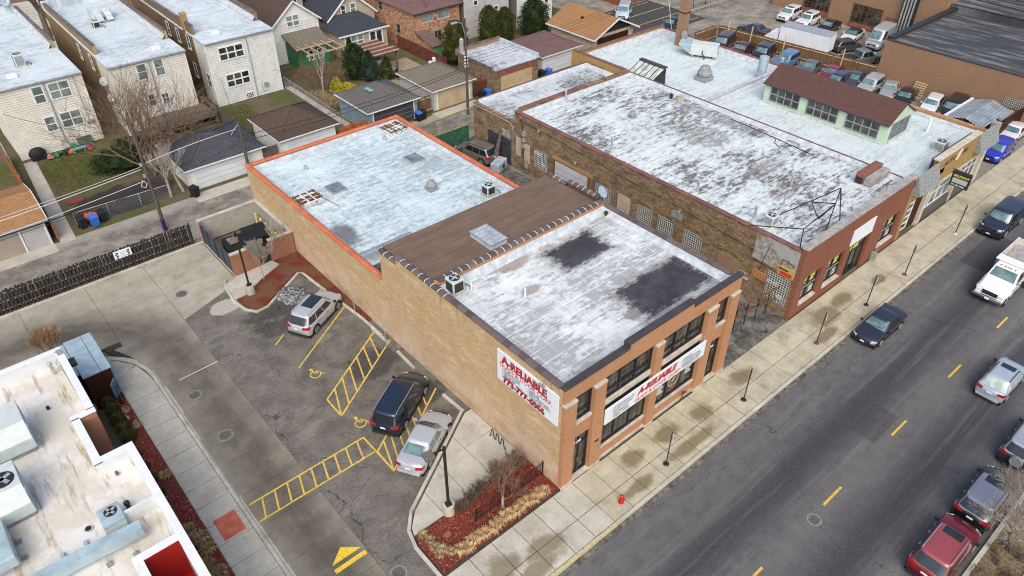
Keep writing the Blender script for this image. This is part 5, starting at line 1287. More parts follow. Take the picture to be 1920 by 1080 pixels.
# ---------------------------------------------------------------- far right brick buildings
t = thing('brown_brick_warehouse', 'long brown brick warehouse with dark flat roof at the right edge', 'building', (90, 30, 0))
MB().box(90, 90.35, 10, 36.8, -.2, 5.0).build('wall', brown_br, t); MB().box(90.35, 130, 36.45, 36.8, -.2, 5.0).build('wall', brown_br, t); MB().box(90.35, 130, 10, 36.45, 4.2, 4.7).build('roof', roofD_m, t)
MB().box(89.95, 90.4, 10, 36.85, 5.0, 5.12).build('metal_coping', bmetal_m, t); MB().box(90.4, 108, 36.2, 36.95, 5.0, 5.3).build('metal_coping', black_m, t)
MB().box(107.5, 150, 4, 37.2, 4, 5.6).build('roof', roofD_m, t); 
for i in range(5): MB().box(107.45 + 4 * i, 107.6 + 4 * i, 10, 37, 5.6, 5.66).build('roof_seam', black_m, t)
MB().box(116, 150, 0, 44, 3, 9).build('upper_block', roofD_m, t)
glassblock(t, 20.4, 22.6, 1.6, 2.6, 89.99, '-X')
t = thing('brown_brick_warehouse', 'old brick warehouse with rusty steel windows behind the car yard', 'building', (106, 50, 0))
MB().box(106.3, 130, 37.3, 62, -.2, 7).build('wall', brown_br, t); MB().box(106.2, 106.3, 37.3, 62, 6.6, 6.9).build('coping', otile_m, t)
for a, b, z0, z1 in ((45.0, 49.4, .6, 3.2), (52.8, 57.0, .9, 3.6)):
    wn = window(t, '-X', 106.3, a, b, z0, z1, rust_m, gl_dark, 6, 3, .1, .05, .06); MB().box(106.14, 106.3, a - .1, b + .1, z0 - .5, z0 - .01).build('spandrel', rusth_m, wn)
for y in (41.6,): 
    m = MB(); m.box(105.6, 106.25, y - .9, y + .9, 0, 9); m.build('fire_stair', black_m, t)
    m = MB()
    for i in range(4): m.box(105.5, 105.6, y - .7 + i * .42, y - .5 + i * .42, 0, 9)
    m.build('fire_stair_rail', galv_m, t)
m = MB(); m.box(106.18, 106.3, 43.2, 44.4, .8, 2.5); m.build('rusty_duct', rusth_m, t)
t = thing('carport_shed', 'open carport with grey corrugated metal roof by the brick warehouse', 'shed', (83.5, 22.9, 0))
rows = []
for j in range(2):
    xx = 80.4 + j * 6.9; r_ = []
    for i in range(45):
        s_ = i / 44; r_.append((xx, 21.0 + 3.7 * s_, 2.3 + .55 * (1 - abs(2 * s_ - 1)) + (.07 if i % 4 in (1, 2) else 0)))
    rows.append(r_)
o = MB().grid(rows).build('roof', mk('grey_corrugated', plain((.2, .24, .27), .25, 1), rough=.4), t, fix=True); s_ = o.modifiers.new('s', 'SOLIDIFY'); s_.thickness = .03
MB().box(80.4, 87.4, 24.72, 24.95, 2.25, 2.45).build('fascia', trim_m, t); MB().box(84.5, 87.4, 20.6, 20.97, 2.1, 2.36).build('side_sheet', galv_m, t)
for x in (80.6, 87.1):
    for y in (21.1, 24.6): MB().box(x - .06, x + .06, y - .06, y + .06, 0, 2.25).build('post', black_m, t)
MB().box(87.2, 87.3, 21, 24.6, 0, 2.3).build('back_wall', dbrown_m, t)
tag(MB().box(80.2, 89.9, 20.3, 20.42, -.05, 2.2).build('dark_board_fence', dbrown_m), 'tall dark board fence beside the carport', 'fence')

# ---------------------------------------------------------------- houses
def lap(mb, face, plane, a0, a1, z0, z1, pitch=.235, d=.03):
    Pq = wallpt(face, plane); n = int((z1 - z0) / pitch)
    for i in range(n):
        za, zb = z0 + i * (z1 - z0) / n, z0 + (i + 1) * (z1 - z0) / n
        wbox(mb, Pq, a0, a1, .003, d + .012, za + .032, zb)
def siding_wall(par, face, plane, a0, a1, z0, z1, mat, **k):
    SIDED.add(par)
    m = MB(); lap(m, face, plane, a0, a1, z0, z1, **k); m.build('siding', mat, par, fix=False)
    # corner boards
    for a in (a0, a1):
        m = MB(); wbox(m, wallpt(face, plane), a - .06, a + .06, -.02, .04, z0, z1); m.build('corner_board', mat, par)
def flat_house(name, label, x0, x1, y0, y1, z, sdm, brm, split=5.0):
    t = thing(name, label, 'house', ((x0 + x1) / 2, y0, 0))
    MB().box(x0 + .05, x1 - .05, y0 + .05, y0 + split, -.2, z - .1).build('wall', lapshade_m, t)
    MB().box(x0 + .05, x1 - .05, y0 + split, y1, -.2, z - .06).build('wall', brm, t)
    siding_wall(t, '-Y', y0 + .05, x0, x1, 0, z - .1, sdm); siding_wall(t, '-X', x0 + .05, y0 + .05, y0 + split, 0, z - .1, sdm)
    m = MB(); zr = z + .5
    m.add([(x0 - .1, y0 - .12, z), (x1 + .1, y0 - .12, z), (x1 + .1, y1, zr), (x0 - .1, y1, zr), (x0 - .1, y0 - .12, z - .14), (x1 + .1, y0 - .12, z - .14), (x1 + .1, y1, zr - .14), (x0 - .1, y1, zr - .14)], [(0, 1, 2, 3), (7, 6, 5, 4), (0, 4, 5, 1), (1, 5, 6, 2), (2, 6, 7, 3), (3, 7, 4, 0)])
    m.build('roof', roofH_m, t)
    MB().box(x0 - .1, x1 + .1, y0 - .24, y0 - .125, z - .16, z - .02).build('gutter', galv_m, t)
    for xa in (x0 + .05, x1 - .35): MB().box(xa, xa + .3, y0 + split, y1, z - .055, z + 1.05).build("parapet", brm, t)
    for xa in (x0 + .2, x1 - .2):
        n = int((y1 - y0 - split) / .6); me = tile_mesh((y1 - y0 - split) / n, .38, .1)
        for i in range(n): piece('coping_tile', me, dtile_m, t, (xa, y0 + split + (i + .5) * (y1 - y0 - split) / n, z + 1.09))
    m = MB(); m.add([(x0 + .35, y0 + split, z + .13), (x0 + .6, y0 + split, z + .15), (x0 + .6, y1, zr + .02), (x0 + .35, y1, zr + .5)], [(0, 1, 2, 3)]); m.add([(x1 - .35, y0 + split, z + .6), (x1 - .7, y0 + split, z + .15), (x1 - .7, y1, zr + .02), (x1 - .35, y1, zr + .6)], [(0, 1, 2, 3)]); m.build('flashing', flash_m, t)
    MB().box(x0 - .1, x1 + .1, y1 - .4, y1, zr - .2, zr + .8).build('front_parapet', roofH_m, t)
    return t
def hatch_box(par, x, y, z): MB().box(x - .45, x + .45, y - .4, y + .4, z, z + .28).build('roof_hatch', trim_m, par, bevel=.03)
def side_windows(par, x, ys, z0s, brm):
    for y in ys:
        for z0 in z0s: window(par, '-X', x - .0, y, y + .9, z0, z0 + 1.6, trim_m, gl_blind, 1, 2, .08, .05, .05, sill=lstone_m)
HL = flat_house('two_flat_house', 'leftmost cream sided flat roofed house with piled toys in the yard', 6.3, 14.0, 81.2, 104, 7.2, sd_cream, housey_br, 8)
HM = flat_house('two_flat_house', 'middle cream sided flat roofed house behind the big bare tree', 16.4, 24.1, 80.5, 103, 7.2, sd_cream, housey_br, 4.0)
HR = flat_house('two_flat_house', 'right white sided flat roofed house with two rows of triple windows', 26.4, 34.2, 80.8, 104, 7.2, sd_white, house_br, 3.2)
for (a0, a1, z0, z1, n) in ((9.3, 10.4, 5.0, 6.8, 1), (10.75, 12.75, 5.05, 6.8, 2), (9.35, 10.45, 2.05, 3.7, 1), (10.8, 12.85, 2.05, 3.75, 2)): window(HL, '-Y', 81.25, a0, a1, z0, z1, trim_m, gl_blind, n, 2, .13, .1, .06)
for (a0, a1, z0, z1, n) in ((18.9, 20.0, 5.1, 6.85, 1), (20.7, 21.75, 5.1, 6.95, 1), (19.2, 20.0, 2.2, 3.6, 1)): window(HM, '-Y', 80.55, a0, a1, z0, z1, trim_m, gl_blind if z0 > 4 else gl_dark, n, 2, .12, .06, .06)
dd = window(HM, '-Y', 80.55, 20.5, 21.45, 1.25, 3.4, trim_m, gl_dark, 2, 4, .18, .05, .06, name='door'); MB().box(20.65, 21.3, 80.48, 80.497, 1.35, 2.15).build('door_panel', trim_m, dd)
for (a0, a1, z0, z1, n) in ((27.65, 30.55, 4.9, 6.45, 3), (27.8, 30.6, 1.85, 3.4, 3)): window(HR, '-Y', 80.85, a0, a1, z0, z1, trim_m, gl_dark, n, 2, .13, .14, .06)
window(HR, '-Y', 80.85, 29.65, 30.6, .1, .8, trim_m, gl_dark, 4, 3, .08, .04, .06)
side_windows(HM, 16.4, (86, 90), (5.3,), housey_br); side_windows(HR, 26.4, (85, 88, 91), (5.4, 2.2), house_br); window(HR, '-X', 26.44, 81.4, 82.4, 2.0, 3.6, trim_m, gl_blind, 1, 2, .08, .05, .05)
for H_, x, y0 in ((HL, 10.55, 81.2), (HM, 20.3, 80.5), (HR, 31.0, 80.8)):
    m = MB(); m.tube((x, y0 - .1, 7.05), (x, y0 - .1, .1), .05); m.build('downpipe', galv_m, H_)
hatch_box(HL, 8.6, 83.6, 7.25); hatch_box(HM, 21.9, 82.3, 7.25); hatch_box(HR, 28.6, 83, 7.25)
MB().box(24.9, 26.0, 86, 86.6, 7.5, 9.0).build('chimney', housey_br, HR) if 0 else MB().box(26.3, 26.9, 85.6, 86.3, 7.0, 9.2).build('chimney', housey_br, HR)
MB().box(34.0, 34.8, 92, 92.8, 7, 9.6).build('chimney', housey_br, HR)
m = MB(); m.box(13.0, 13.7, 81.05, 81.18, 2.0, 2.35); m.box(13.05, 13.2, 80.98, 81.05, 2.05, 2.3); m.box(13.28, 13.43, 80.98, 81.05, 2.05, 2.3); m.box(13.5, 13.65, 80.98, 81.05, 2.05, 2.3); m.build('meter_box', galv_m, HL)
m = MB(); m.path([(13.2, 81.1, 7.0), (13.3, 81.12, 2.4)], .025); m.build('conduit', grey_m, HL)
m = MB(); m.box(32.0, 32.5, 80.6, 80.78, 1.0, 1.4); m.path([(31.7, 80.7, 1.6), (31.7, 80.7, .5), (32.4, 80.7, .5)], .02); m.build('meter_box', grey_m, HR)
condenser(10.0, 86.3, 7.3, 'round grey condenser on the leftmost house roof', .9, 1.2, False); condenser(19.2, 92.6, 7.45, 'small condenser on the middle house roof', .7, .8)
t = thing('rooftop_unit', 'wide pale rooftop unit with bent ducts on the middle house', 'air conditioner', (20.6, 95.5, 7.45)); MB().box(-1.1, 1.1, -.8, .8, .3, 1.3).build('case', hvac_m, t, True, bevel=.03)
for x in (-.5, .5):
    m = MB(); m.loft([[(x - .35, -.8, .5), (x + .35, -.8, .5), (x + .35, -.8, 1.2), (x - .35, -.8, 1.2)], [(x - .35, -1.5, .0), (x + .35, -1.5, .0), (x + .35, -1.9, .3), (x - .35, -1.9, .3)]]); m.build('duct', flash_m, t, True, fix=True)
for x in (-.8, .8): MB().box(x - .1, x + .1, -.7, .7, 0, .3).build('skid', grey_m, t, True)
dish(16.2, 83.2, 4.2, radians(-130), .3, .42, 'grey dish on the side of the middle house, topmost', mat=hvac_m); dish(16.1, 81.6, 3.0, radians(-130), .3, .38, 'pale dish lower on the side of the middle house', mat=hvac_m); dish(16.1, 80.9, 2.1, radians(-130), .3, .34, 'lowest small dish near the bare tree', mat=galv_m)
dish(12.9, 103.4, 8.4, radians(-90), .3, .6, 'teal grey dish at the front of the leftmost house roof', mat=hvacb_m)
def gable_house(name, label, x0, x1, y0, y1, ze, za, sdm, rm, pit=.25):
    t = thing(name, label, 'house', ((x0 + x1) / 2, y0, 0)); xm = (x0 + x1) / 2
    MB().box(x0, x1, y0, y1, -.2, ze).build('wall', lapshade_m, t); siding_wall(t, '-Y', y0 - .003, x0, x1, 0, ze, sdm); siding_wall(t, '-X', x0 - .003, y0, y1, 0, ze, sdm)
    m = MB(); n = 10
    for i in range(n):
        f0, f1 = i / n, (i + 1) / n; h0, h1 = ze + (za - ze) * f0, ze + (za - ze) * f1
        xa, xb, xc, xd = x0 + (xm - x0) * f0, x1 - (x1 - xm) * f0, x0 + (xm - x0) * f1, x1 - (x1 - xm) * f1
        m.quad((xa, y0 - .03, h0), (xb, y0 - .03, h0), (xd, y0 - .005, h1), (xc, y0 - .005, h1))
    m.build('gable', sdm, t); o = .35; k = (za - ze) / (xm - x0)
    for s_, xe_ in ((1, x0 - o), (-1, x1 + o)):
        m = MB(); q = [(xe_, y0 - o, ze - o * k + .06), (xe_, y1 + o, ze - o * k + .06), (xm, y1 + o, za + .06), (xm, y0 - o, za + .06)]
        m.add(q + [(p[0], p[1], p[2] - .14) for p in q], [(0, 1, 2, 3), (7, 6, 5, 4), (0, 4, 5, 1), (1, 5, 6, 2), (2, 6, 7, 3), (3, 7, 4, 0)]); m.build('roof', rm, t, fix=True)
        m = MB(); m.bar((xe_, y0 - o - .02, ze - o * k - .02), (xm, y0 - o - .02, za - .02), .05, .2); m.build('barge_board', trim_m, t)
    return t
GH = gable_house('gabled_house', 'pale gabled house with brown roof and a green lean-to', 37.3, 43.5, 88, 106, 4.9, 7.4, sd_white, sh_brown)
window(GH, '-Y', 87.98, 39.2, 41.0, 4.3, 5.75, trim_m, gl_blind, 2, 2, .13, .14, .06)
MB().box(38.6, 43.0, 84.8, 87.95, -.1, 2.6).build('lean_to_wall', mk('green_siding', plain((.05, .15, .09), .2, 2)), GH)
m = MB(); q = [(38.3, 84.4, 2.55), (43.3, 84.4, 2.55), (43.3, 87.97, 3.7), (38.3, 87.97, 3.7)]; m.add(q + [(p[0], p[1], p[2] - .12) for p in q], [(0, 1, 2, 3), (7, 6, 5, 4), (0, 4, 5, 1), (1, 5, 6, 2), (2, 6, 7, 3), (3, 7, 4, 0)]); m.build('lean_to_roof', sh_tan, GH)
for a in (39.9, 41.2): window(GH, '-Y', 84.8, a, a + .75, .9, 2.2, trim_m, gl_dark, 1, 2, .1, .06, .06)
BH = gable_house('gabled_house', 'beige gabled house with navy roof and a hipped rear porch', 45.2, 52.0, 88.5, 108, 4.0, 6.9, sd_beige, sh_navy)
window(BH, '-Y', 88.48, 47.1, 47.9, 4.0, 5.4, trim_m, gl_dark, 1, 2, .12, .06, .06); window(BH, '-Y', 88.48, 48.5, 49.4, 4.0, 5.4, trim_m, gl_blind, 1, 2, .12, .06, .06)
MB().box(44.5, 51.3, 84.6, 88.45, -.1, 2.95).build('porch_wall', sd_beige, BH); siding_wall(BH, '-Y', 84.597, 44.5, 51.3, 0, 2.95, sd_beige)
m = MB(); m.add([(44.2, 84.3, 2.95), (51.6, 84.3, 2.95), (51.6, 88.45, 2.95), (44.2, 88.45, 2.95), (46.2, 88.4, 4.3), (49.6, 88.4, 4.3)], [(0, 1, 5, 4), (1, 2, 5), (0, 4, 3), (2, 3, 4, 5), (3, 2, 1, 0)]); m.build('porch_roof', sh_navy, BH); MB().box(44.15, 51.65, 84.2, 84.3, 2.82, 2.98).build('gutter', trim_m, BH)
window(BH, '-Y', 84.58, 45.0, 47.8, 1.1, 2.75, trim_m, gl_blind, 3, 2, .13, .13, .06); window(BH, '-Y', 84.58, 48.6, 50.7, .5, 2.75, trim_m, gl_dark, 2, 1, .2, .2, .06, name='door')
m = MB(); m.box(43.2, 45.2, 95, 98, 3.5, 5.6); m.build('dormer', sd_beige, BH); m = MB(); m.add([(42.9, 94.7, 5.6), (42.9, 98.3, 5.6), (46, 98.3, 5.6), (46, 94.7, 5.6), (43, 96.5, 6.6), (46.5, 96.5, 6.6)], [(0, 3, 5, 4), (1, 4, 5, 2), (0, 4, 1), (0, 1, 2, 3)]); m.build('dormer_roof', sh_navy, BH, fix=True)
window(BH, '-X', 43.2, 96, 97, 3.9, 5.3, trim_m, gl_dark, 1, 2, .1, .06, .05); window(BH, '-Y', 95, 43.6, 44.4, 4.1, 5.3, trim_m, gl_dark, 1, 2, .1, .06, .05)
KH = thing('brick_house', 'mottled orange brick house with maroon hip roof', 'house', (57, 80.6, 0))
MB().box(53.2, 60.4, 80.6, 96, -.2, 5.0).build('wall', pink_br, KH)
m = MB(); m.add([(52.8, 80.2, 5.0), (60.8, 80.2, 5.0), (60.8, 96.4, 5.0), (52.8, 96.4, 5.0), (56.8, 85, 7.3), (56.8, 91.6, 7.3)], [(0, 1, 4), (1, 2, 5, 4), (2, 3, 5), (3, 0, 4, 5), (3, 2, 1, 0)]); m.build('roof', sh_red, KH); MB().box(52.75, 60.85, 80.12, 80.2, 4.85, 5.02).build('gutter', bmetal_m, KH)
for a0, a1 in ((54.4, 56.0), (56.9, 58.6)): window(KH, '-Y', 80.6, a0, a1, 3.55, 4.6, galv_m, gl_blind, 3, 1, .07, .06, .04, sill=lstone_m)
window(KH, '-Y', 80.6, 56.1, 57.3, .2, 2.2, galv_m, gl_dark, 2, 1, .07, .06, .04, name='door'); m = MB(); m.tube((55.2, 80.9, 5.0), (55.2, 80.9, 6.6), .15); m.build('flue', rusth_m, KH)
window(KH, '-X', 53.2, 84, 85, 1.5, 2.8, galv_m, gl_dark, 1, 2, .07, .05, .05); window(KH, '-X', 53.2, 88, 89, 3.6, 4.7, galv_m, gl_dark, 1, 2, .07, .05, .05)
t = thing('garden_shed', 'narrow brick shed with maroon roof and green door', 'shed', (54, 78, 0)); MB().box(53.3, 54.8, 77.2, 80.5, -.1, 1.75).build('wall', pink_br, t); m = MB(); m.add([(53.1, 76.9, 1.7), (55.0, 76.9, 1.7), (55.0, 80.55, 2.6), (53.1, 80.55, 2.6), (53.1, 76.9, 1.6), (55.0, 76.9, 1.6), (55.0, 80.55, 2.5), (53.1, 80.55, 2.5)], [(0, 1, 2, 3), (7, 6, 5, 4), (0, 4, 5, 1), (1, 5, 6, 2), (2, 6, 7, 3), (3, 7, 4, 0)]); m.build('roof', sh_red, t); MB().box(53.5, 54.6, 77.15, 77.2, 0, 1.5).build('door', mk('green_door', (.06, .25, .12)), t)
for nm, lab, x0, x1, y0, z, sdm in (('grey_house', 'tall pale grey house beside the twin arborvitae', 60.9, 68.6, 80.2, 9.5, sd_grey), ('grey_house', 'grey sided house beside the round dark evergreen', 69.4, 76.0, 79.2, 8, sd_white)):
    t = thing(nm, lab, 'house', ((x0 + x1) / 2, y0, 0)); MB().box(x0, x1, y0, y0 + 16, -.2, z).build('wall', lapshade_m, t); siding_wall(t, '-Y', y0 - .003, x0, x1, 0, z, sdm); MB().box(x0 - .2, x1 + .2, y0 - .2, y0 + 16.2, z, z + .3).build('roof', roofH_m, t)
    window(t, '-Y', y0 - .02, x0 + 1.5, x0 + 2.3, 4.2, 5.6, trim_m, gl_dark, 1, 2, .12, .06, .06); window(t, '-Y', y0 - .02, x0 + 5, x0 + 5.9, 2.4, 3.6, trim_m, gl_dark, 1, 2, .12, .06, .06); m = MB(); m.tube((x0 + 3.4, y0 - .1, z), (x0 + 3.4, y0 - .1, .1), .08); m.build('downpipe', galv_m, t)
    window(t, '-Y', y0 - .02, x0 + 3.9, x0 + 5.6, 3.9, 5.2, trim_m, gl_blind, 2, 2, .12, .1, .06) if x0 > 65 else None
# ---------------------------------------------------------------- garages along the alley
def hip_garage(label, x0, x1, y0, y1, ze, zr, sdm, rm, doorm, door=None, ridge=.0, mats=None):
    t = thing('garage', label, 'garage', ((x0 + x1) / 2, (y0 + y1) / 2, 0), 0, 'garages along the alley'); o = .35; xm, ym = (x0 + x1) / 2, (y0 + y1) / 2
    MB().box(x0, x1, y0, y1, -.1, ze).build('wall', sdm, t); siding_wall(t, '-X', x0 - .003, y0, y1, 0, ze, sdm); 
    m = MB(); q = [(x0 - o, y0 - o, ze - .05), (x1 + o, y0 - o, ze - .05), (x1 + o, y1 + o, ze - .05), (x0 - o, y1 + o, ze - .05)]
    m.add(q + [(xm - ridge, ym, zr), (xm + ridge, ym, zr)], [(0, 1, 5, 4), (1, 2, 5), (2, 3, 4, 5), (3, 0, 4), (3, 2, 1, 0)]); r_ = m.build('roof', rm, t)
    for a in q:
        e = (xm - ridge, ym, zr) if a[0] < xm else (xm + ridge, ym, zr); m = MB(); m.bar((a[0], a[1], a[2] + .02), (e[0], e[1], e[2] + .02), .2, .03); m.build('hip_cap', rm, r_)
    m = MB(); m.box(x0 - o - .04, x1 + o + .04, y0 - o - .05, y0 - o - .002, ze - .15, ze - .03); m.build('gutter', trim_m, t); m = MB(); m.box(x0 - o - .05, x0 - o - .002, y0 - o, y1 + o, ze - .15, ze - .03); m.build('fascia', trim_m, t)
    a, b = door or (x0 + .5, x1 - .5)
    d = MB().box(a, b, y0 - .05, y0 - .005, 0, 2.1).build('garage_door', doorm, t)
    for i in range(1, 4): MB().box(a + .05, b - .05, y0 - .058, y0 - .05, i * .52 - .012, i * .52 + .012).build('door_rib', grey_m, d)
    m = MB(); m.box(a - .12, a - .002, y0 - .06, y0, 0, 2.2); m.box(b + .002, b + .12, y0 - .06, y0, 0, 2.2); m.box(a - .12, b + .12, y0 - .06, y0, 2.203, 2.3); m.build('door_frame', trim_m, t)
    return t
door_w = mk('white_door', plain((.55, .58, .6), .08, 1)); door_t = mk('tan_door', plain((.42, .33, .2), .1, 1)); door_k = mk('dark_door', plain((.05, .05, .055), .2, 1))
g1 = hip_garage('garage with charcoal hip roof and white door beside the red edged roof', 16.8, 24.0, 64.6, 71.2, 2.3, 3.6, sd_white, sh_dark, door_w, (17.3, 22.6), .4)
g2 = hip_garage('garage with brown pyramid roof behind the red edged roof', 25.9, 31.8, 64.2, 70.4, 2.45, 4.1, sd_white, sh_brown, door_w)
g3 = hip_garage('garage with grey shingle roof and a small teal skylight', 35.8, 41.8, 64.1, 70.2, 2.45, 4.0, mk('blue_grey_siding', plain((.18, .23, .28), .15, 2)), sh_grey, door_k)
MB().box(37.3, 37.8, 66.0, 67.2, 3.55, 3.62).build('skylight', mk('teal_panel', (.14, .33, .38)), g3).rotation_euler = (0, 0, 0); MB().box(39.8, 40.1, 68.2, 68.5, 3.4, 3.75).build('roof_vent', black_m, g3)
g4 = hip_garage('garage with tan shingle roof and tan door behind the utility pole', 44.2, 49.6, 64.3, 70.9, 2.45, 3.9, sd_grey, sh_tan, door_t)
for x, y in ((47.4, 69.2), (48.4, 69.9)): MB().box(x - .15, x + .15, y - .15, y + .15, 3.0, 3.5).build('roof_vent', trim_m, g4)
g5 = hip_garage('garage with reddish pyramid roof between the white roof and the orange roof', 60.4, 66.6, 64.2, 70.4, 2.4, 4.0, sd_white, sh_red, door_w)
t = thing('garage', 'flat garage with striped white coated roof and brick side', 'garage', (55.5, 66, 0), 0, 'garages along the alley')
MB().box(52.0, 58.6, 63.0, 70.0, -.1, 3.0).build('wall', common_m, t); MB().box(51.9, 58.7, 62.8, 70.1, 3.0, 3.12).build('roof', roofG_m, t); MB().box(58.45, 58.75, 63, 70.2, 3.12, 3.5).build('parapet', flash_m, t); MB().box(51.85, 58.75, 70.0, 70.3, 2.9, 3.55).build('parapet', brown_br, t)
coping(t, 'x', 70.15, 52, 58.6, 3.6, dtile_m, .62, .36); coping(t, 'y', 51.95, 63.4, 70, 3.16, dtile_m, .62, .26); MB().box(52.3, 58.4, 62.9, 62.97, 2.2, 2.95).build('fascia', rusth_m, t); MB().box(52.8, 57.6, 62.93, 62.99, 0, 2.2).build('garage_door', door_t, t)
t = thing('garage', 'garage with bright orange gable roof and dark door', 'garage', (72.5, 68, 0), 0, 'garages along the alley')
MB().box(69.6, 77.2, 64.6, 72.4, -.1, 2.5).build('wall', stucco_m, t); ym = 68.5
m = MB(); m.face((69.6, 64.6, 2.5), (77.2, 64.6, 2.5), (73.4, 64.6, 4.2)); m.build('gable', black_m, t)
for a, b in ((69.1, 73.4), (77.7, 73.4)):
    m = MB(); q = [(a, 63.9, 2.35), (a, 73, 2.35), (b, 73, 4.3), (b, 63.9, 4.3)]; m.add(q + [(p[0], p[1], p[2] - .12) for p in q], [(0, 1, 2, 3), (7, 6, 5, 4), (0, 4, 5, 1), (1, 5, 6, 2), (2, 6, 7, 3), (3, 7, 4, 0)]); m.build('roof', sh_orange, t, fix=True); m = MB(); m.bar((a, 63.86, 2.28), (b, 63.86, 4.22), .06, .2); m.build('barge_board', trim_m, t)
MB().box(69.05, 69.12, 63.9, 73, 2.2, 2.36).build('gutter', trim_m, t); MB().box(70.4, 76.2, 64.54, 64.6, 0, 2.1).build('garage_door', dbrown_m, t); MB().box(71.5, 71.8, 68.5, 68.9, 3.4, 3.7).build('roof_vent', black_m, t)
t = thing('garage', 'garage with orange brown shingle roof at the left picture edge', 'garage', (1, 67, 0), 0, 'garages along the alley')
MB().box(-9, 4.5, 63.8, 70.4, -.1, 2.55).build('wall', sd_taupe, t); siding_wall(t, '-Y', 63.797, -9, 4.5, 0, 2.55, sd_grey, pitch=.12)
m = MB(); q = [(-9.4, 63.4, 2.5), (4.8, 63.4, 2.5), (4.8, 67.1, 3.5), (-9.4, 67.1, 3.5), (4.8, 70.8, 2.5), (-9.4, 70.8, 2.5)]; m.add(q + [(p[0], p[1], p[2] - .12) for p in q], [(0, 1, 2, 3), (3, 2, 4, 5), (0, 6, 7, 1), (1, 7, 8, 2), (2, 8, 10, 4), (5, 4, 10, 11), (0, 3, 9, 6), (3, 5, 11, 9), (6, 9, 8, 7), (9, 11, 10, 8)]); m.build('roof', sh_orange, t, fix=True)
m = MB(); m.bar((4.83, 63.4, 2.46), (4.83, 67.1, 3.46), .05, .16); m.bar((4.83, 67.1, 3.46), (4.83, 70.8, 2.46), .05, .16); m.build('barge_board', trim_m, t); MB().box(-9.4, 4.85, 63.26, 63.38, 2.36, 2.5).build('gutter', galv_m, t)
MB().box(-4.5, 2.5, 63.7, 63.76, 0, 2.15).build('garage_door', mk('taupe_door', plain((.3, .26, .21), .06, 1)), t); m = MB(); m.box(2.52, 2.66, 63.68, 63.78, 0, 2.3); m.box(-4.6, 2.518, 63.68, 63.78, 2.16, 2.3); m.box(4.38, 4.5, 63.68, 63.78, 0, 2.4); m.build('door_frame', trim_m, t)
# brick house beyond the parking + chain fences at the top
t = thing('low_brick_building', 'low red brick building beside the resident parking', 'building', (96, 80, 0)); MB().box(88, 93, 76.3, 92, -.2, 3.4).build('wall', red_m, t); MB().box(87.9, 93.1, 76.2, 92, 3.4, 3.55).build('roof', roofD_m, t)
t = thing('low_brick_building', 'dark shingled building behind the iron fence at the top', 'building', (108, 86, 0)); MB().box(99, 120, 72, 92, -.2, 2.4).build('wall', red_m, t); m = MB(); m.add([(98.6, 71.6, 2.4), (120, 71.6, 2.4), (120, 92, 2.4), (98.6, 92, 2.4), (104, 82, 4.8), (116, 82, 4.8)], [(0, 1, 5, 4), (1, 2, 5), (2, 3, 4, 5), (3, 0, 4), (3, 2, 1, 0)]); m.build('roof', sh_red, t)
# ---------------------------------------------------------------- vegetation
def branch(mb, p, d, L, r, depth, spread=.6, up=.15, kids=3, n=5, twig=None, shr=.72):
    segs = 3; q = Vector(p); d = Vector(d).normalized()
    for i in range(segs):
        d2 = (d + Vector((random.uniform(-.15, .15), random.uniform(-.15, .15), random.uniform(-.05, .15) + up * .3))).normalized()
        e = q + d2 * L / segs; r = max(r, .01); r2 = r * (1 - .12 * (i + 1))
        (twig if (twig is not None and r < .018) else mb).tube(q, e, r * (1 - .12 * i), r2, n if r > .03 else 3, False); q, d = e, d2
        if depth > 0 and i > 0:
            for k in range(kids if i == segs - 1 else max(1, kids - 1)):
                a = random.uniform(0, 2 * pi); s = random.uniform(.5, 1.1) * spread
                side = d.orthogonal().normalized(); side.rotate(Matrix.Rotation(a, 3, d))
                branch(mb, q, (d * cos(s) + side * sin(s) + Vector((0, 0, up))), L * shr * random.uniform(.75, 1.1), r2 * .62, depth - 1, spread, up, kids, n, twig, shr)
def bare_tree(label, x, y, h, depth, r, mat, seed, trunks=1, spread=.6, up=.15, kids=3, trunk_h=.35, name='bare_tree', z=0.0, lean=(0, 0), tm=None, group='leafless trees and bushes', cat='tree', shr=.72):
    random.seed(seed); t = thing(name, label, cat, (x, y, z), random.uniform(0, 6), group)
    tr = MB(); br = MB(); tw = MB()
    for k in range(trunks):
        a = 2 * pi * k / trunks + random.random(); o = .0 if trunks == 1 else .12
        p = Vector((cos(a) * o, sin(a) * o, -.05)); d = Vector((lean[0] + (cos(a) * .35 if trunks > 1 else 0), lean[1] + (sin(a) * .35 if trunks > 1 else 0), 1)).normalized()
        q = p + d * h * trunk_h; tr.tube(p, q, r, r * .8, 7)
        for j in range(kids + 1):
            aa = 2 * pi * j / (kids + 1) + random.uniform(-.4, .4); s = random.uniform(.35, .9) * spread * 1.3
            branch(br, q - d * random.uniform(0, h * trunk_h * .25), (cos(aa) * sin(s), sin(aa) * sin(s), cos(s)), h * (1 - trunk_h) * .42, r * .55, depth, spread, up, kids, 5, tw, shr)
    tr.build('trunk', tm or mat, t, True, smooth=60); br.build('branches', mat, t, True, smooth=60)
    if tw.f: tw.build('twigs', mat, t, True)
    return t
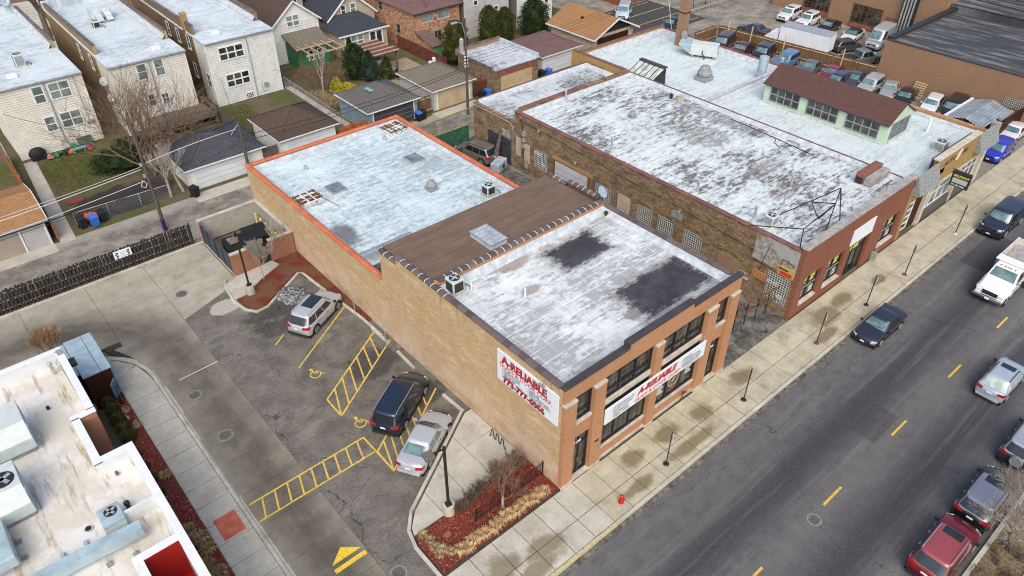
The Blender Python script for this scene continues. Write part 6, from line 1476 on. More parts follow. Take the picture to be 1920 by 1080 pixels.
def leafy(label, x, y, h, r, mat, seed, shape='cone', n=2600, name='evergreen_tree', s=.16, z=0.0, group='evergreen trees and shrubs', cat='tree', lump=.25):
    random.seed(seed); t = thing(name, label, cat, (x, y, z), random.uniform(0, 6), group)
    m = MB(); m.tube((0, 0, -.05), (0, 0, h * .6), r * .09 + .02, .02, 6); m.build('trunk', bark_m, t, True)
    ph = [random.uniform(0, 6) for _ in range(6)]
    def rad(u, a):
        if shape == 'cone': k = min(1, u * 6 + .45) * (1 - u ** 1.6) ** .75
        elif shape == 'ball': k = max(0, 1 - (2 * u - 1) ** 2) ** .5
        else: k = min(1, u * 5 + .5) * (1 - u ** 4) ** .6
        return r * k * (1 + lump * (sin(3 * a + ph[0] + u * 7) * .4 + sin(5 * a + ph[1] - u * 11) * .35 + sin(2 * a + ph[2] + u * 17) * .25))
    m = MB()
    # dense inner body so the crown is not see-through
    rings = [[(.78 * rad(u, 2 * pi * i / 12) * cos(2 * pi * i / 12), .78 * rad(u, 2 * pi * i / 12) * sin(2 * pi * i / 12), h * (.03 + .95 * u)) for i in range(12)] for u in [j / 9 for j in range(10)]]
    m.loft(rings)
    for i in range(n):
        u = random.random() ** (1.15 if shape == 'cone' else 1); a = random.uniform(0, 2 * pi); k = random.uniform(.78, 1.12) if random.random() < .85 else random.uniform(1.0, 1.28)
        q = rad(u, a) * k; c = Vector((q * cos(a), q * sin(a), h * (.02 + .97 * u)))
        o = Vector((cos(a), sin(a), random.uniform(-.2, 1.0))).normalized(); w = s * random.uniform(.5, 1.2)
        sd_ = o.orthogonal().normalized(); sd_.rotate(Matrix.Rotation(random.uniform(0, 6), 3, o)); 
        m.face(c - sd_ * w * .5, c + sd_ * w * .5, c + o * w * .9 + Vector((random.uniform(-.3, .3), random.uniform(-.3, .3), random.uniform(-.2, .4))) * w)
    m.build('crown', mat, t, True)
    return t
def tuft(label, x, y, h, r, mat, seed, n=160, name='ornamental_grass', group='ornamental grass clumps', z=.12):
    random.seed(seed); m = MB()
    for i in range(n):
        a = random.uniform(0, 2 * pi); b = r * .35 * random.random() ** .5; L = h * random.uniform(.7, 1.15); o = r * random.uniform(.5, 1.25); w = .018
        p = Vector((x + b * cos(a), y + b * sin(a), z)); mid = p + Vector((cos(a) * o * .45, sin(a) * o * .45, L * .85)); e = p + Vector((cos(a) * o, sin(a) * o, L * random.uniform(.3, .75))); sd_ = Vector((-sin(a), cos(a), 0)) * w
        m.add([p - sd_, p + sd_, mid + sd_, mid - sd_, e], [(0, 1, 2, 3), (3, 2, 4)])
    o_ = m.mesh('ornamental_grass', (x, y, z)); o_.materials.append(mat); ob_ = bpy.data.objects.new(name, o_); COL.objects.link(ob_); ob_.location = (x, y, z); return tag(ob_, label, 'grass', group)
# straw grasses along the pavement edge of the corner bed
for i in range(15):
    tuft('tan grass clump in the row edging the corner mulch bed', 12.6 + i * .42, 18.6 + random.uniform(-.12, .12), random.uniform(.4, .62), .36, straw_m, 100 + i, 110)
for i, (x, y) in enumerate(((11.7, 20.7), (11.8, 20.2), (11.75, 19.7), (12.0, 19.35), (12.25, 18.95), (11.7, 19.2))):
    tuft('low pale grass clump near the planter corner kerb', x, y, .25, .28, straw2_m, 130 + i, 90, group='low pale clumps in the planter corner')
for i in range(9): tuft('dull straw clump beside the restaurant wall', 2.2 + random.uniform(-.15, .45), 22.2 + i * .85, .55, .42, straw2_m, 150 + i, 130, group='straw clumps in the restaurant bed')
for i, (x, y) in enumerate(((2.6, 40.3), (2.75, 38.6), (2.7, 33.6))): tuft('small dry clump in the upper mulch strip', x, y, .35, .35, straw2_m, 170 + i, 100, group='small dry clumps in the upper strip')
BOXL = ['clipped boxwood nearest the dark brown enclosure', 'second clipped boxwood from the dark brown enclosure', 'third clipped boxwood from the dark brown enclosure', 'fourth clipped boxwood, level with the brick notch', 'fifth clipped boxwood, at the white parapet corner'] + ['low boxwood behind the white parapet, %s of four' % k for k in ('farthest', 'second', 'third', 'nearest')]
for i, (y, r) in enumerate(((41.3, .42), (40.5, .5), (39.5, .52), (38.6, .5), (37.7, .5), (36.2, .45), (35.0, .45), (33.8, .45), (32.6, .4))):
    leafy(BOXL[i], 2.05 if i < 5 else 1.95, y, .95 if i < 5 else .6, r * .8 if i < 5 else .28, lf_boxw, 180 + i, 'ball', 1100, 'clipped_bush', .1, 0, 'clipped boxwood bushes' if i < 5 else 'boxwoods behind the parapet', 'bush', .08)
# corner bed tree and bushes
bare_tree('small bare tree growing in the red corner bed', 16.1, 19.3, 3.6, 3, .1, barkr_m, 4, 1, .62, .14, 3, .33, tm=barkp_m, shr=.8)
for i, (x, y) in enumerate(((14.2, 20.6), (15.0, 20.8), (15.8, 20.9), (16.8, 20.9), (17.8, 20.9), (18.6, 20.8))):
    bare_tree(('leftmost', 'second', 'third', 'fourth', 'fifth', 'rightmost')[i] + ' twiggy bush in the row behind the corner iron fence', x, y, 1.0, 2, .018, bark_m if i < 3 else barkr_m, 30 + i, 5, .7, .15, 3, .2, 'bare_bush', .12, group='twiggy bushes behind the iron fence', cat='bush')
for i, (x, y) in enumerate(((17.2, 21.0), (18.4, 21.0))): bare_tree(('left', 'right')[i] + ' one of the taller reddish twig bushes by the tan wall', x, y, 1.5, 2, .02, barkr_m, 45 + i, 5, .6, .2, 3, .2, 'bare_bush', .12, group='reddish twig bushes by the wall', cat='bush')
bare_tree('pale bare sapling in front of the brick bin enclosure', 15.6, 47.6, 3.4, 4, .05, barkp_m, 61, 1, .5, .2, 3, .3)
bare_tree('thin bare sapling at the far end of the bin enclosure', 18.2, 49.5, 3.4, 3, .05, barkp_m, 62, 1, .5, .2, 3, .35, lean=(-.15, -.1))
bare_tree('tan twiggy bush behind the restaurant back wall', .7, 48.7, 2.6, 3, .045, barkt_m, 63, 4, .55, .3, 3, .18, 'bare_bush', cat='bush')
bare_tree('large spreading bare tree by the left utility pole', 15.0, 69.8, 9.0, 3, .17, barkr_m, 64, 3, .8, .1, 3, .16, tm=bark_m, shr=.86)
for k, (x, y, s_) in enumerate(((14.9, 64.9, 71), (16.1, 65.2, 72))): bare_tree('ivy grey leaning bare trunk beside the charcoal garage' if k == 0 else 'second leaning bare trunk close to the charcoal garage door', x, y, 5.2, 3, .14, barkp_m, s_, 1, .6, .2, 3, .45, lean=(-.15, .1))
bare_tree('slender pale birch in the middle garden', 36.6, 75.6, 6.0, 3, .06, barkp_m, 66, 2, .4, .3, 2, .5)
def brush(name, label, spots, h, mat, seed, depth=3):
    random.seed(seed); m = MB()
    for x, y, s_ in spots:
        for k in range(6):
            a = random.uniform(0, 6.3); branch(m, (x + random.uniform(-.2, .2), y + random.uniform(-.2, .2), 0), (cos(a) * .7, sin(a) * .7, 1), h * s_ * .45, .018, depth, .8, .1, 2, 3, None, .75)
    o = m.build(name, mat); o['kind'] = 'stuff'; o['label'] = label; return o
random.seed(8)
brush('undergrowth', 'tangled reddish shrubs in the garden behind the green lean-to', [(36.3 + random.random() * 4.2, 76.6 + random.random() * 5.5, random.uniform(.7, 1.3)) for _ in range(16)], 1.8, barkr_m, 80)
brush('undergrowth', 'dry tan undergrowth beside the chain link garden fence', [(35.5 + random.random() * 2.2, 70.8 + random.random() * 5, random.uniform(.7, 1.3)) for _ in range(14)], 1.0, straw2_m, 90)
bare_tree('bare street tree overhanging the parked red car', 34.8, -.3, 5.6, 4, .12, barkp_m, 67, 1, .8, .1, 3, .3, tm=bark_m, lean=(.1, .35))
bare_tree('second bare kerbside tree beside the black SUV', 38.4, -.6, 5.4, 4, .1, barkp_m, 68, 1, .8, .12, 3, .4, lean=(-.2, .35))
brush('undergrowth', 'brown dry brush on the soil strip beside the red car', [(27 + random.random() * 8.5, -1.1 + random.random() * 1.5, random.uniform(.6, 1.2)) for _ in range(30)], .6, bark_m, 200, 2)
bare_tree('large street tree trunk between the first two houses at the top', 18.0, 116, 9, 3, .4, bark_m, 210, 1, .5, .2, 3, .5)
leafy('wide dark hedge shrub in the leftmost yard', 13.3, 73.8, 1.9, 2.2, lf_dark, 7, 'ball', 3600, 'hedge', .16, -.3, cat='bush'); leafy('second dark hedge mass beside the leftmost lawn', 15.2, 76.4, 1.7, 1.5, lf_dark, 8, 'ball', 1800, 'hedge', .16, -.3, cat='bush')
leafy('golden yellow conifer shrub in the middle garden', 38.6, 75.8, 1.9, .75, lf_yel, 9, 'cone', 1200, 'golden_shrub', .16, cat='bush'); leafy('low golden shrub beside the golden conifer', 39.5, 75.2, 1.0, .95, lf_yel, 10, 'ball', 1000, 'golden_shrub', .16, cat='bush')
leafy('dark evergreen beside the garden pergola', 42.6, 78.2, 4.2, 1.25, lf_dark, 12, 'col', 3000, s=.2); leafy('blue green evergreen in front of the pergola', 43.6, 76.6, 3.6, 1.1, lf_blue, 13, 'cone', 2600, s=.2); leafy('yellow green conifer at the pergola corner', 45.2, 75.4, 2.9, .8, lf_arb, 14, 'cone', 1900, s=.16)
leafy('slim dark cypress at the beige porch corner', 44.6, 82.6, 3.4, .55, lf_dark, 15, 'cone', 1300, s=.16)
for i in range(4): leafy(('rearmost', 'second', 'third', 'frontmost')[i] + ' small dark shrub lining the tan garage side', 46.5 + .05 * i, 75.2 - i * 1.0, 1.0 + .1 * (i % 2), .42, lf_dark, 16 + i, 'cone', 500, 'small_conifer', .12, group='small conifers beside the tan garage', cat='bush')
leafy('tall arborvitae behind the middle utility pole', 54.9, 74.2, 5.4, 1.55, lf_arb, 22, 'col', 4200, s=.2); leafy('left arborvitae of the twin pair by the grey house', 62.2, 76.6, 5.2, 1.2, lf_arb, 23, 'col', 3400, s=.2); leafy('right arborvitae of the twin pair by the grey house', 64.6, 76.2, 4.6, 1.2, lf_arb, 24, 'col', 3400, s=.2)
leafy('round dark evergreen beside the orange roof', 69.4, 75.6, 5.0, 1.8, lf_dark, 25, 'col', 4400, s=.2)
leafy('dark bush by the house steps at the top left', 27, 108, 2.2, 1.3, lf_dark, 26, 'ball', 900, 'bush', .2, cat='bush')
m = MB(); random.seed(31); 
m.ball((0, 0, 0), 1.05, 1.25, .42, 26, 14)
m.v = [(p[0] * (1 + .12 * sin(5 * p[1] + 2 * p[0])) + random.uniform(-.06, .06), p[1] + random.uniform(-.06, .06), max(-.02, p[2] + random.uniform(-.07, .07))) for p in m.v]
o = m.build('snow_pile', snow_m, smooth=80); o.location = (16.3, 44.4, 0); o.rotation_euler = (0, 0, .3); tag(o, 'dirty melting snow pile in front of the silver SUV bay', 'snow pile')
# street leaves left on the twigs
random.seed(77); 
# ---------------------------------------------------------------- fences and yard things
F = thing('board_fence', 'weathered black board fence between the alley and the car park', 'fence', (2, 56.1, 0))
pk = MB().box(-.075, .075, -.012, .012, .05, 1.95).mesh('picket'); pk2 = MB().add([(-.075, -.012, .05), (.075, -.012, .05), (.075, .012, .05), (-.075, .012, .05), (-.075, -.012, 1.92), (.075, -.012, 1.98), (.075, .012, 1.98), (-.075, .012, 1.92)], [(3, 2, 1, 0), (4, 5, 6, 7), (0, 1, 5, 4), (1, 2, 6, 5), (2, 3, 7, 6), (3, 0, 4, 7)]).mesh('picket')
random.seed(41)
n = 0; x = -9.0
while x < 13.5:
    piece('picket', (pk, pk2)[n % 2], wood_m, F, (x, 56.03 if n % 2 else 56.17, random.uniform(-.08, .06)), (random.uniform(-.02, .02), random.uniform(-.025, .025), random.uniform(-.05, .05))); x += random.uniform(.118, .15); n += 1
for z in (.35, 1.0, 1.65): MB().box(-9.1, 13.6, 56.06, 56.14, z, z + .09).build('rail', mk('worn_rail', plain((.2, .18, .15), .4, 4)), F)
for i in range(10): MB().box(-8.6 + i * 2.44, -8.5 + i * 2.44, 56.05, 56.15, 0, 1.9).build('post', wood_m, F)
t = thing('notice_sign', 'white notice with purple marks on the black board fence', 'sign', (8.0, 55.95, 1.2)); MB().box(7.4, 8.7, 55.93, 55.97, 1.2, 1.88).build('panel', signw_m, t)
m = MB()
for x0 in (7.5, 8.35):
    for i in range(4): m.box(x0 + .05 * (i % 2), x0 + .2 + .05 * (i % 2), 55.92, 55.93, 1.25 + i * .14, 1.34 + i * .14)
m.build('panel_print', purple_m, t); m = MB()
for i in range(4): m.box(7.85, 8.25, 55.92, 55.93, 1.28 + i * .13, 1.33 + i * .13)
m.build('panel_lettering', graytx, t)
# bin enclosure
E2 = thing('bin_enclosure', 'block and red brick bin enclosure with dark metal gates', 'enclosure', (16.6, 52.8, 0))
MB().box(14.1, 19.3, 55.75, 55.95, 0, 2.0).build('wall', cmu_m, E2); MB().box(19.1, 19.3, 49.6, 55.75, 0, 2.0).build('wall', cmu_m, E2)
MB().box(14.1, 16.3, 49.4, 49.6, 0, 2.0).build('wall', redenc_m, E2); MB().box(17.2, 19.3, 49.4, 49.6, 0, 2.0).build('wall', redenc_m, E2); MB().box(14.1, 14.3, 49.6, 49.85, 0, 2.0).build('wall', redenc_m, E2); MB().box(14.1, 14.3, 55.45, 55.75, 0, 2.0).build('wall', redenc_m, E2)
MB().box(16.32, 17.18, 49.47, 49.53, .05, 1.85).build('side_gate', black_m, E2)
for q in ((14.04, 19.36, 55.7, 56.0), (19.04, 19.36, 49.34, 55.69), (14.04, 16.3, 49.34, 49.66), (17.2, 19.03, 49.34, 49.66)): MB().box(*q, 2.0, 2.1).build('coping', kerb_m, E2)
for a, b in ((49.9, 52.6), (52.7, 55.4)):
    g_ = MB().box(14.13, 14.19, a, b, .08, 1.85).build('gate', gatem_m, E2)
    for y in (a, (a + b) / 2, b - .06): MB().box(14.09, 14.13, y, y + .06, .08, 1.86).build('gate_bar', black_m, g_)
for q in ((14.05, 14.3, 49.4, 56.0), (13.9, 19.3, 49.25, 49.4)): MB().box(*q, 0, .07).build('kerb', kerb_m, E2)
def dumpster(x, y, rot, label, box=False):
    t = thing('dumpster', label, 'dumpster', (x, y, 0), rot, 'dumpsters in the bin enclosure')
    m = MB(); m.loft([[(-.9, -.6, .15), (.9, -.6, .15), (.9, .75, .15), (-.9, .75, .15)], [(-.95, -.75, 1.15), (.95, -.75, 1.15), (.95, .8, 1.5), (-.95, .8, 1.5)]]); m.build('body', black_m, t, True, fix=True)
    for s_ in (-1, 1):
        l_ = MB().add([(s_ * .48 - .46, -.82, 1.2), (s_ * .48 + .46, -.82, 1.2), (s_ * .48 + .46, .85, 1.56), (s_ * .48 - .46, .85, 1.56), (s_ * .48 - .46, -.82, 1.16), (s_ * .48 + .46, -.82, 1.16), (s_ * .48 + .46, .85, 1.52), (s_ * .48 - .46, .85, 1.52)], [(0, 1, 2, 3), (7, 6, 5, 4), (0, 4, 5, 1), (1, 5, 6, 2), (2, 6, 7, 3), (3, 7, 4, 0)]).build('lid', blackp_m, t, True)
        m = MB()
        for i in range(4): m.bar((s_ * .48 - .35 + i * .23, -.8, 1.235), (s_ * .48 - .35 + i * .23, .83, 1.585), .06, .04)
        m.build('lid_rib', blackp_m, l_, True)
    MB().box(-.2, .25, -.73, -.7, .55, 1.0).build('sticker', mk('green_sticker', (.1, .45, .18)), t, True); MB().box(-.17, .22, -.735, -.731, .62, .93).build('sticker_print', black_m, t, True)
    for s_ in (-1, 1):
        m = MB(); m.box(s_ * .98 - .04, s_ * .98 + .04, -.5, .5, .75, .9); m.build('fork_pocket', black_m, t, True)
        for yy in (-.4, .5): m = MB(); m.tube((s_ * .75, yy - .04, .08), (s_ * .75, yy + .04, .08), .08, n=10); m.build('castor', tyre_m, t, True)
    return t
dumpster(15.55, 51.9, radians(-6), 'black dumpster nearest the gates of the bin enclosure'); dumpster(17.4, 52.4, radians(-6), 'black dumpster with green sticker by the bollards')
tag(MB().box(15.0, 15.7, 51.6, 52.4, 1.5, 1.66).build('cardboard_box', mk('grey_card', (.22, .2, .19))), 'flat grey box lying on a dumpster lid', 'box')
for i in range(5):
    t = thing('bollard', ('rearmost', 'second', 'middle', 'fourth', 'frontmost')[i] + ' yellow bollard in the row inside the bin enclosure', 'bollard', (18.65, 55.0 - i * .95, 0), 0, 'yellow bollards in the bin enclosure'); m = MB(); m.tube((0, 0, 0), (0, 0, 1.3), .11, n=12); m.build('post', mk('faded_yellow', plain((.5, .44, .16), .15, 3)), t, True, smooth=40); m = MB(); m.ball((0, 0, 1.3), .11, .11, .06); m.build('cap', MATS['faded_yellow'], t, True, smooth=60)
def lamp(x, y, label, rot, H=5.4):
    t = thing('car_park_lamp', label, 'street lamp', (x, y, 0), rot, 'car park lamps'); m = MB(); m.tube((0, 0, 0), (0, 0, .85), .34, .34, 20); m.build('footing', kerb_m, t, True, smooth=40); MB().box(-.17, .17, -.17, .17, .85, .92).build('base_plate', black_m, t, True); MB().box(-.065, .065, -.065, .065, .9, H).build('pole', mk('bronze_pole', (.03, .024, .02), rough=.5), t, True)
    MB().box(-.6, -.06, -.035, .035, H - .2, H - .12).build('arm', MATS['bronze_pole'], t, True); MB().box(-1.15, -.6, -.28, .28, H - .28, H - .08).build('lamp_head', mk('bronze_head', (.13, .115, .105), rough=.5), t, True, bevel=.03); MB().box(-1.1, -.65, -.23, .23, H - .295, H - .281).build('lens', gl_pale, t, True)
lamp(13.65, 21.0, 'dark car park lamp with boxy head on the corner mulch bed', radians(-10), 5.6); lamp(14.05, 46.6, 'dark car park lamp beside the brick bin enclosure', radians(60), 5.7)
t = thing('iron_fence', 'short black iron railing in the corner mulch bed', 'fence', (16.9, 19.55, 0))
for x in (14.4, 16.9, 19.3): MB().box(x - .03, x + .03, 19.5, 19.56, .1, 1.3).build('post', black_m, t)
for z in (.3, 1.15): MB().box(14.4, 19.3, 19.515, 19.545, z, z + .035).build('rail', black_m, t)
for i in range(40): MB().box(14.46 + i * .12, 14.478 + i * .12, 19.522, 19.538, .2, 1.24).build('picket', black_m, t)
t = thing('bike_rack', 'black wavy bicycle rack on the plaza by the tan wall', 'bike rack', (18.85, 23.1, .1)); pts = []
for i in range(49):
    s_ = i / 48; pts.append((18.85, 23.75 - 1.4 * s_, .58 - .34 * math.tanh(2 * cos(6 * pi * s_))))
pts = [(18.85, 23.75, .1)] + pts + [(18.85, 22.35, .1)]; MB().path(pts, .03, 8).build('rail', black_m, t, smooth=50)
t = thing('hydrant', 'red fire hydrant on the pavement near the yellow kerb', 'hydrant', (21.42, 15.3, 0)); m = MB(); m.tube((0, 0, 0), (0, 0, .08), .16, n=12); m.tube((0, 0, .08), (0, 0, .5), .11, n=12); m.build('barrel', hyd_m, t, True, smooth=40); m = MB(); m.ball((0, 0, .52), .13, .13, .14, 12, 8); m.tube((0, 0, .62), (0, 0, .72), .035, n=6); m.build('bonnet', hyd_m, t, True, smooth=60)
for a in (0, pi / 2, pi): m = MB(); m.tube((0, 0, .4), (.2 * cos(a), .2 * sin(a) * -1, .4), .06, n=8); m.build('nozzle', hyd_m, t, True)
def pole_sign(x, y, label, base=black_m, h=2.8, sg=True, rot=0.0):
    t = thing('parking_sign', label, 'sign post', (x, y, 0), rot, 'parking sign posts along the kerb'); m = MB(); m.tube((0, 0, 0), (0, 0, .07), .2, .15, 12); m.build('base', base, t, True); MB().bar((0, 0, .05), (0, 0, h), .06, .05).build('post', black_m, t, True)
    if sg: MB().box(.035, .045, -.16, .16, h - .65, h - .1).build('plate', signw_m, t, True)
for x, y, b, l in ((33.3, 15.5, black_m, 'sign post in front of the shop door nearest the side yard'), (25.45, 15.4, black_m, 'sign post in front of the long white shop sign'), (41.8, 15.4, rust_m, 'sign post by the front of the parked dark sedan'), (48.5, 15.3, black_m, 'sign post at the rear of the parked dark sedan'), (54.4, 15.25, rust_m, 'sign post with rusty base outside the red brick shop'), (63.5, 15.3, galv_m, 'sign post outside the yellow brick shop')): pole_sign(x, y, l, b, rot=radians(-38))
for x, y, l in ((18.6, 34.9, 'blue accessible parking sign by the hatched bay'), (18.6, 38.9, 'plain parking sign at the foot of the tan wall')):
    t = thing('bay_sign', l, 'sign post', (x, y, 0), 0, 'bay signs along the tan wall'); MB().box(-.025, .025, -.025, .025, 0, 2.0).build('post', galv_m, t, True); MB().box(-.04, -.027, -.15, .15, 1.5, 2.0).build('plate', mk('pale_blue_plate', (.3, .4, .48)) if y < 37 else gstone_m, t, True)
m = MB(); m.box(54.2, 54.5, 17.75, 18.15, 0, .75); m.box(54.55, 54.75, 17.85, 18.1, 0, .5); m.path([(54.3, 18.0, .75), (54.4, 17.9, .95), (54.7, 17.9, .9)], .04); tag(m.build('gas_meter', grey_m), 'grey gas meter at the foot of the red brick wall', 'meter')
tag(MB().box(12.5, 12.9, 19.7, 20.0, .13, .3).build('valve_box', rusth_m), 'reddish valve box in the corner mulch bed', 'box')
# gate across the side yard
t = thing('swing_gate', 'rusty tubular swing gate across the side yard', 'gate', (38.5, 19.9, 0))
for z in (1.3, 2.3): MB().bar((34.7, 20.4, z), (42.3, 19.4, z + .1), .1).build('rail', rust_m, t)
for i in range(7): s_ = (i + .2) / 7; MB().bar((34.7 + 7.6 * s_, 20.4 - s_, .3), (34.7 + 7.6 * s_, 20.4 - s_, 2.4), .06).build('bar', black_m, t)
m = MB(); m.loft([[(35.0 + a, 20.8, z) for a, z in ((0, .8), (1.4, .8), (1.5, 1.5), (-.1, 1.5))], [(35.0 + a, 21.6, z) for a, z in ((0, .8), (1.4, .8), (1.5, 1.5), (-.1, 1.5))]]); tag(m.build('metal_trough', galv_m, fix=True, bevel=.1), 'pale metal trough behind the swing gate', 'trough')
t = thing('timber_post', 'leaning grey timbers against the boarded door', 'timber', (41.5, 50.3, 0))
for i in range(3): MB().bar((41.0 + .1 * i, 50.4 - .15 * i, 0), (42.3, 50.7 - .12 * i, 2.9), .12, .05).build('board', wooddk_m, t)
t = thing('scrap_tank', 'pale blue dented scrap tank by the old brick wall', 'tank', (40.9, 49.2, 0), .4); MB().box(-.9, .9, -.5, .5, .1, 1.1).build('body', mk('pale_blue_tank', plain((.3, .35, .4), .2, 2)), t, True, bevel=.12); m = MB(); m.tube((0, -.5, .6), (0, -.56, .6), .2, n=12); m.build('port', black_m, t, True)
m = MB(); random.seed(9)
for i in range(14): a = random.uniform(0, pi); x, y = random.uniform(39.5, 42), random.uniform(45.5, 48.5); m.bar((x - .5 * cos(a), y - .5 * sin(a), .05), (x + .5 * cos(a), y + .5 * sin(a), .1), .1, .06)
o = m.build('scrap_heap', wooddk_m); tag(o, 'loose dark scrap on the ground of the side yard', 'scrap'); 
# green corrugated fence + olive guard rail
t = thing('corrugated_fence', 'green corrugated metal fence at the rear of the side yard', 'fence', (38.6, 55.9, 0)); rows = [[(34.7 + i * .1, 55.9 + (.05 if i % 2 else 0), z) for i in range(79)] for z in (.05, 1.9)]; o = MB().grid(rows).build('sheet', gfence_m, t); s_ = o.modifiers.new('s', 'SOLIDIFY'); s_.thickness = .02; MB().box(34.7, 42.5, 55.85, 56.0, 1.9, 1.98).build('rail', olive_m, t)
t = thing('guard_rail', 'olive green pipe rail with A-frame legs across the alley mouth', 'barrier', (42, 57.6, 0)); MB().tube((34.9, 57.4, 2.5), (51.5, 58.4, 2.5), .08, n=8).build('rail', olive_m, t)
for x in (39.5, 46.8):
    for s_ in (-.6, .6): MB().bar((x + s_, 57.75, 0), (x, 57.7, 2.5), .06).build('leg', olive_m, t)
def slat_fence(label, p, q, h, mat, w=.14, name='wooden_fence', gap=.01, post=True):
    p, q = Vector(p), Vector(q); L = (q - p).length; d = (q - p) / L; t = thing(name, label, 'fence', (p.x, p.y, 0)); n = max(2, int(L / 2.4)); ang = math.atan2(d.y, d.x)
    for k in range(n):
        a, b = L * k / n, L * (k + 1) / n; m = MB(); c = a + .06
        while c + w < b: m.box(c, c + w - gap, -.012, .012, .05, h + random.uniform(-.03, .03)); c += w
        pn = m.build('boards', mat, t, True); pn['kind'] = 'stuff'; pn.rotation_euler = (0, 0, ang)
        MB0 = MB()
        for z in (.3, h - .3): MB0 = MB().box(a, b, -.06, -.013, z, z + .09); r_ = MB0.build('rail', woodp_m if mat is woodb_m else mat, t, True); r_.rotation_euler = (0, 0, ang)
        if post: o_ = MB().box(a - .05, a + .05, -.12, -.02, 0, h + .05).build('post', mat, t, True); o_.rotation_euler = (0, 0, ang)
    return t
slat_fence('long brown board fence dividing the two car yards', (87.5, 58.2), (89.9, 36.9), 1.9, woodb_m); slat_fence('brown board gate fence by the tall chimney yard', (82.5, 58.4), (87.4, 58.4), 1.9, woodb_m)
for i, (x, y) in enumerate(((87.6, 56.6), (87.9, 53.2), (88.5, 48.6), (89.4, 41.0))): tag(MB().bar((x - .9, y - .3, 0), (x - .15, y, 2.9), .1).build('fence_prop', woodp_m), ('leftmost', 'second', 'third', 'rightmost')[i] + ' pale timber prop leaning on the brown yard fence', 'prop', 'props along the yard fence')
slat_fence('red brown board fence beside the mottled brick house', (52.3, 73), (52.3, 84), 1.7, redwood_m, .3); slat_fence('orange board fence along the leftmost garage', (4.95, 64), (4.95, 82), 1.8, woodo_m, .2); slat_fence('dark board fence between the middle and right houses', (25.0, 70.6), (25.0, 81), 1.7, wooddk_m, .16)
slat_fence('grey board gate between the charcoal and brown garages', (24.1, 64.8), (25.7, 64.8), 1.8, wooddk_m, .14); slat_fence('tan board gate beside the tan garage', (42.2, 64.4), (43.9, 64.4), 2.0, woodb_m, .14); slat_fence('dark red board fence behind the flat garage', (49.9, 64.4), (51.9, 64.4), 1.7, redwood_m, .14); slat_fence('red board fence behind the red edged roof', (32.2, 64.2), (35.4, 64.2), 1.7, woodo_m, .14)
slat_fence('yellowed board screen beside the pergola', (43.9, 77.0), (43.9, 82.0), 2.0, woodp_m, .14)
def mesh_fence(label, p, q, h=1.2):
    p, q = Vector(p), Vector(q); L = (q - p).length; t = thing('chain_link_fence', label, 'fence', (p.x, p.y, 0)); d = (q - p) / L; n = max(1, int(L / 2.5))
    for i in range(n + 1): a = p + d * L * i / n; MB().tube((a.x, a.y, 0), (a.x, a.y, h + .05), .03, n=6).build('post', galv_m, t)
    MB().tube((p.x, p.y, h), (q.x, q.y, h), .025, n=6).build('top_rail', galv_m, t); m = MB(); k = int(L / .22)
    for i in range(k + 1):
        for s_ in (-1, 1):
            a = p + d * max(0, min(L, i * .22)); b = p + d * max(0, min(L, i * .22 + s_ * h)); m.bar((a.x, a.y, .03), (b.x, b.y, .03 + abs((b - a).length)), .006)
    o = m.build('mesh', galv_m, t); o['kind'] = 'stuff'
mesh_fence('chain link fence along the dark garden by the alley', (6.9, 65.4), (15.0, 65.0)); mesh_fence('chain link fence between the brown garage and the garden', (34.3, 64.8), (34.6, 81), 1.4); mesh_fence('chain link fence beside the leftmost house', (4.9, 71), (5.6, 90), 1.3)
t = thing('iron_fence', 'tall black fence posts beside the far alley', 'fence', (96, 67, 0))
for i in range(6): MB().bar((92.4 + i * 3, 68.6 + i * .0, 0), (92.4 + i * 3, 68.6, 2.4), .08).build('post', black_m, t)
for z in (1.2, 2.3): MB().bar((92.4, 68.6, z), (108, 68.6, z), .04).build('rail', black_m, t)
t = thing('guard_rail', 'pale metal guard rail along the far alley', 'barrier', (98, 66.6, 0)); MB().box(92.6, 110, 67.0, 67.08, .5, .8).build('rail', galv_m, t)
for i in range(8): MB().box(92.7 + i * 2.3, 92.8 + i * 2.3, 67.08, 67.2, 0, .75).build('post', galv_m, t)
# deck, pergolas, yard stuff
t = thing('wood_deck', 'raised grey wooden deck behind the middle house', 'deck', (21.5, 78.5, 0))
for i in range(14): MB().box(18.4, 24.6, 76.6 + i * .28, 76.86 + i * .28, 1.05, 1.12).build('plank', wooddk_m, t)
for x, y in ((18.5, 76.7), (21.5, 76.7), (24.5, 76.7), (18.5, 80.2), (24.5, 80.2)): MB().box(x - .07, x + .07, y - .07, y + .07, 0, 2.0).build('post', wooddk_m, t)
MB().box(18.4, 24.6, 76.62, 76.72, 1.9, 1.98).build('rail', wooddk_m, t); MB().box(24.46, 24.54, 76.7, 80.3, 1.9, 1.98).build('rail', wooddk_m, t)
for i in range(34): MB().box(18.6 + i * .175, 18.64 + i * .175, 76.64, 76.7, 1.12, 1.9).build('baluster', wooddk_m, t)
for i in range(5): MB().box(17.2, 18.4, 76.8 + i * .0, 77.8, .2 * i, .2 * i + .05).build('step', wooddk_m, t).location.x = -.28 * (4 - i)
t = thing('pergola', 'brown slatted pergola with pale rafters over the gravel patio', 'pergola', (46.2, 79.4, 0))
for x, y in ((44.4, 77.0), (47.9, 77.2), (44.4, 81.5), (47.9, 81.5)): MB().box(x - .09, x + .09, y - .09, y + .09, 0, 2.4).build('post', woodb_m, t)
for i in range(20): MB().box(44.15, 48.1, 76.8 + i * .25, 77.02 + i * .25, 2.5, 2.54).build('slat', mk('maroon_slat', plain((.14, .075, .062), .25, 3)), t)
